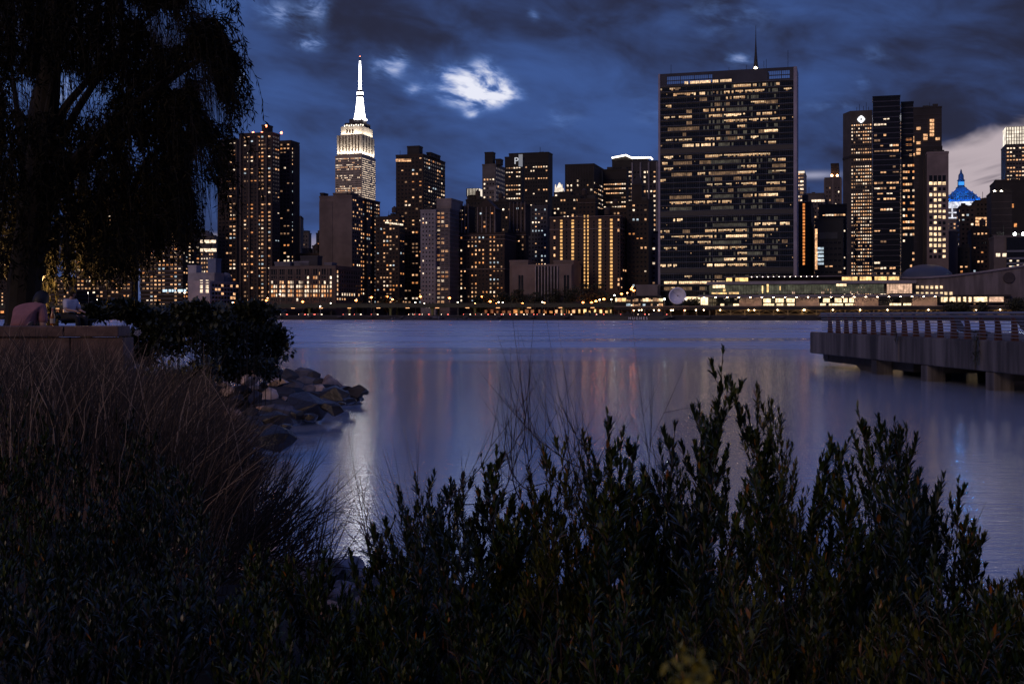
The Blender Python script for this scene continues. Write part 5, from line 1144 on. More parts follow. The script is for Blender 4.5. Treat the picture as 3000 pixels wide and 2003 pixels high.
MB().tube([(Lb*.58, -5, 3.6), (Lb*.70, -5, 6.2), (Lb*.73, -5, 5.2)], [.3, .22, .15], 5).build('crane_arm', wall(DRK), bg_)
mb = MB(); mb.box(Lb*.80, Lb*.90, -6.2, -3, 2.7, 4.8); mb.box(Lb*.79, Lb*.91, -6.5, -2.7, 4.8, 5.1); mb.build('winch_house', wall((.05,.05,.06)), bg_)
mb = MB(); mb.box(Lb*.10, Lb*.15, -6, -3, 2.7, 5.2); mb.box(Lb*.17, Lb*.21, -6, -3, 2.7, 5.0); mb.box(Lb*.25, Lb*.5, -6, -4, 2.7, 3.6); mb.build('deck_cargo', wall((.045,.045,.05)), bg_)
fc = bpy.data.curves.new('hull_lettering', 'FONT'); fc.body = 'HUGHES'; fc.size = 2.25; fc.space_character = 1.55; fc.extrude = .02; fc.materials.append(mat('hull_paint_white', (.8,.8,.82), .6))
fo = bpy.data.objects.new('hull_lettering', fc); col.objects.link(fo)
fo.parent = bg_; fo.location = (sp(1841, -12)-sp(1690, -4), -8.06, .55); fo.rotation_euler = (R(90), 0, 0)
LETTERS = [fo]
# ------------------------------------------------------------------ near bank
SH = [(-90, 92), (-30, 72), (-13, 58), (-9.5, 54), (-6.6, 50.5), (-5.5, 47), (-5.6, 40), (-5.9, 34), (-5.6, 30), (-6.3, 27), (-5.2, 22), (-3.6, 17.5), (-2.2, 14.2), (0, 13.6), (3, 13.2), (6, 12.2), (9, 10.5), (12, 9.5), (40, 7.5), (90, 6)]
SHa = np.array(SH, float)
def sdist(x, y):
    """distance inland from the waterline (negative over water)"""
    x = np.asarray(x, float); y = np.asarray(y, float); best = np.full(x.shape, 1e9); 
    for (ax, ay), (bx, by) in zip(SH, SH[1:]):
        dx, dy = bx-ax, by-ay; t = np.clip(((x-ax)*dx+(y-ay)*dy)/(dx*dx+dy*dy), 0, 1); dd = np.hypot(x-ax-t*dx, y-ay-t*dy); best = np.minimum(best, dd)
    inside = np.zeros(x.shape, bool); poly = SH+[(90, -60), (-90, -60)]
    for i in range(len(poly)):
        ax, ay = poly[i]; bx, by = poly[(i+1) % len(poly)]
        c = ((ay > y) != (by > y)) & (x < (bx-ax)*(y-ay)/((by-ay) if by != ay else 1e-9)+ax); inside ^= c
    return np.where(inside, best, -best)
def gz(x, y):
    s = sdist(x, y); z = np.where(s > 0, 1.75*(1-np.exp(-(np.maximum(s, 0)/4.2)**1.8)), s*.35)
    z = np.where((np.asarray(y) > 24), np.minimum(z, -.12+np.maximum(s, 0)*.06+np.maximum(s-4, 0)*.16), z)
    return np.maximum(np.where(s > 0, np.minimum(z, 1.9), z), -1.2)
gx = np.concatenate([np.linspace(-90, -16, 40), np.linspace(-15.5, 16, 110), np.linspace(17, 90, 30)]); gy = np.concatenate([np.linspace(-60, -2, 14), np.linspace(-1, 62, 170), np.linspace(64, 100, 16)])
GX, GY = np.meshgrid(gx, gy); GZZ = gz(GX, GY)+RNG.normal(size=GX.shape)*.03*(GY > 0)
nr, nc = GX.shape; V = np.stack([GX, GY, GZZ], -1).reshape(-1, 3); a = (np.arange(nr-1)[:, None]*nc+np.arange(nc-1)[None]).ravel()
o = link('near_bank_ground', mesh_tris('near_bank_ground', V, np.concatenate([np.stack([a, a+1, a+nc+1], 1), np.stack([a, a+nc+1, a+nc], 1)])), mat('soil', (.018,.015,.012), .95, two=(.008,.007,.006), vscale=1.5, bump=.04, bscale=8)); tag(o, kind='structure')
# groyne rocks: (centre column, centre row, width, height, material, label)
def zc(x, y): return 500+x/3.563, 980+y/3.563
ROCKS = [(850,445,210,170,2,'large tan boulder with a pale edge at the inland end of the groyne'),(800,480,110,100,3,'pale wedge stone leaning against the large tan boulder'),(1110,415,170,110,0,'brown boulder below the right tip of the leafy shrub'),
(1225,455,190,150,0,'dark boulder behind the long pale flat rock'),(1375,412,190,100,1,'smooth grey rounded boulder at the back of the groyne, top left of the tan dome'),(1500,430,130,90,0,'dark rounded boulder immediately left of the tan dome rock'),(1420,482,190,70,1,'flat bluish grey slab in front of the back row boulders'),
(1640,505,240,130,2,'smooth tan dome shaped boulder near the groyne tip'),(1830,570,100,50,4,'small wet black stone beside the tan dome at the waterline'),(1950,598,160,110,0,'dark brown boulder at the very tip of the groyne'),(2032,606,60,45,4,'tiny wet stone beyond the groyne tip boulder'),
(1140,510,220,100,3,'long pale flat rock in the middle of the groyne'),(1290,575,260,120,1,'long dark grey rock with a tan broken end, centre of the groyne'),(1435,592,130,120,2,'orange tinted broken stone at the right end of the long grey rock'),(1550,572,130,80,3,'small pointed pale stone right of the orange tinted one'),
(1720,645,290,160,4,'large wet black boulder sloping to the water below the tan dome'),(1620,705,100,90,1,'small grey stone with a shiny top near the water'),(1680,775,230,120,4,'rounded wet boulder at the water below the small shiny stone'),(1400,770,400,240,4,'biggest black boulder in the middle of the groyne'),
(870,572,170,70,3,'flat pale topped rock left of the centre of the groyne'),(1030,660,190,160,3,'pale cream rounded boulder left of centre of the groyne'),(900,690,130,150,1,'bluish grey angular stone beside the pale cream boulder'),(1125,800,320,130,1,'long rough blue grey rock below the pale cream boulder'),
(955,795,140,80,2,'small warm brown stone left of the long blue grey rock'),(1190,682,60,60,2,'tiny orange brown pebble stone between larger rocks'),(1120,890,280,140,4,'wet dark rock below the long blue grey rock'),(1080,1085,360,210,4,'dark triangular boulder pointing into the water, nearest of the groyne'),
(1010,985,160,90,0,'brown stone above the dark triangular boulder'),(500,545,190,120,3,'pale grey stone seen through the dry stems, far inland'),(620,605,150,90,3,'pale flat stone seen through the dry stems beside the inland pale one'),(755,610,220,130,0,'brown rock between the dry stems and the blue grey angular stone'),
(610,840,220,110,2,'warm tan rock half hidden by the dry stems'),(1310,860,150,110,4,'black wet stone between the biggest black boulder and the long blue grey rock'),(1060,590,120,90,0,'small dark stone tucked above the pale cream boulder'),(1460,860,140,60,4,'low wet stone at the waterline under the biggest black boulder'),
(1865,690,120,50,4,'low wet stone at the waterline right of the large wet boulder'),(1190,960,120,60,4,'low wet stone at the waterline above the triangular boulder'),(980,560,110,100,0,'dark stone behind the flat pale topped rock'),(1300,500,120,80,0,'dark brown stone between the long pale rock and the flat bluish slab'),
(1560,500,110,80,0,'dark stone wedged left of the tan dome'),(1010,440,110,130,4,'black hollow stone between the large tan boulder and the brown one'),(700,700,160,110,0,'brown stone behind the dry stems left of the angular blue grey one'),(840,830,120,100,0,'dark brown stone left of the small warm brown stone'),
(720,450,120,110,0,'dark stone inland of the large tan boulder'),(1780,720,90,40,4,'thin wet stone just right of the small shiny topped one'),(1000,880,130,90,4,'black stone left of the wet dark rock in the lower groyne'),(860,960,160,100,0,'dark brown stone under the tips of the dry stems'),(1240,640,130,90,4,'black stone in the heart of the groyne beside the tiny orange one')]
for i, (x, y, w, h, k, lb) in enumerate(ROCKS):
    p, q = zc(x, y); dd = (ZC-.45)*F/(q-HY); c = at(p, q, dd); ww = w/3.563/F*dd/2*1.35; hh = h/3.563/F*dd/2*1.45
    me = rock_mesh(ww, max(ww*.8, hh), hh, 100+i); o = link('rock', me, ROCKM[k]); o.location = c; o.rotation_euler = (0, 0, RNG.uniform(-.3, .3)); tag(o, lb, 'rock')
rg = random.Random(21)
for i in range(26):     # core stones under the visible ones
    y = rg.uniform(27, 49); x = float(np.interp(-y, [-50.5, -47, -40, -34, -30, -27], [-6.6, -5.5, -5.6, -5.9, -5.6, -6.3]))-rg.uniform(.3, 3.2)
    me = rock_mesh(rg.uniform(.45, .9), rg.uniform(.4, .8), rg.uniform(.25, .45), 300+i); o = link('rock', me, ROCKM[4 if x > -7 else 0]); o.location = (x, y, .12+max(0, (-6.6-x))*.12); tag(o, 'dark filler stone wedged low between the larger groyne rocks', 'rock', 'dark core stones of the groyne')
# rocks at the foot of the bank, bottom centre
for i, (p, q, w, h, k, lb, z_) in enumerate([(950,1665,110,60,1,'blue grey shiny rock behind the driftwood at bottom centre',.35),(900,1700,150,110,1,'blue grey rock left of the driftwood among leaves',.4),(1180,1740,240,110,3,'large pale pinkish rock at bottom centre behind the leaves',.35),(1090,1850,120,90,5,'bluish pale rock nearest below the driftwood',.6),(980,1830,160,100,2,'brown rock left of the bluish pale one at bottom centre',.6),(1330,1800,160,100,3,'pale pinkish rock half covered by leaves, right of the largest pale one',.4),(1080,1700,130,70,3,'small pale rock beside the driftwood end',.4),
    (640,1590,150,60,3,'pale stone seen through the bare twigs at the waterline',.15),(720,1640,140,60,2,'tan stone beneath the bare twigs near the leaves',.2),(820,1650,150,70,1,'grey stone at the waterline left of the driftwood',.2),(420,1450,60,40,3,'small pale stone glimpsed inside the bare twigs',.6),(560,1560,80,50,1,'small grey stone glimpsed under the bare twigs',.3)]):
    dd = (ZC-z_)*F/(q-HY); c = at(p, q, dd); ww = w/F*dd/2*1.1; hh = h/F*dd/2*1.0; me = rock_mesh(ww, max(ww*.8, hh), hh, 400+i); o = link('rock', me, ROCKM[k]); o.location = c; tag(o, lb, 'rock')
def ground_hit(p, q):
    y = 4.0
    while y < 20:
        c = at(p, q, y)
        if c.z <= float(gz(c.x, c.y)): return c
        y += .05
    return at(p, q, 12)
for i, (p, q, w, h, k, lb) in enumerate([(1000,1745,90,60,5,'bluish rock just under the driftwood log, left one'),(1095,1775,100,60,5,'bluish rock just under the driftwood log, right one'),(1050,1850,90,60,1,'grey rock among leaves below the two bluish ones at bottom centre'),(960,1810,100,70,2,'small brown rock among leaves left of the grey one at bottom centre'),
    (1145,1850,80,60,3,'pale rock among leaves right of the grey one at bottom centre'),(905,1755,90,60,1,'small grey rock at the left end of the bottom centre group'),(1180,1740,120,70,2,'brown rock at the right end of the bottom centre group'),(1040,1695,90,50,1,'low grey rock touching the driftwood from behind')]):
    c = ground_hit(p, q); dd = c.y; ww = w/F*dd/2*1.15; hh = h/F*dd/2*1.2; o = link('rock', rock_mesh(ww, ww*.8, hh, 700+i), ROCKM[k]); o.location = (c.x, c.y, c.z+hh*.35); tag(o, lb, 'rock')
rgk = random.Random(12)
for i in range(64):
    x_ = rgk.uniform(-5.2, 1.6); y_ = float(np.interp(x_, [-5.2, -3.6, -2.2, 0, 3], [21, 17, 13.9, 13.2, 12.8]))-rgk.uniform(.0, 3.6); sz_ = rgk.uniform(.10, .24)
    o = link('rock', rock_mesh(sz_*1.2, sz_, sz_*.7, 500+i), ROCKM[rgk.choice((0, 1, 3, 2, 1))]); o.location = (x_, y_, float(gz(x_, y_))+.04); tag(o, 'small loose rock in the shore rubble at the foot of the bank, bottom centre', 'rock', 'small loose shore rocks at bottom centre')
# driftwood
dwd = 10.4; mb = MB(); pts = [at(1000, 1668, dwd+.6), at(1028, 1662, dwd+.3), at(1062, 1700, dwd), at(1095, 1745, dwd-.3), at(1120, 1800, dwd-.6)]
pts = [pts[int(i_*.4)]*(1-(i_*.4) % 1)+pts[min(4, int(i_*.4)+1)]*((i_*.4) % 1)+Vector((RNG.normal()*.012, RNG.normal()*.02, RNG.normal()*.014)) for i_ in range(10)]+[pts[4]]
mb.tube(pts, [.05, .10, .085, .115, .09, .10, .07, .075, .05, .045, .02], 11); mb.tube([pts[1], at(985, 1660, dwd), at(972, 1690, dwd)], [.07, .05, .02], 7)
mb.v = [(x_+RNG.normal()*.008, y_+RNG.normal()*.008, z_+RNG.normal()*.008) for x_, y_, z_ in mb.v]; mb.tube([pts[4], at(1090, 1690, dwd+.2)], [.05, .015], 6)
o = mb.build('driftwood_log', mat('driftwood', (.42,.40,.44), .5, two=(.035,.03,.03), vscale=6, bump=.05, bscale=12, stretch=(1, 1, .4)), None, False); tag(o, 'weathered grey driftwood log lying on the rocks at bottom centre', 'log')

# ------------------------------------------------------------------ pier
PA, PB = Vector((19.5, 78)), Vector((21.07, 49)); pdir = (PB-PA).normalized(); pn = Vector((pdir.y, -pdir.x))   # pn points away from the viewer side
if pn.x < 0: pn = -pn
LP_ = 66.0; prz = math.atan2(pdir.y, pdir.x)
pier = empty('pier', (PA.x, PA.y, 0), prz, 'weathered concrete pier on columns reaching into the river on the right', 'pier')
sgn = 1 if (Matrix.Rotation(prz, 2) @ Vector((0, 1))).dot(pn) > 0 else -1      # local y that leads inland over the deck
Yl = lambda v: v*sgn
CONC = mat('concrete_pier', (.13,.118,.118), .85, two=(.022,.019,.019), vscale=1.0, stretch=(.9, 2.2, .10), bump=.01, bscale=6)
DZ = 2.17; BW = 12
def pbox(x0, x1, y0, y1, z0, z1, mb=None):
    a_, b_ = sorted((Yl(y0), Yl(y1))); return (mb or MB()).box(x0, x1, a_, b_, z0, z1)
def bevel(o, w=.04, s=2): m_ = o.modifiers.new('b', 'BEVEL'); m_.width = w; m_.segments = s; return o
x0 = 0; joints = [0, 15.4, 24.5, 36.5, 50, 66]
for a_, b_ in zip(joints, joints[1:]):
    bevel(pbox(a_+.03, b_-.03, 0, .5, DZ-1.36, DZ+.02).build('edge_beam', CONC, pier), .09, 3)
pbox(.1, LP_, .5, BW, DZ-.35, DZ-.03).build('deck_slab', CONC, pier)
pbox(.0, .5, .5, BW, DZ-1.3, DZ-.36).build('end_beam', CONC, pier)
pbox(.02, 15, .95, 2.4, .28, DZ-1.0).build('cross_beam', mat('concrete_dark', (.05,.045,.045), .9, vary=.4, vscale=.8), pier)  # darker copy of the pier concrete, under-deck shade put into its colour
mb = MB(); ypl = sorted((Yl(.9), Yl(2.0)))
MB().add([(6.2, ypl[0], .3), (7.0, ypl[0], .05), (7.0, ypl[0], -1), (9.2, ypl[0], -1), (9.2, ypl[0], .05), (10.0, ypl[0], .3), (6.2, ypl[1], .3), (7.0, ypl[1], .05), (7.0, ypl[1], -1), (9.2, ypl[1], -1), (9.2, ypl[1], .05), (10.0, ypl[1], .3)],
   [(0,1,2,3,4,5), (11,10,9,8,7,6)]+[(i, 6+i, 6+(i+1) % 6, (i+1) % 6) for i in range(6)]).build('column', MATS['concrete_dark'], pier)
for xx in (.5, 11.6, 18.6, 25.8, 33, 41, 50, 60):
    if xx > 1: bevel(pbox(xx-.42, xx+.42, .06, 1.0, -1, DZ-1.37).build('column', CONC, pier), .05)
    for yy in (3.4, 6.2, 9.2, 11.2): bevel(pbox(xx-.5, xx+.5, yy, yy+.9, -1, DZ-1.0).build('column', MATS['concrete_dark'], pier), .05)  # inner columns in the shaded copy, rows added to darken below the deck
    pbox(xx-.5, xx+.5, .9, BW, DZ-1.75, DZ-.36).build('cross_beam', MATS['concrete_dark'], pier)
rail = empty('pier_railing', (PA.x, PA.y, DZ), prz, 'steel pipe railing with brown leaning posts along the pier edge', 'railing')
POST = mat('post_rust_brown', (.13,.055,.032), .6, vary=.5, vscale=3); PIPE = mat('pipe_steel', (.26,.24,.24), .35, .6)
npost = 36; sp_ = 1.53
for i in range(npost):
    x = 2.9+i*sp_; mb = MB(); ya, yb = Yl(.30), Yl(.30)
    # flat plate leaning outward and narrowing towards the top
    prf = [(.05, .02), (.36, .02), (.30, .70), (.13, 1.17), (.01, 1.17), (.08, .70)]
    # (offset inland, height)
    mb.add([(x-.06, Yl(.22+a_), z) for a_, z in prf]+[(x+.06, Yl(.22+a_), z) for a_, z in prf], [tuple(range(6)), tuple(range(6, 12))[::-1]]+[(j, 6+j, 6+(j+1) % 6, (j+1) % 6) for j in range(6)])
    mb.box(x-.13, x+.13, *sorted((Yl(.20), Yl(.66))), 0, .03); mb.build('post', POST, rail)
for j in range(7):
    z = .16+j*.145; y = .20+.05*math.sin(j) if False else .27-.02*j*.3
    MB().tube([(1.7, Yl(y), z), (2.9+(npost-1)*sp_, Yl(y), z)], .019, 6).build('rail_pipe', PIPE, rail)
MB().tube([(1.7, Yl(.22), 1.22), (2.9+(npost-1)*sp_, Yl(.22), 1.22)], .055, 10).build('top_rail', PIPE, rail)
MB().tube([(1.7, Yl(.10), 1.10), (2.9+(npost-1)*sp_, Yl(.10), 1.10)], .025, 8).build('upper_pipe', PIPE, rail)
def pw(x, y, z=0):
    v = PA+pdir*x+pn*y; return Vector((v.x, v.y, z))
# loungers on the deck
def lounger():
    r = empty('deck_lounger', (0,0,0)); WD = mat('lounger_wood', (.035,.028,.026), .7)
    mb = MB(); pr = [(-1.0,.62),(-.55,.42),(.1,.30),(.55,.38),(.95,.28),(.95,.22),(.5,.32),(.1,.23),(-.6,.34),(-1.05,.56)]; n = len(pr)
    mb.add([(x,-.32,z) for x,z in pr]+[(x,.32,z) for x,z in pr], [(0,1,8,9),(1,2,7,8),(2,3,6,7),(3,4,5,6)]+[(9+n,8+n,1+n,0+n),(8+n,7+n,2+n,1+n),(7+n,6+n,3+n,2+n),(6+n,5+n,4+n,3+n)]+[(i,(i+1)%n,n+(i+1)%n,n+i) for i in range(n)]); mb.build('seat', WD, r)
    mb = MB(); mb.add([(-1.35,-.32,1.0),(-.95,-.32,.55),(-.88,-.32,.6),(-1.28,-.32,1.05),(-1.35,.32,1.0),(-.95,.32,.55),(-.88,.32,.6),(-1.28,.32,1.05)],[(0,1,2,3),(7,6,5,4),(0,4,5,1),(1,5,6,2),(2,6,7,3),(3,7,4,0)]); mb.build('backrest', WD, r)
    for x in (-.7, .7): 
        for y in (-.28, .28): MB().box(x-.04, x+.04, y-.03, y+.03, 0, .34).build('leg', WD, r)
    return r
lp = lounger(); ks = kids(lp)
for i, (x, y, lb) in enumerate([(17.5, 3.0, 'dark wooden lounger behind the railing, farthest out of those on the pier'), (24.5, 3.2, 'dark wooden lounger behind the railing, in the middle of the pier'), (28.2, 2.8, 'dark wooden lounger behind the railing, close to the hanging plant'), (33.5, 3.4, 'dark wooden lounger behind the railing, nearest on the pier')]):
    if i == 0: o = lp
    else:
        o = lp.copy(); col.objects.link(o)
        for c in ks: c2 = c.copy(); col.objects.link(c2); c2.parent = o
    o.location = pw(x, y, DZ-.03); o.rotation_euler = (0, 0, prz+R(20+i*9)); tag(o, lb, 'lounger', 'loungers on the pier deck')
LEAFD = mat('leaf_dark', (.035,.05,.025), .5, island=[(0, (.016,.026,.012)), (.6, (.04,.055,.028)), (1, (.06,.06,.03))])
def hanging(x, lb, n=260, h=1.5, w=.4):
    P0 = np.array(pw(x, -.12, DZ+.05)); c = P0+np.stack([RNG.normal(size=n)*w*.25, RNG.normal(size=n)*w*.4, -RNG.random(n)**1.0*h+.35*RNG.random(n)], 1); c[:, 0] -= .05
    o = empty('hanging_weed', P0, 0, lb, 'plant'); D_ = unit(RNG.normal(size=(n, 3))+np.array([-.7, 0, -.2])); V, T_ = leaf_tris(c-P0, D_, RNG.uniform(.1, .26, n), RNG.uniform(.02, .05, n)); link('foliage', mesh_tris('foliage', V, T_), LEAFD, o)
    mb = MB(); mb.tube([(0,0,.1), (-.08,.05,-h*.5), (-.03,0,-h)], [.02,.015,.006], 4); mb.build('stem', BARK, o)
hanging(25.0, 'weed growing down the pier joint, slimmer of the two hanging plants', 240, 1.3, .25); hanging(36.4, 'bushy weed hanging over the pier joint, bigger of the two hanging plants', 620, 1.5, .55); hanging(15.5, 'small dark weed tuft on the pier face near its far end', 60, .5, .15)

# ------------------------------------------------------------------ plants
def stems_mesh(paths, rads, sides=3):
    """many thin tapered stems in one mesh; paths: list of (k,3) arrays"""
    Vs, Ts, off = [], [], 0
    ang = np.arange(sides)*2*np.pi/sides
    for P, r in zip(paths, rads):
        P = np.asarray(P, float); k = len(P); t = unit(np.gradient(P, axis=0)); ref = np.array([.3, .9, .1]); a = unit(np.cross(t, ref)); b_ = np.cross(t, a)
        rr = np.linspace(r, r*.35, k)[:, None, None]
        ring = P[:, None]+(a[:, None]*np.cos(ang)[None, :, None]+b_[:, None]*np.sin(ang)[None, :, None])*rr; Vs.append(ring.reshape(-1, 3))
        i = (np.arange(k-1)[:, None]*sides+np.arange(sides)[None]).ravel(); j = (np.arange(k-1)[:, None]*sides+(np.arange(sides)[None]+1) % sides).ravel()
        Ts.append(np.concatenate([np.stack([i, j, j+sides], 1), np.stack([i, j+sides, i+sides], 1)])+off); off += k*sides
    return np.concatenate(Vs), np.concatenate(Ts)
LEAFN = mat('leaf_near', (.05,.075,.035), .42, spec=.35, island=[(0, (.006,.011,.003)), (.45, (.018,.034,.007)), (.82, (.050,.078,.015)), (.975, (.10,.10,.02)), (1, (.34,.11,.02))])  # upper ramp greens raised to read as sunlit leaves
LEAFB = mat('leaf_near_cool', (.05,.075,.05), .36, spec=.45, island=[(0, (.006,.011,.004)), (.5, (.014,.026,.010)), (.9, (.032,.052,.024)), (.985, (.085,.11,.07)), (1, (.34,.11,.02))])
LEAFY = mat('leaf_near_olive', (.05,.075,.035), .42, spec=.35, island=[(0, (.014,.018,.004)), (.5, (.045,.058,.010)), (.9, (.10,.105,.02)), (1, (.26,.11,.03))])  # lighter ramp greens put sunlight on some leaves into the colour
TWIG = mat('twig', (.085,.055,.04), .75, vary=.5, vscale=6)
def shoot(base, tip, nb, rg, leafL=.062, spread=.16, dens=1.0):
    """upright leafy shoot with side sprays; returns stem paths and leaf arrays"""
    base = np.array(base); tip = np.array(tip); Lh = np.linalg.norm(tip-base); paths, rads = [], []; LP, LD, LL = [], [], []
    k = 9; s = np.linspace(0, 1, k); wob = rg.normal(size=3)*.04*Lh; main = base+(tip-base)*s[:, None]+np.sin(s*np.pi)[:, None]*wob; paths.append(main); rads.append(.006)
    def leaves(path, n, l0, top=True):
        pk = len(path); s = np.sort(rg.random(n))**.85; idx = s*(pk-1); i0 = np.clip(idx.astype(int), 0, pk-2); f = (idx-i0)[:, None]; P = path[i0]*(1-f)+path[i0+1]*f; t = unit(path[i0+1]-path[i0])
        az_ = np.arange(n)*2.4+rg.random()*6; a = unit(np.cross(t, np.array([.2, .95, .1]))); b_ = np.cross(t, a); out = a*np.cos(az_)[:, None]+b_*np.sin(az_)[:, None]
        op = (1.35-.75*s)[:, None]*rg.uniform(.7, 1.25, (n, 1)); LP.append(P); LD.append(unit(t+out*op+np.array([0, 0, .12]))); LL.append(l0*rg.uniform(.7, 1.2, n)*(1-.35*s**3))
    leaves(main[3:], int(46*dens*max(.6, Lh)), leafL)
    for i in range(nb):
        s0 = .25+.68*(i+rg.random()*.6)/nb; pos = base+(tip-base)*s0+np.sin(s0*np.pi)*wob; a = rg.random()*6.28; ln = (spread*(1-s0)*2.3+.07)*Lh**.5*rg.uniform(.7, 1.25)
        d = unit(np.array([math.cos(a)*.55, math.sin(a)*.55, 1.15])); e = pos+d*ln; c_ = pos+d*ln*.5+np.array([math.cos(a), math.sin(a), 0])*ln*.10; q = np.array([pos, pos*.35+c_*.65, c_, (c_+e)/2, e]); paths.append(q); rads.append(.0028)
        leaves(q, int((12+ln*70)*dens), leafL*.92)
    return paths, rads, np.concatenate(LP), np.concatenate(LD), np.concatenate(LL)
def plant(name, label, cat, group, tips, mtl, d_rng, rg, leafL, nb=(7, 11), lenr=(.9, 1.5), spread=.16, dens=1.0, wl=.24):
    paths, rads, P, D_, L_ = [], [], [], [], []; r0 = None
    for (p, q, dd) in tips:
        tip = np.array(at(p, q, dd)); ln = rg.uniform(*lenr); base = tip+np.array([rg.normal()*.12, rg.normal()*.12, -ln]); g_ = float(gz(base[0], base[1])); base[2] = max(base[2], g_-.02) if tip[2]-ln > g_ else g_-.02
        a, b_, c, d, e = shoot(base, tip, rg.integers(*nb), rg, leafL, spread, dens)
        if base[2] > g_+.05: a.append(np.array([[base[0], base[1], g_-.05], base*.5+np.array([base[0], base[1], g_])*.5, base])); b_.append(.008)
        paths += a; rads += b_; P.append(c); D_.append(d); L_.append(e)
        if r0 is None: r0 = np.array([base[0], base[1], g_])
    P = np.concatenate(P); D_ = np.concatenate(D_); L_ = np.concatenate(L_); o = empty(name, r0, 0, label, cat, group)
    V, T_ = leaf_tris(P-r0, D_, L_, L_*wl*rg.uniform(.8, 1.2, len(L_)), fold=.3, bend=.12); link('foliage', mesh_tris('foliage', V, T_), mtl, o)
    V, T_ = stems_mesh([q-r0 for q in paths], rads); link('stem', mesh_tris('stem', V, T_), TWIG, o); return o
z3 = lambda x, y: (700+x/2.1688, 1280+y/2.1688); z4 = lambda x, y: (1300+x/1.5633, 1000+y/1.5633); z5 = lambda x, y: (2100+x/1.8378, 1150+y/1.8378)
TIPS = [z3(*a) for a in [(1243,240),(1135,435),(990,530),(1425,240),(1355,325),(880,750)]]
TIPS += [z4(*a) for a in [(88,610),(170,530),(243,500),(40,675),(315,720),(400,600),(487,520),(565,430),(635,430),(750,335),(810,480),(888,455),(995,640),(920,590),(1060,385),(1168,280),(1195,385),(1280,45),(1310,170),(1225,330),(1120,520)]]
TIPS += [z5(*a) for a in [(60,-20),(230,-30),(275,30),(330,70),(160,90),(0,110),(390,340),(415,390),(575,310),(655,300),(755,85),(800,175),(720,240),(900,175),(955,160),(1020,200),(985,190),(870,260),(1090,465),(1120,560),(1195,570),(1300,460),(1340,690),(1390,760),(1430,780),(1530,1040),(1640,1010),(1590,1150),(1490,1090)]]
TIPS = sorted(TIPS); tx_ = np.array([a for a, _ in TIPS]); ty_ = np.array([b_ for _, b_ in TIPS])
def outline(p):
    w = np.exp(-((tx_-p)/70)**2); return float((w*ty_).sum()/max(w.sum(), 1e-6)) if w.sum() > 1e-3 else 1700.
rgN = np.random.default_rng(33)
NSH = 12; edges = np.linspace(1060, 3040, NSH+1)
RL = ['leafy shrub at the left end of the right hand thicket, beside the driftwood','leafy shrub with two medium spires, second from the driftwood','leafy shrub below the pair of bare twig tufts','leafy shrub with a single narrow middle spire over the river','leafy shrub in the dip before the tallest spire','leafy shrub carrying the tallest spire of the thicket','leafy shrub whose broad spire stands second tallest, just right of the tallest','leafy shrub with an open airy side branch in the thicket','leafy shrub with a pointed spire in front of the silvery water glint','leafy shrub with a blunt bushy crown under the pier','leafy shrub with one isolated thin spire near the right edge','low dark leafy shrub in the bottom right corner']
for i in range(NSH):
    a, b_ = edges[i], edges[i+1]; tp = [(p, q, rgN.uniform(5.4, 6.4)) for p, q in TIPS if a <= p < b_]
    for _ in range(21 if i else 7):
        p = rgN.uniform(a-20 if i else 1130, b_+20); o_ = outline(p)
        q = o_+rgN.uniform(60, 200)+(rgN.random()**1.2)*(1900-o_); tp.append((p, q, rgN.uniform(4.6, 6.6)))
    if not tp: continue
    plant('leafy_shrub', RL[i], 'shrub', 'leafy shrubs along the near bank', tp, [LEAFN, LEAFB, LEAFN, LEAFY][i % 4], None, rgN, (.068, .060, .072, .064, .07, .074, .062, .058, .07, .074, .06, .066)[i], dens=1.1, wl=(.25, .22, .27, .2)[i % 4], spread=(.16, .2, .14, .18)[i % 4])
# low front row, bottom
FR = ['low dark leafy growth at the bottom left corner','low leafy growth at the bottom edge, below the glinting narrow leaves','low leafy growth at the bottom edge left of the rocks','low leafy growth at the bottom edge under the driftwood','low leafy growth at the bottom edge under the leftmost shrubs','low leafy growth at the bottom edge beside the blurred yellow bloom, left side','low olive leafy growth at the bottom edge beside the blurred yellow bloom, right side','low olive leafy growth at the bottom right with thin dry stems','low leafy growth reaching the bottom right corner']
for i in range(9):
    a = -60+i*345; tp = [(rgN.uniform(a, a+345), rgN.uniform((1650, 1650, 1760, 1830, 1740, 1650, 1650, 1650, 1650)[i], 2060), rgN.uniform(3.9, 4.9)) for _ in range((20, 20, 20, 22, 20, 20, 20, 20, 20)[i])]
    plant('leafy_undergrowth', FR[i], 'shrub', 'low growth along the near bank', tp, [LEAFB, LEAFB, LEAFN, LEAFN, LEAFN, LEAFN, LEAFY, LEAFY, LEAFN][i], None, rgN, .055, lenr=(.5, .9), nb=(5, 8))
# left bank shrubs: narrow glinting leaves between the dry stems
LS = ['narrow leaved shrub at the far left edge under the stone wall','narrow leaved shrub left of centre in the left bank with glinting leaves','narrow leaved shrub under the dry stems in the left bank','narrow leaved shrub hugging the bare twig fans', 'narrow leaved shrub in front of the driftwood log']
for i, (a, b_, q0, q1, n) in enumerate([(-60, 190, 1130, 1750, 34), (150, 420, 1180, 1800, 40), (380, 620, 1260, 1800, 26), (520, 860, 1690, 1900, 16), (930, 1190, 1770, 1960, 22)]):
    tp = []
    for _ in range(n):
        q = rgN.uniform(q0, q1); tp.append((rgN.uniform(a, b_), q, np.interp(q, [1100, 1300, 1800], [8.5, 7.2, 5.0])*rgN.uniform(.93, 1.07)))
    plant('narrow_leaved_shrub', LS[i], 'shrub', 'narrow leaved shrubs on the left bank', tp, LEAFB if i in (1, 2, 3) else LEAFN, None, rgN, .06, lenr=(.4, .9), nb=(5, 9), spread=.2, wl=.22)
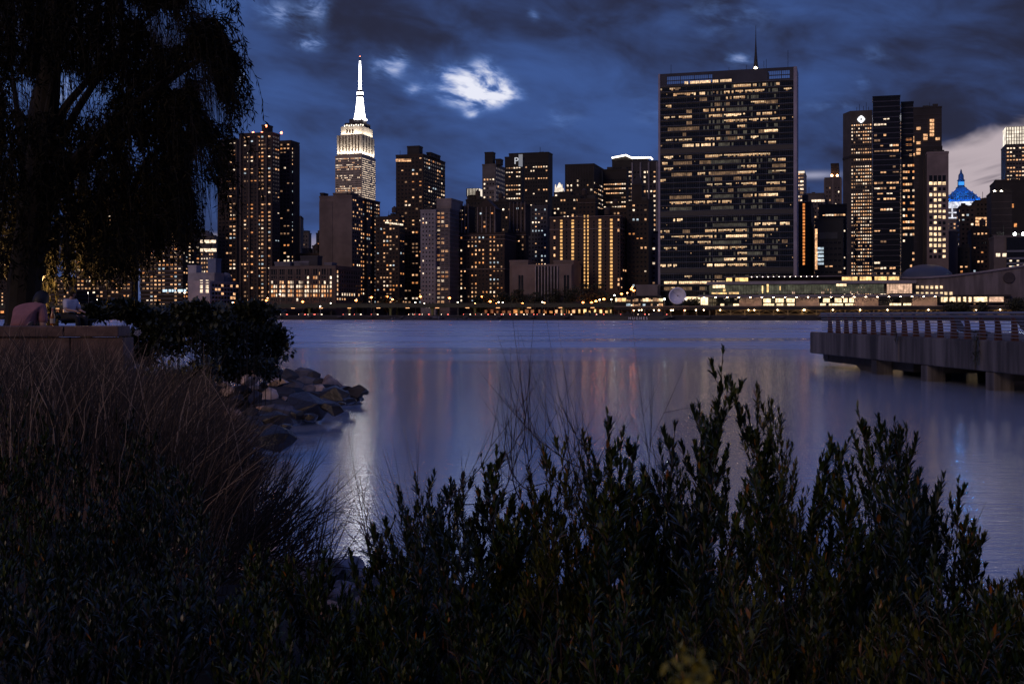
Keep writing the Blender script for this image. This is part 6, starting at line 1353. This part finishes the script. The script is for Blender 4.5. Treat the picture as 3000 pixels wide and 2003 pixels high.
# pointed sprays bottom centre
plant('leafy_shrub', 'low leafy shrub whose few tips stand before the driftwood at bottom centre', 'shrub', 'leafy shrubs along the near bank', [(*z3(540, 760), 5.2), (*z3(495, 840), 5.2), (*z3(310, 840), 5.4), (*z3(70, 745), 5.6), (*z3(160, 810), 5.6), (*z3(350, 790), 5.4), (*z3(40, 800), 5.6), (*z3(230, 900), 5.2), (*z3(420, 940), 5.2)], LEAFN, None, rgN, .06, lenr=(.6, .9), nb=(5, 9), spread=.2)

# dry grass and switch stems
STRAW = mat('dry_stem', (.20,.12,.085), .8, island=[(0, (.016,.011,.007)), (.5, (.045,.030,.019)), (.80, (.12,.08,.05)), (.93, (.36,.25,.16)), (1, (.52,.38,.26))])
rg = np.random.default_rng(5); paths, rads = [], []
for i in range(3900):
    f = rg.random(); p = rg.uniform(-80, 800) if f < .86 else rg.uniform(560, 800); d = rg.uniform(7.0, 15.5)
    if i > 3600: p = rg.uniform(-60, 380); d = rg.uniform(9, 13)
    qtop = np.interp(p, [-80, 0, 350, 420, 500, 620, 700, 790], [1010, 1000, 1010, 1030, 1050, 1090, 1180, 1330])+abs(rg.normal())*rg.choice([22, 90])-rg.choice([0, 0, 0, 30])*rg.random()*2
    lean = np.interp(p, [0, 350, 600, 800], [.02, .12, .36, .60])+rg.normal()*.22
    tip = np.array(at(p, qtop+rg.random()**2*120, d)); ln = rg.uniform(.35, 1.0) if tip[2] > 2.2 else rg.uniform(.3, .7); ln = min(ln, 1.2)
    base = tip-np.array([lean*ln, rg.normal()*.1, ln]); 
    s = np.linspace(0, 1, 5)[:, None]; mid = np.array([-lean*.22, 0, .05])*ln; w = np.sin(s*np.pi)*mid+rg.normal(size=(5, 3))*.007
    P = base+(tip-base)*s+w; paths.append(P); rads.append(.0034 if rg.random() < .85 else .0050)
    if rg.random() < .35:
        j = rg.integers(1, 4); t2 = P[j]+np.array([lean*.3+rg.normal()*.12, rg.normal()*.08, .28])*rg.uniform(.6, 1.2); paths.append(np.array([P[j], P[j]*.5+t2*.5+np.array([-.01, 0, .01]), t2])); rads.append(.0022)
V, T_ = stems_mesh(paths, rads); o = link('dry_tall_grass', mesh_tris('dry_tall_grass', V, T_), STRAW); tag(o, 'thicket of thin brown dry stems covering the left bank', 'grass', kind='stuff')
# fans of bare twigs reaching over the water: four bushes
def twig_fan(label, base_px, tips_px, d, n, seed, sub=4, rad=.010, name='bare_twig_bush', group='bare twig bushes at the waterline', m=None, reach=(.8, 1.06)):
    rg = np.random.default_rng(seed); B = np.array(at(*base_px, d)); o = empty(name, B, 0, label, 'bush', group); paths, rads = [], []
    for i in range(n):
        f = rg.random(); a = np.array(tips_px); k = f*(len(a)-1); j = int(min(k, len(a)-2)); tp = a[j]*(1-(k-j))+a[j+1]*(k-j)
        dd = d+rg.normal()*.5; tip = np.array(at(tp[0]+rg.normal()*14, tp[1]+rg.normal()*22, dd)); tip = B+(tip-B)*rg.uniform(*reach); b0 = B+rg.normal(size=3)*np.array([.25, .4, .06])
        s = np.linspace(0, 1, 8)[:, None]; up = np.array([0, 0, 1.0]); sag = -np.sin(s*np.pi*.9)*.16*np.linalg.norm(tip-b0)*up*rg.uniform(.5, 1.4)
        P = b0+(tip-b0)*s+sag+np.cumsum(rg.normal(size=(8, 3))*.008, 0); paths.append(P); rads.append(rad*rg.uniform(.6, 1.1))
        for _ in range(sub):
            j = rg.integers(2, 7); dr = unit(P[min(j+1, 7)]-P[j])+rg.normal(size=3)*.28+np.array([0, 0, .22]); ln = rg.uniform(.12, .5); e = P[j]+dr*ln; q = np.array([P[j], P[j]+dr*ln*.35, P[j]+dr*ln*.7+up*.012, e+up*.04]); paths.append(q); rads.append(rad*.42)
            if rg.random() < .5: dr2 = unit(dr+rg.normal(size=3)*.4); paths.append(np.array([q[1], q[1]+dr2*ln*.3, q[1]+dr2*ln*.55])); rads.append(rad*.3)
    V, T_ = stems_mesh(paths, rads); link('twig', mesh_tris('twig', V-np.tile(B, (len(V), 1)), T_), m or BTW, o)['kind'] = 'stuff'; return o
BTW = mat('bare_twig', (.075,.045,.035), .8, island=[(0, (.012,.008,.007)), (.8, (.03,.02,.016)), (1, (.10,.07,.055))])
twig_fan('largest fan of bare dark twigs sweeping right over the water from the left bank', (430, 1640), [(640, 1290), (730, 1330), (800, 1370), (870, 1400), (900, 1450)], 9.5, 85, 1, sub=5)
twig_fan('lower fan of bare dark twigs drooping to the rocks left of the bright reflection', (520, 1690), [(820, 1430), (890, 1420), (950, 1450), (955, 1530), (900, 1600)], 8.5, 60, 2, sub=5)
twig_fan('dense bare twig bush below the groyne, upright stems at the bank edge', (430, 1560), [(480, 1180), (600, 1170), (700, 1230), (760, 1290), (780, 1350)], 10.5, 120, 3, sub=4)
twig_fan('small bare twig bush with three long shoots pointing at the driftwood', (760, 1740), [(880, 1600), (940, 1560), (1010, 1550), (1040, 1640)], 8.0, 16, 4, sub=4)
twig_fan('long single bare branch reaching left from the leafy shrubs over the bright reflection', (1280, 1700), [(1000, 1440), (1060, 1500), (1100, 1530)], 6.2, 5, 5, sub=7, rad=.006)
twig_fan('bare twig tuft rising out of the leafy shrubs, left of the middle spire', (1590, 1480), [(1480, 1300), (1520, 1145), (1560, 1215), (1600, 1230)], 6.0, 9, 6, sub=6, rad=.005, reach=(.9, 1.0))
twig_fan('bare thin twig tuft next to the middle spire of the thicket', (1690, 1480), [(1640, 1250), (1660, 1180), (1700, 1230), (1740, 1260), (1850, 1210)], 6.0, 10, 7, sub=5, rad=.004, reach=(.9, 1.0))
twig_fan('bare thin twig tuft with dry seed heads left of the tallest spire', (1880, 1520), [(1900, 1330), (1925, 1195), (1950, 1300)], 6.0, 5, 8, sub=5, rad=.004, reach=(.9, 1.0))
twig_fan('pale bare branching stem inside the right part of the thicket', (2790, 2020), [(2680, 1560), (2700, 1620), (2720, 1700), (2620, 1830)], 5.0, 5, 9, sub=4, rad=.007, reach=(.85, 1.0), m=STRAW)
twig_fan('thin bare twigs between the two right hand spires', (1400, 1700), [(1150, 1400), (1170, 1430), (1190, 1500)], 6.3, 6, 10, sub=5, rad=.004)

# dense leafy bushes behind the stems (between the wall and the groyne)
LEAFM = mat('leaf_mid', (.03,.042,.022), .5, island=[(0, (.012,.017,.009)), (.6, (.030,.040,.020)), (1, (.055,.06,.03))])
def leaf_bush(label, pc, qc, wpx, hpx, d, n, seed, leaf=.11, m=LEAFM, name='bush', base=None):
    rg = np.random.default_rng(seed); c = np.array(at(pc, qc, d)); k = d/F; W_, H_ = wpx*k/2, hpx*k/2; gb = float(gz(c[0], c[1])); o = empty(name, (c[0], c[1], gb), 0, label, 'bush', 'dense bushes on the left bank'); r0 = np.array([c[0], c[1], gb])
    nb_ = 16; cen = unit(rg.normal(size=(nb_, 3)))*rg.random((nb_, 1))**.5*np.array([W_*.82, W_*.6, H_*.78])+c; pk = rg.integers(0, nb_, n); P = cen[pk]+unit(rg.normal(size=(n, 3)))*rg.random((n, 1))**.45*np.array([W_*.44, W_*.40, H_*.40])*rg.uniform(.6, 1.25, (n, 1))
    D_ = unit(unit(P-c)*.6+rg.normal(size=(n, 3))*.6+np.array([0, 0, .2])); L_ = leaf*rg.uniform(.6, 1.25, n); V, T_ = leaf_tris(P-r0, D_, L_, L_*.55, fold=.15, bend=.1); link('foliage', mesh_tris('foliage', V, T_), m, o)
    paths = [np.array([[q[0], q[1], min(gb, q[2]-.2)]-r0, q*.5+np.array([q[0], q[1], gb])*.5-r0, q-r0]) for q in cen]+[np.array([cen[pk[i]]-r0, P[i]-r0]) for i in range(0, n, max(1, n//120))]; V, T_ = stems_mesh(paths, [.012]*nb_+[.008]*(len(paths)-nb_), 4); link('stem', mesh_tris('stem', V, T_), BARK, o); return o
leaf_bush('big leafy bush overhanging the river above the groyne, right edge of the left bank', 775, 1008, 190, 200, 46, 3000, 1, .24)
leaf_bush('leafy bush left of the big overhanging one, behind the dry stems', 660, 1000, 210, 230, 44, 3000, 2, .22)
leaf_bush('dark bush in the middle of the left bank behind the dry stems', 540, 985, 190, 190, 40, 2600, 3, .22)
leaf_bush('dark bush immediately right of the stone wall end', 430, 985, 170, 180, 36, 2400, 4, .2)
leaf_bush('ragged bush top rising before the white warehouse', 590, 910, 190, 90, 34, 1800, 5, .2)
leaf_bush('ragged bush top rising before the foot of the huge stepped tower', 745, 925, 170, 80, 36, 1800, 6, .2)
leaf_bush('dark bush behind the stone wall under the amber lit willow strands', 390, 905, 170, 90, 36, 1800, 7, .2)
leaf_bush('small bush behind the wall to the right of the person in white', 280, 920, 110, 70, 38, 1200, 8, .2)
leaf_bush('flat bush behind the wall between the two people', 130, 930, 140, 44, 40, 900, 9, .2)
leaf_bush('low dark bush at the foot of the big overhanging one, touching the rocks', 680, 1075, 270, 80, 42, 2400, 10, .2)
leaf_bush('dark bush under the dry stems between the wall and the groyne', 560, 1110, 260, 130, 24, 1800, 11, .13)

# ------------------------------------------------------------------ stone wall, people, bottle
wd = 15.0; wp = at(350, 955, wd); w = empty('stone_wall', (wp.x, wd, 1.7), R(2), 'low pinkish granite wall with a capstone at the left, behind the dry stems', 'wall')
GR = mat('granite_pink', (.16,.10,.085), .8, two=(.085,.052,.045), vscale=5.0, bump=.006, bscale=50)
zt = wp.z-1.7; hcap = 30/F*wd
xs_ = [0, -.70, -1.25, -2.4]; cuts = [0, -.69, -1.9, -3.2]
for a, b_ in zip(cuts, cuts[1:]): bevel(MB().box(b_+.008, a-.008, -.02, .5, zt-hcap*1.05, zt).build('capstone', GR, w), .012)
for a, b_ in zip([0.05, -.62, -1.6, -3.2], [-.62, -1.6, -3.2, -4]): bevel(MB().box(b_+.006, a-.006, .015, .48, -1.2, zt-hcap*1.05-.012).build('block', GR, w), .01)
def skin_body(name, joints, bones, m, parent, loc=(0,0,0), sub=2):
    """continuous surface grown round a skeleton; joints: {key:(x,y,z,r)}"""
    ks_ = list(joints); me = bpy.data.meshes.new(name); me.from_pydata([joints[k][:3] for k in ks_], [(ks_.index(a), ks_.index(b_)) for a, b_ in bones], []); o = link(name, me, m, parent); o.location = loc
    sk = o.modifiers.new('skin', 'SKIN'); sl = me.skin_vertices[0].data
    for i, k in enumerate(ks_): sl[i].radius = (joints[k][3], joints[k][3]*(joints[k][4] if len(joints[k]) > 4 else 1)); sl[i].use_root = (i == 0)
    s_ = o.modifiers.new('sub', 'SUBSURF'); s_.levels = sub; s_.render_levels = sub
    for p_ in me.polygons: p_.use_smooth = True
    return o
SKIN = mat('skin', (.42,.26,.20), .55); PINK = mat('cloth_pink', (.34,.15,.15), .85, vary=.25, vscale=6); BLK = mat('cloth_black', (.012,.012,.014), .85); HAIR = mat('hair_dark', (.012,.010,.009), .6); WHT = mat('cloth_white', (.62,.62,.72), .8, vary=.15, vscale=8)
def person(label, loc, rz, scale, top, facing_down=.2):
    p = empty('person', loc, rz, label, 'person'); p.scale = (scale,)*3
    # seated: pelvis at .0, faces local +y
    J = {'pelvis': (0,0,.08,.15,.8), 'waist': (0,-.01,.24,.135,.75), 'chest': (0,.03,.42,.16,.72), 'neck0': (0,.07,.55,.075), 'neck': (0,.10,.61,.052), 'head': (0,.15,.70,.085,1.0), 'crown': (0,.165,.79,.07,1.0),
         'shL': (.17,.04,.50,.065), 'elL': (.23,.13,.25,.045), 'wrL': (.12,.34,.22,.032), 'shR': (-.17,.04,.50,.065), 'elR': (-.23,.13,.25,.045), 'wrR': (-.12,.34,.22,.032),
         'hipL': (.10,.05,.04,.10), 'knL': (.13,.46,.05,.065), 'anL': (.12,.48,-.36,.042), 'toeL': (.12,.62,-.42,.04), 'hipR': (-.10,.05,.04,.10), 'knR': (-.13,.46,.05,.065), 'anR': (-.12,.48,-.36,.042), 'toeR': (-.12,.62,-.42,.04)}
    B = [('pelvis','waist'),('waist','chest'),('chest','neck0'),('neck0','neck'),('neck','head'),('head','crown'),('chest','shL'),('shL','elL'),('elL','wrL'),('chest','shR'),('shR','elR'),('elR','wrR'),('pelvis','hipL'),('hipL','knL'),('knL','anL'),('anL','toeL'),('pelvis','hipR'),('hipR','knR'),('knR','anR'),('anR','toeR')]
    for s_, k in ((1, 'L'), (-1, 'R')):                       # palm, four fingers, thumb
        x, y, z, r = J['wr'+k]; J['pa'+k] = (x-s_*.015, y+.06, z-.01, .028, .55); B.append(('wr'+k, 'pa'+k))
        for i in range(4): J['f%d%s' % (i, k)] = (x-s_*(.035-.018*i), y+.13-abs(i-1.5)*.006, z-.03, .008); J['g%d%s' % (i, k)] = (x-s_*(.035-.018*i), y+.155-abs(i-1.5)*.008, z-.055, .007); B += [('pa'+k, 'f%d%s' % (i, k)), ('f%d%s' % (i, k), 'g%d%s' % (i, k))]
        J['th'+k] = (x-s_*.055, y+.075, z-.015, .009); B.append(('pa'+k, 'th'+k))
    skin_body('body', J, B, SKIN, p)
    S = {'a': (0,0,.06,.175,.82), 'b': (0,-.012,.24,.16,.8), 'c': (0,.02,.42,.185,.75), 'd': (0,.06,.53,.10), 'l1': (.18,.04,.49,.085), 'l2': (.235,.125,.27,.065), 'r1': (-.18,.04,.49,.085), 'r2': (-.235,.125,.27,.065)}
    skin_body('shirt', S, [('a','b'),('b','c'),('c','d'),('c','l1'),('l1','l2'),('c','r1'),('r1','r2')], top, p)
    Tt = {'a': (0,0,.03,.18,.85), 'b': (.11,.06,.03,.12), 'c': (.135,.46,.04,.085), 'd': (.12,.48,-.33,.06), 'e': (-.11,.06,.03,.12), 'f': (-.135,.46,.04,.085), 'g': (-.12,.48,-.33,.06)}
    skin_body('trousers', Tt, [('a','b'),('b','c'),('c','d'),('a','e'),('e','f'),('f','g')], BLK, p)
    mb = MB(); mb.lathe(0, 0, [(.02,-.16),(.075,-.13),(.098,-.04),(.102,.03),(.08,.085),(.03,.112),(.002,.115)], 16); h = mb.build('hair', HAIR, p, True); h.location = (0, .135, .765); h.rotation_euler = (R(-14), 0, 0)
    return p
p1 = person('person in a pink top and dark trousers sitting bent forward beyond the stone wall', at(50, 942, 15.9), R(-12), .98, PINK)
p1.location.z = 3.02
p1.rotation_euler = (R(-38), R(-4), R(-14))
bn = empty('park_bench', (p1.location.x, 15.95, 1.75), 0, 'dark bench carrying the person in the pink top', 'bench'); MB().box(-.9, .9, -.2, .25, 1.05, 1.10).build('seat', wall(DRK), bn)
for x in (-.7, .7): MB().box(x-.04, x+.04, -.15, .2, 0, 1.05).build('leg', wall(DRK), bn)
p2 = person('person with dark hair and white shirt sitting beyond the stone wall, head bowed', at(204, 934, 34), R(62), 1.02, WHT)
p2.rotation_euler = (0, 0, R(-118))
b2 = empty('park_bench', (p2.location.x, p2.location.y, 1.9), R(62), 'dark bench carrying the person in the white shirt', 'bench'); h2 = p2.location.z-1.9
MB().box(-.8, .8, -.25, .3, h2-.05, h2).build('seat', wall(DRK), b2)
for x in (-.6, .6): MB().box(x-.04, x+.04, -.2, .2, 0, h2-.05).build('leg', wall(DRK), b2)
bo = empty('beer_bottle', at(154, 953.5, 15.15), 0, 'small amber glass bottle with a pale label standing on the stone wall', 'bottle')
bm = mat('bottle_amber', (.30,.10,.02), .1, spec=.8); MB().lathe(0, 0, [(.029,0),(.031,.01),(.031,.12),(.014,.17),(.012,.22)], 12).build('glass', bm, bo, True); MB().lathe(0, 0, [(.0135,.22),(.0135,.235)], 10).build('cap', mat('cap_steel', (.5,.5,.5), .4, .8), bo); MB().lathe(0, 0, [(.0318,.03),(.0318,.09)], 12).build('paper_label', mat('label_paper', (.5,.42,.32), .8), bo)
# small flowers
fl = empty('white_flower', at(404, 975, 14), 0, 'single white umbel flower beside the stone wall end', 'flower'); mb = MB()
for i in range(26): a = i*2.4; r = .006*math.sqrt(i)*1.5; x, z = r*math.cos(a), r*math.sin(a)*.8; mb.lathe(x, z*.6, [(.001, z-.004), (.006, z), (.001, z+.004)], 5)
mb.build('bloom', mat('petal_white', (.75,.72,.78), .7), fl); MB().tube([(0,0,0), (.02,0,-.35), (.05,0,-.9)], [.004,.004,.004], 4).build('stem', TWIG, fl)
yf_ = empty('yellow_flower', at(2030, 1965, .55), 0, 'blurred yellow flower very near at the bottom edge', 'flower'); n = 150; rg = np.random.default_rng(2); P = rg.normal(size=(n, 3))*np.array([.0045, .004, .009])+np.array([0, 0, -.008]); V, T_ = leaf_tris(P, unit(rg.normal(size=(n, 3))+np.array([0, 0, .6])), rg.uniform(.003, .009, n), rg.uniform(.002, .0035, n))
link('bloom', mesh_tris('bloom', V, T_), mat('petal_yellow', (.26,.22,.02), .7), yf_); MB().tube([(0,0,-.03), (.004,0,-.2), (.01,.01,-.5)], [.003,.003,.003], 5).build('stem', mat('stem_green', (.07,.09,.03), .6), yf_)

# ------------------------------------------------------------------ willow
rg = np.random.default_rng(77)
wt = Vector((at(62, 870, 19).x, 19, 1.7)); will = empty('willow_tree', wt, 0, 'large dark weeping willow with hanging strands filling the upper left', 'tree')
limbs = MB(); TOPX = [(470, 20), (640, 150), (560, 330), (500, 480), (430, 120), (300, 200), (200, 60), (120, 260), (60, 330), (20, 120), (330, 400), (420, 560), (250, 520), (150, 480), (700, 120)]
fork = Vector((.15, .2, 3.4)); mb = MB(); mb.tube([(0,0,-.4), (.03,0,.2), (-.02,.05,1.2), (.02,.1,2.2), fork, (.3,.3,5.2), (.5,.2,7)], [.42,.30,.27,.26,.24,.2,.12], 12)
ends = []
for i, (p, q) in enumerate(TOPX):
    d = rg.uniform(18.2, 22.5); e = at(p, q, d)-wt; s0 = Vector((.1, .15, rg.uniform(2.2, 4.6))); c_ = (s0+e)/2+Vector((0, 0, .7)); pts = [s0*(1-t)**2+c_*2*t*(1-t)+e*t*t for t in np.linspace(0, 1, 7)]; mb.tube(pts, list(np.linspace(.085, .02, 7)), 7); ends.append(pts)
mb.build('trunk', BARK, will)
# crown edge as a function of the row: right boundary column
ROWQ = [-200, 0, 60, 110, 160, 210, 260, 300, 345, 385, 430, 480, 540, 600, 650, 690, 760, 830]
RB = [680, 560, 655, 672, 705, 695, 625, 598, 628, 640, 645, 600, 590, 580, 520, 440, 360, 260]
HOLES = [(70, 262, 30, 34), (190, 245, 24, 40), (235, 290, 55, 42), (105, 300, 30, 22), (290, 440, 15, 16), (410, 455, 9, 18), (585, 450, 26, 34), (575, 530, 14, 40), (470, 55, 26, 26), (500, 100, 34, 30), (580, 200, 22, 40), (610, 270, 24, 46), (545, 365, 14, 20), (640, 330, 20, 24), (525, 235, 14, 20), (395, 30, 10, 20), (610, 600, 20, 60), (575, 20, 40, 40)]
def hole(p, q): return sum(math.exp(-((p-a)/(w_*1.35))**2-((q-b_)/(h_*1.25))**2) for a, b_, w_, h_ in HOLES)
LPs, LDs, LLs, sp_paths = [], [], [], []
glow_c = [(130, 765), (320, 780), (50, 715), (235, 640)]
ns_ = 0
while ns_ < 4700:
    q0 = rg.uniform(-260, 760); rb = float(np.interp(q0, ROWQ, RB)); p0 = rg.uniform(-60, rb) if rg.random() < .68 else rb-abs(rg.normal())*60
    if q0 > 560 and rg.random() < (.25 if p0 < 420 else .75)*((q0-560)/200): continue
    d = rg.uniform(17.5, 23.5); k = d/F; ln = rg.uniform(.35, 1.05)*(1.1 if q0 < 560 else .7); edge_ = np.clip((p0-rb+160)/160, 0, 1)
    out = np.array([(.15+.95*edge_)*rg.uniform(.4, 1.4)+rg.normal()*.38, rg.normal()*.35, 0]); n = 7; s = np.linspace(0, 1, n)[:, None]
    B = np.array(at(p0-60*edge_, q0, d)); P = B+out*ln*.42*(1-(1-s)**2)+np.array([0, 0, -1])*ln*(s**1.5)+np.array([0, 0, .22])*ln*np.sin(s*np.pi)*edge_
    mp_, mq_ = XC+P[:, 0]/P[:, 1]*F, HY-(P[:, 2]-ZC)/P[:, 1]*F
    if mq_[-1] > 850: continue
    sp_paths.append(P); ns_ += 1
    m = int(ln*56); t = rg.random(m)*(n-1.001); i0 = t.astype(int); f = (t-i0)[:, None]; Q = P[i0]*(1-f)+P[i0+1]*f; td = unit(P[i0+1]-P[i0]); D_ = unit(td*.8+rg.normal(size=(m, 3))*.50)
    hp, hq = XC+Q[:, 0]/Q[:, 1]*F, HY-(Q[:, 2]-ZC)/Q[:, 1]*F; keep = np.array([rg.random() > min(.98, 1.7*hole(a, b_)) for a, b_ in zip(hp, hq)]); Q, D_ = Q[keep], D_[keep]
    LPs.append(Q); LDs.append(D_); LLs.append(rg.uniform(.08, .15, len(Q)))
P = np.concatenate(LPs); D_ = np.concatenate(LDs); L_ = np.concatenate(LLs); wv_ = np.array(wt)
LEAFW = mat('willow_leaf', (.05,.055,.02), .9, spec=.12, island=[(0, (.006,.006,.003)), (.8, (.012,.011,.006)), (1, (.026,.022,.010))])
V, T_ = leaf_simple(P-wv_, D_, L_, L_*.20, unit(rg.normal(size=P.shape))); link('foliage', mesh_tris('foliage', V, T_), LEAFW, will)
V, T_ = stems_mesh([q-wv_ for q in sp_paths], [.006]*len(sp_paths)); link('strand', mesh_tris('strand', V, T_), BARK, will)['kind'] = 'stuff'
print('willow leaves', len(P))
# lit low strands
rgw = np.random.default_rng(8); Ps, Ds, Ls, SPW = [], [], [], []
for (p_, q_, n_, sx2, d0, d1) in ((125, 700, 60, 34, 21.2, 22.6), (135, 790, 30, 24, 21.0, 22.2), (50, 680, 22, 18, 21.2, 22.6), (235, 690, 20, 16, 21.2, 22.8), (330, 700, 46, 40, 21.0, 22.8), (300, 640, 50, 160, 19, 23), (420, 620, 40, 60, 19, 22)):
    for _ in range(n_):
        d = rgw.uniform(d0, d1); B = np.array(at(p_+rgw.normal()*sx2, q_-60+rgw.normal()*45, d)); ln = rgw.uniform(.5, 1.1); s_ = np.linspace(0, 1, 7)[:, None]; P_2 = B+np.array([rgw.normal()*.05, rgw.normal()*.05, 0])*s_+np.array([0, 0, -1])*ln*s_; SPW.append(P_2)
        m_ = int(ln*44); t = rgw.random(m_)*5.99; i0 = t.astype(int); Q = P_2[i0]+(P_2[i0+1]-P_2[i0])*(t-i0)[:, None]; Ps.append(Q); Ds.append(unit(np.array([0, 0, -.9])+rgw.normal(size=(m_, 3))*.42)); Ls.append(rgw.uniform(.07, .13, m_))
Pq = np.concatenate(Ps); V, T_ = leaf_simple(Pq-wv_, np.concatenate(Ds), np.concatenate(Ls), np.concatenate(Ls)*.22, unit(rgw.normal(size=Pq.shape))); link('low_foliage', mesh_tris('low_foliage', V, T_), LEAFW, will)
V, T_ = stems_mesh([q-wv_ for q in SPW], [.005]*len(SPW)); link('low_strand', mesh_tris('low_strand', V, T_), BARK, will)['kind'] = 'stuff'
# park lamps shining through the strands
def park_lamp(p, q, d, label, power, colr=(1, .58, .20)):
    c = at(p, q, d); o = empty('park_lamp', (c.x, c.y, 1.7), 0, label, 'street lamp', 'park lamps among the willow'); h = c.z-1.7
    MB().tube([(0,0,0), (0,0,h-.15)], [.05,.04], 8).build('pole', wall(DRK), o); MB().lathe(0, 0, [(.05,h-.15),(.13,h-.05),(.14,h+.10),(.17,h+.12),(.03,h+.2)], 10).build('lamp_shade', wall(DRK), o)
    MB().lathe(0, 0, [(.02,h-.16),(.05,h-.2),(.02,h-.24)], 8).build('bulb', emis('park_bulb', (1,.55,.2), 6), o)
    ld = bpy.data.lights.new('bulb_light', 'POINT'); ld.energy = power; ld.color = colr; ld.shadow_soft_size = .08; l = bpy.data.objects.new('bulb_light', ld); col.objects.link(l); l.parent = o; l.location = (0, 0, h-.3)
park_lamp(112, 800, 20.4, 'park lamp hidden behind the glowing willow strands at the left', 620)

# lettering as plain meshes
bpy.context.view_layer.update()
dg = bpy.context.evaluated_depsgraph_get()
for o in [x for x in bpy.data.objects if x.type == 'FONT']:
    me = bpy.data.meshes.new_from_object(o.evaluated_get(dg)); n_ = bpy.data.objects.new(o.name, me); col.objects.link(n_); n_.parent = o.parent; n_.location = o.location; n_.rotation_euler = o.rotation_euler; bpy.data.objects.remove(o)
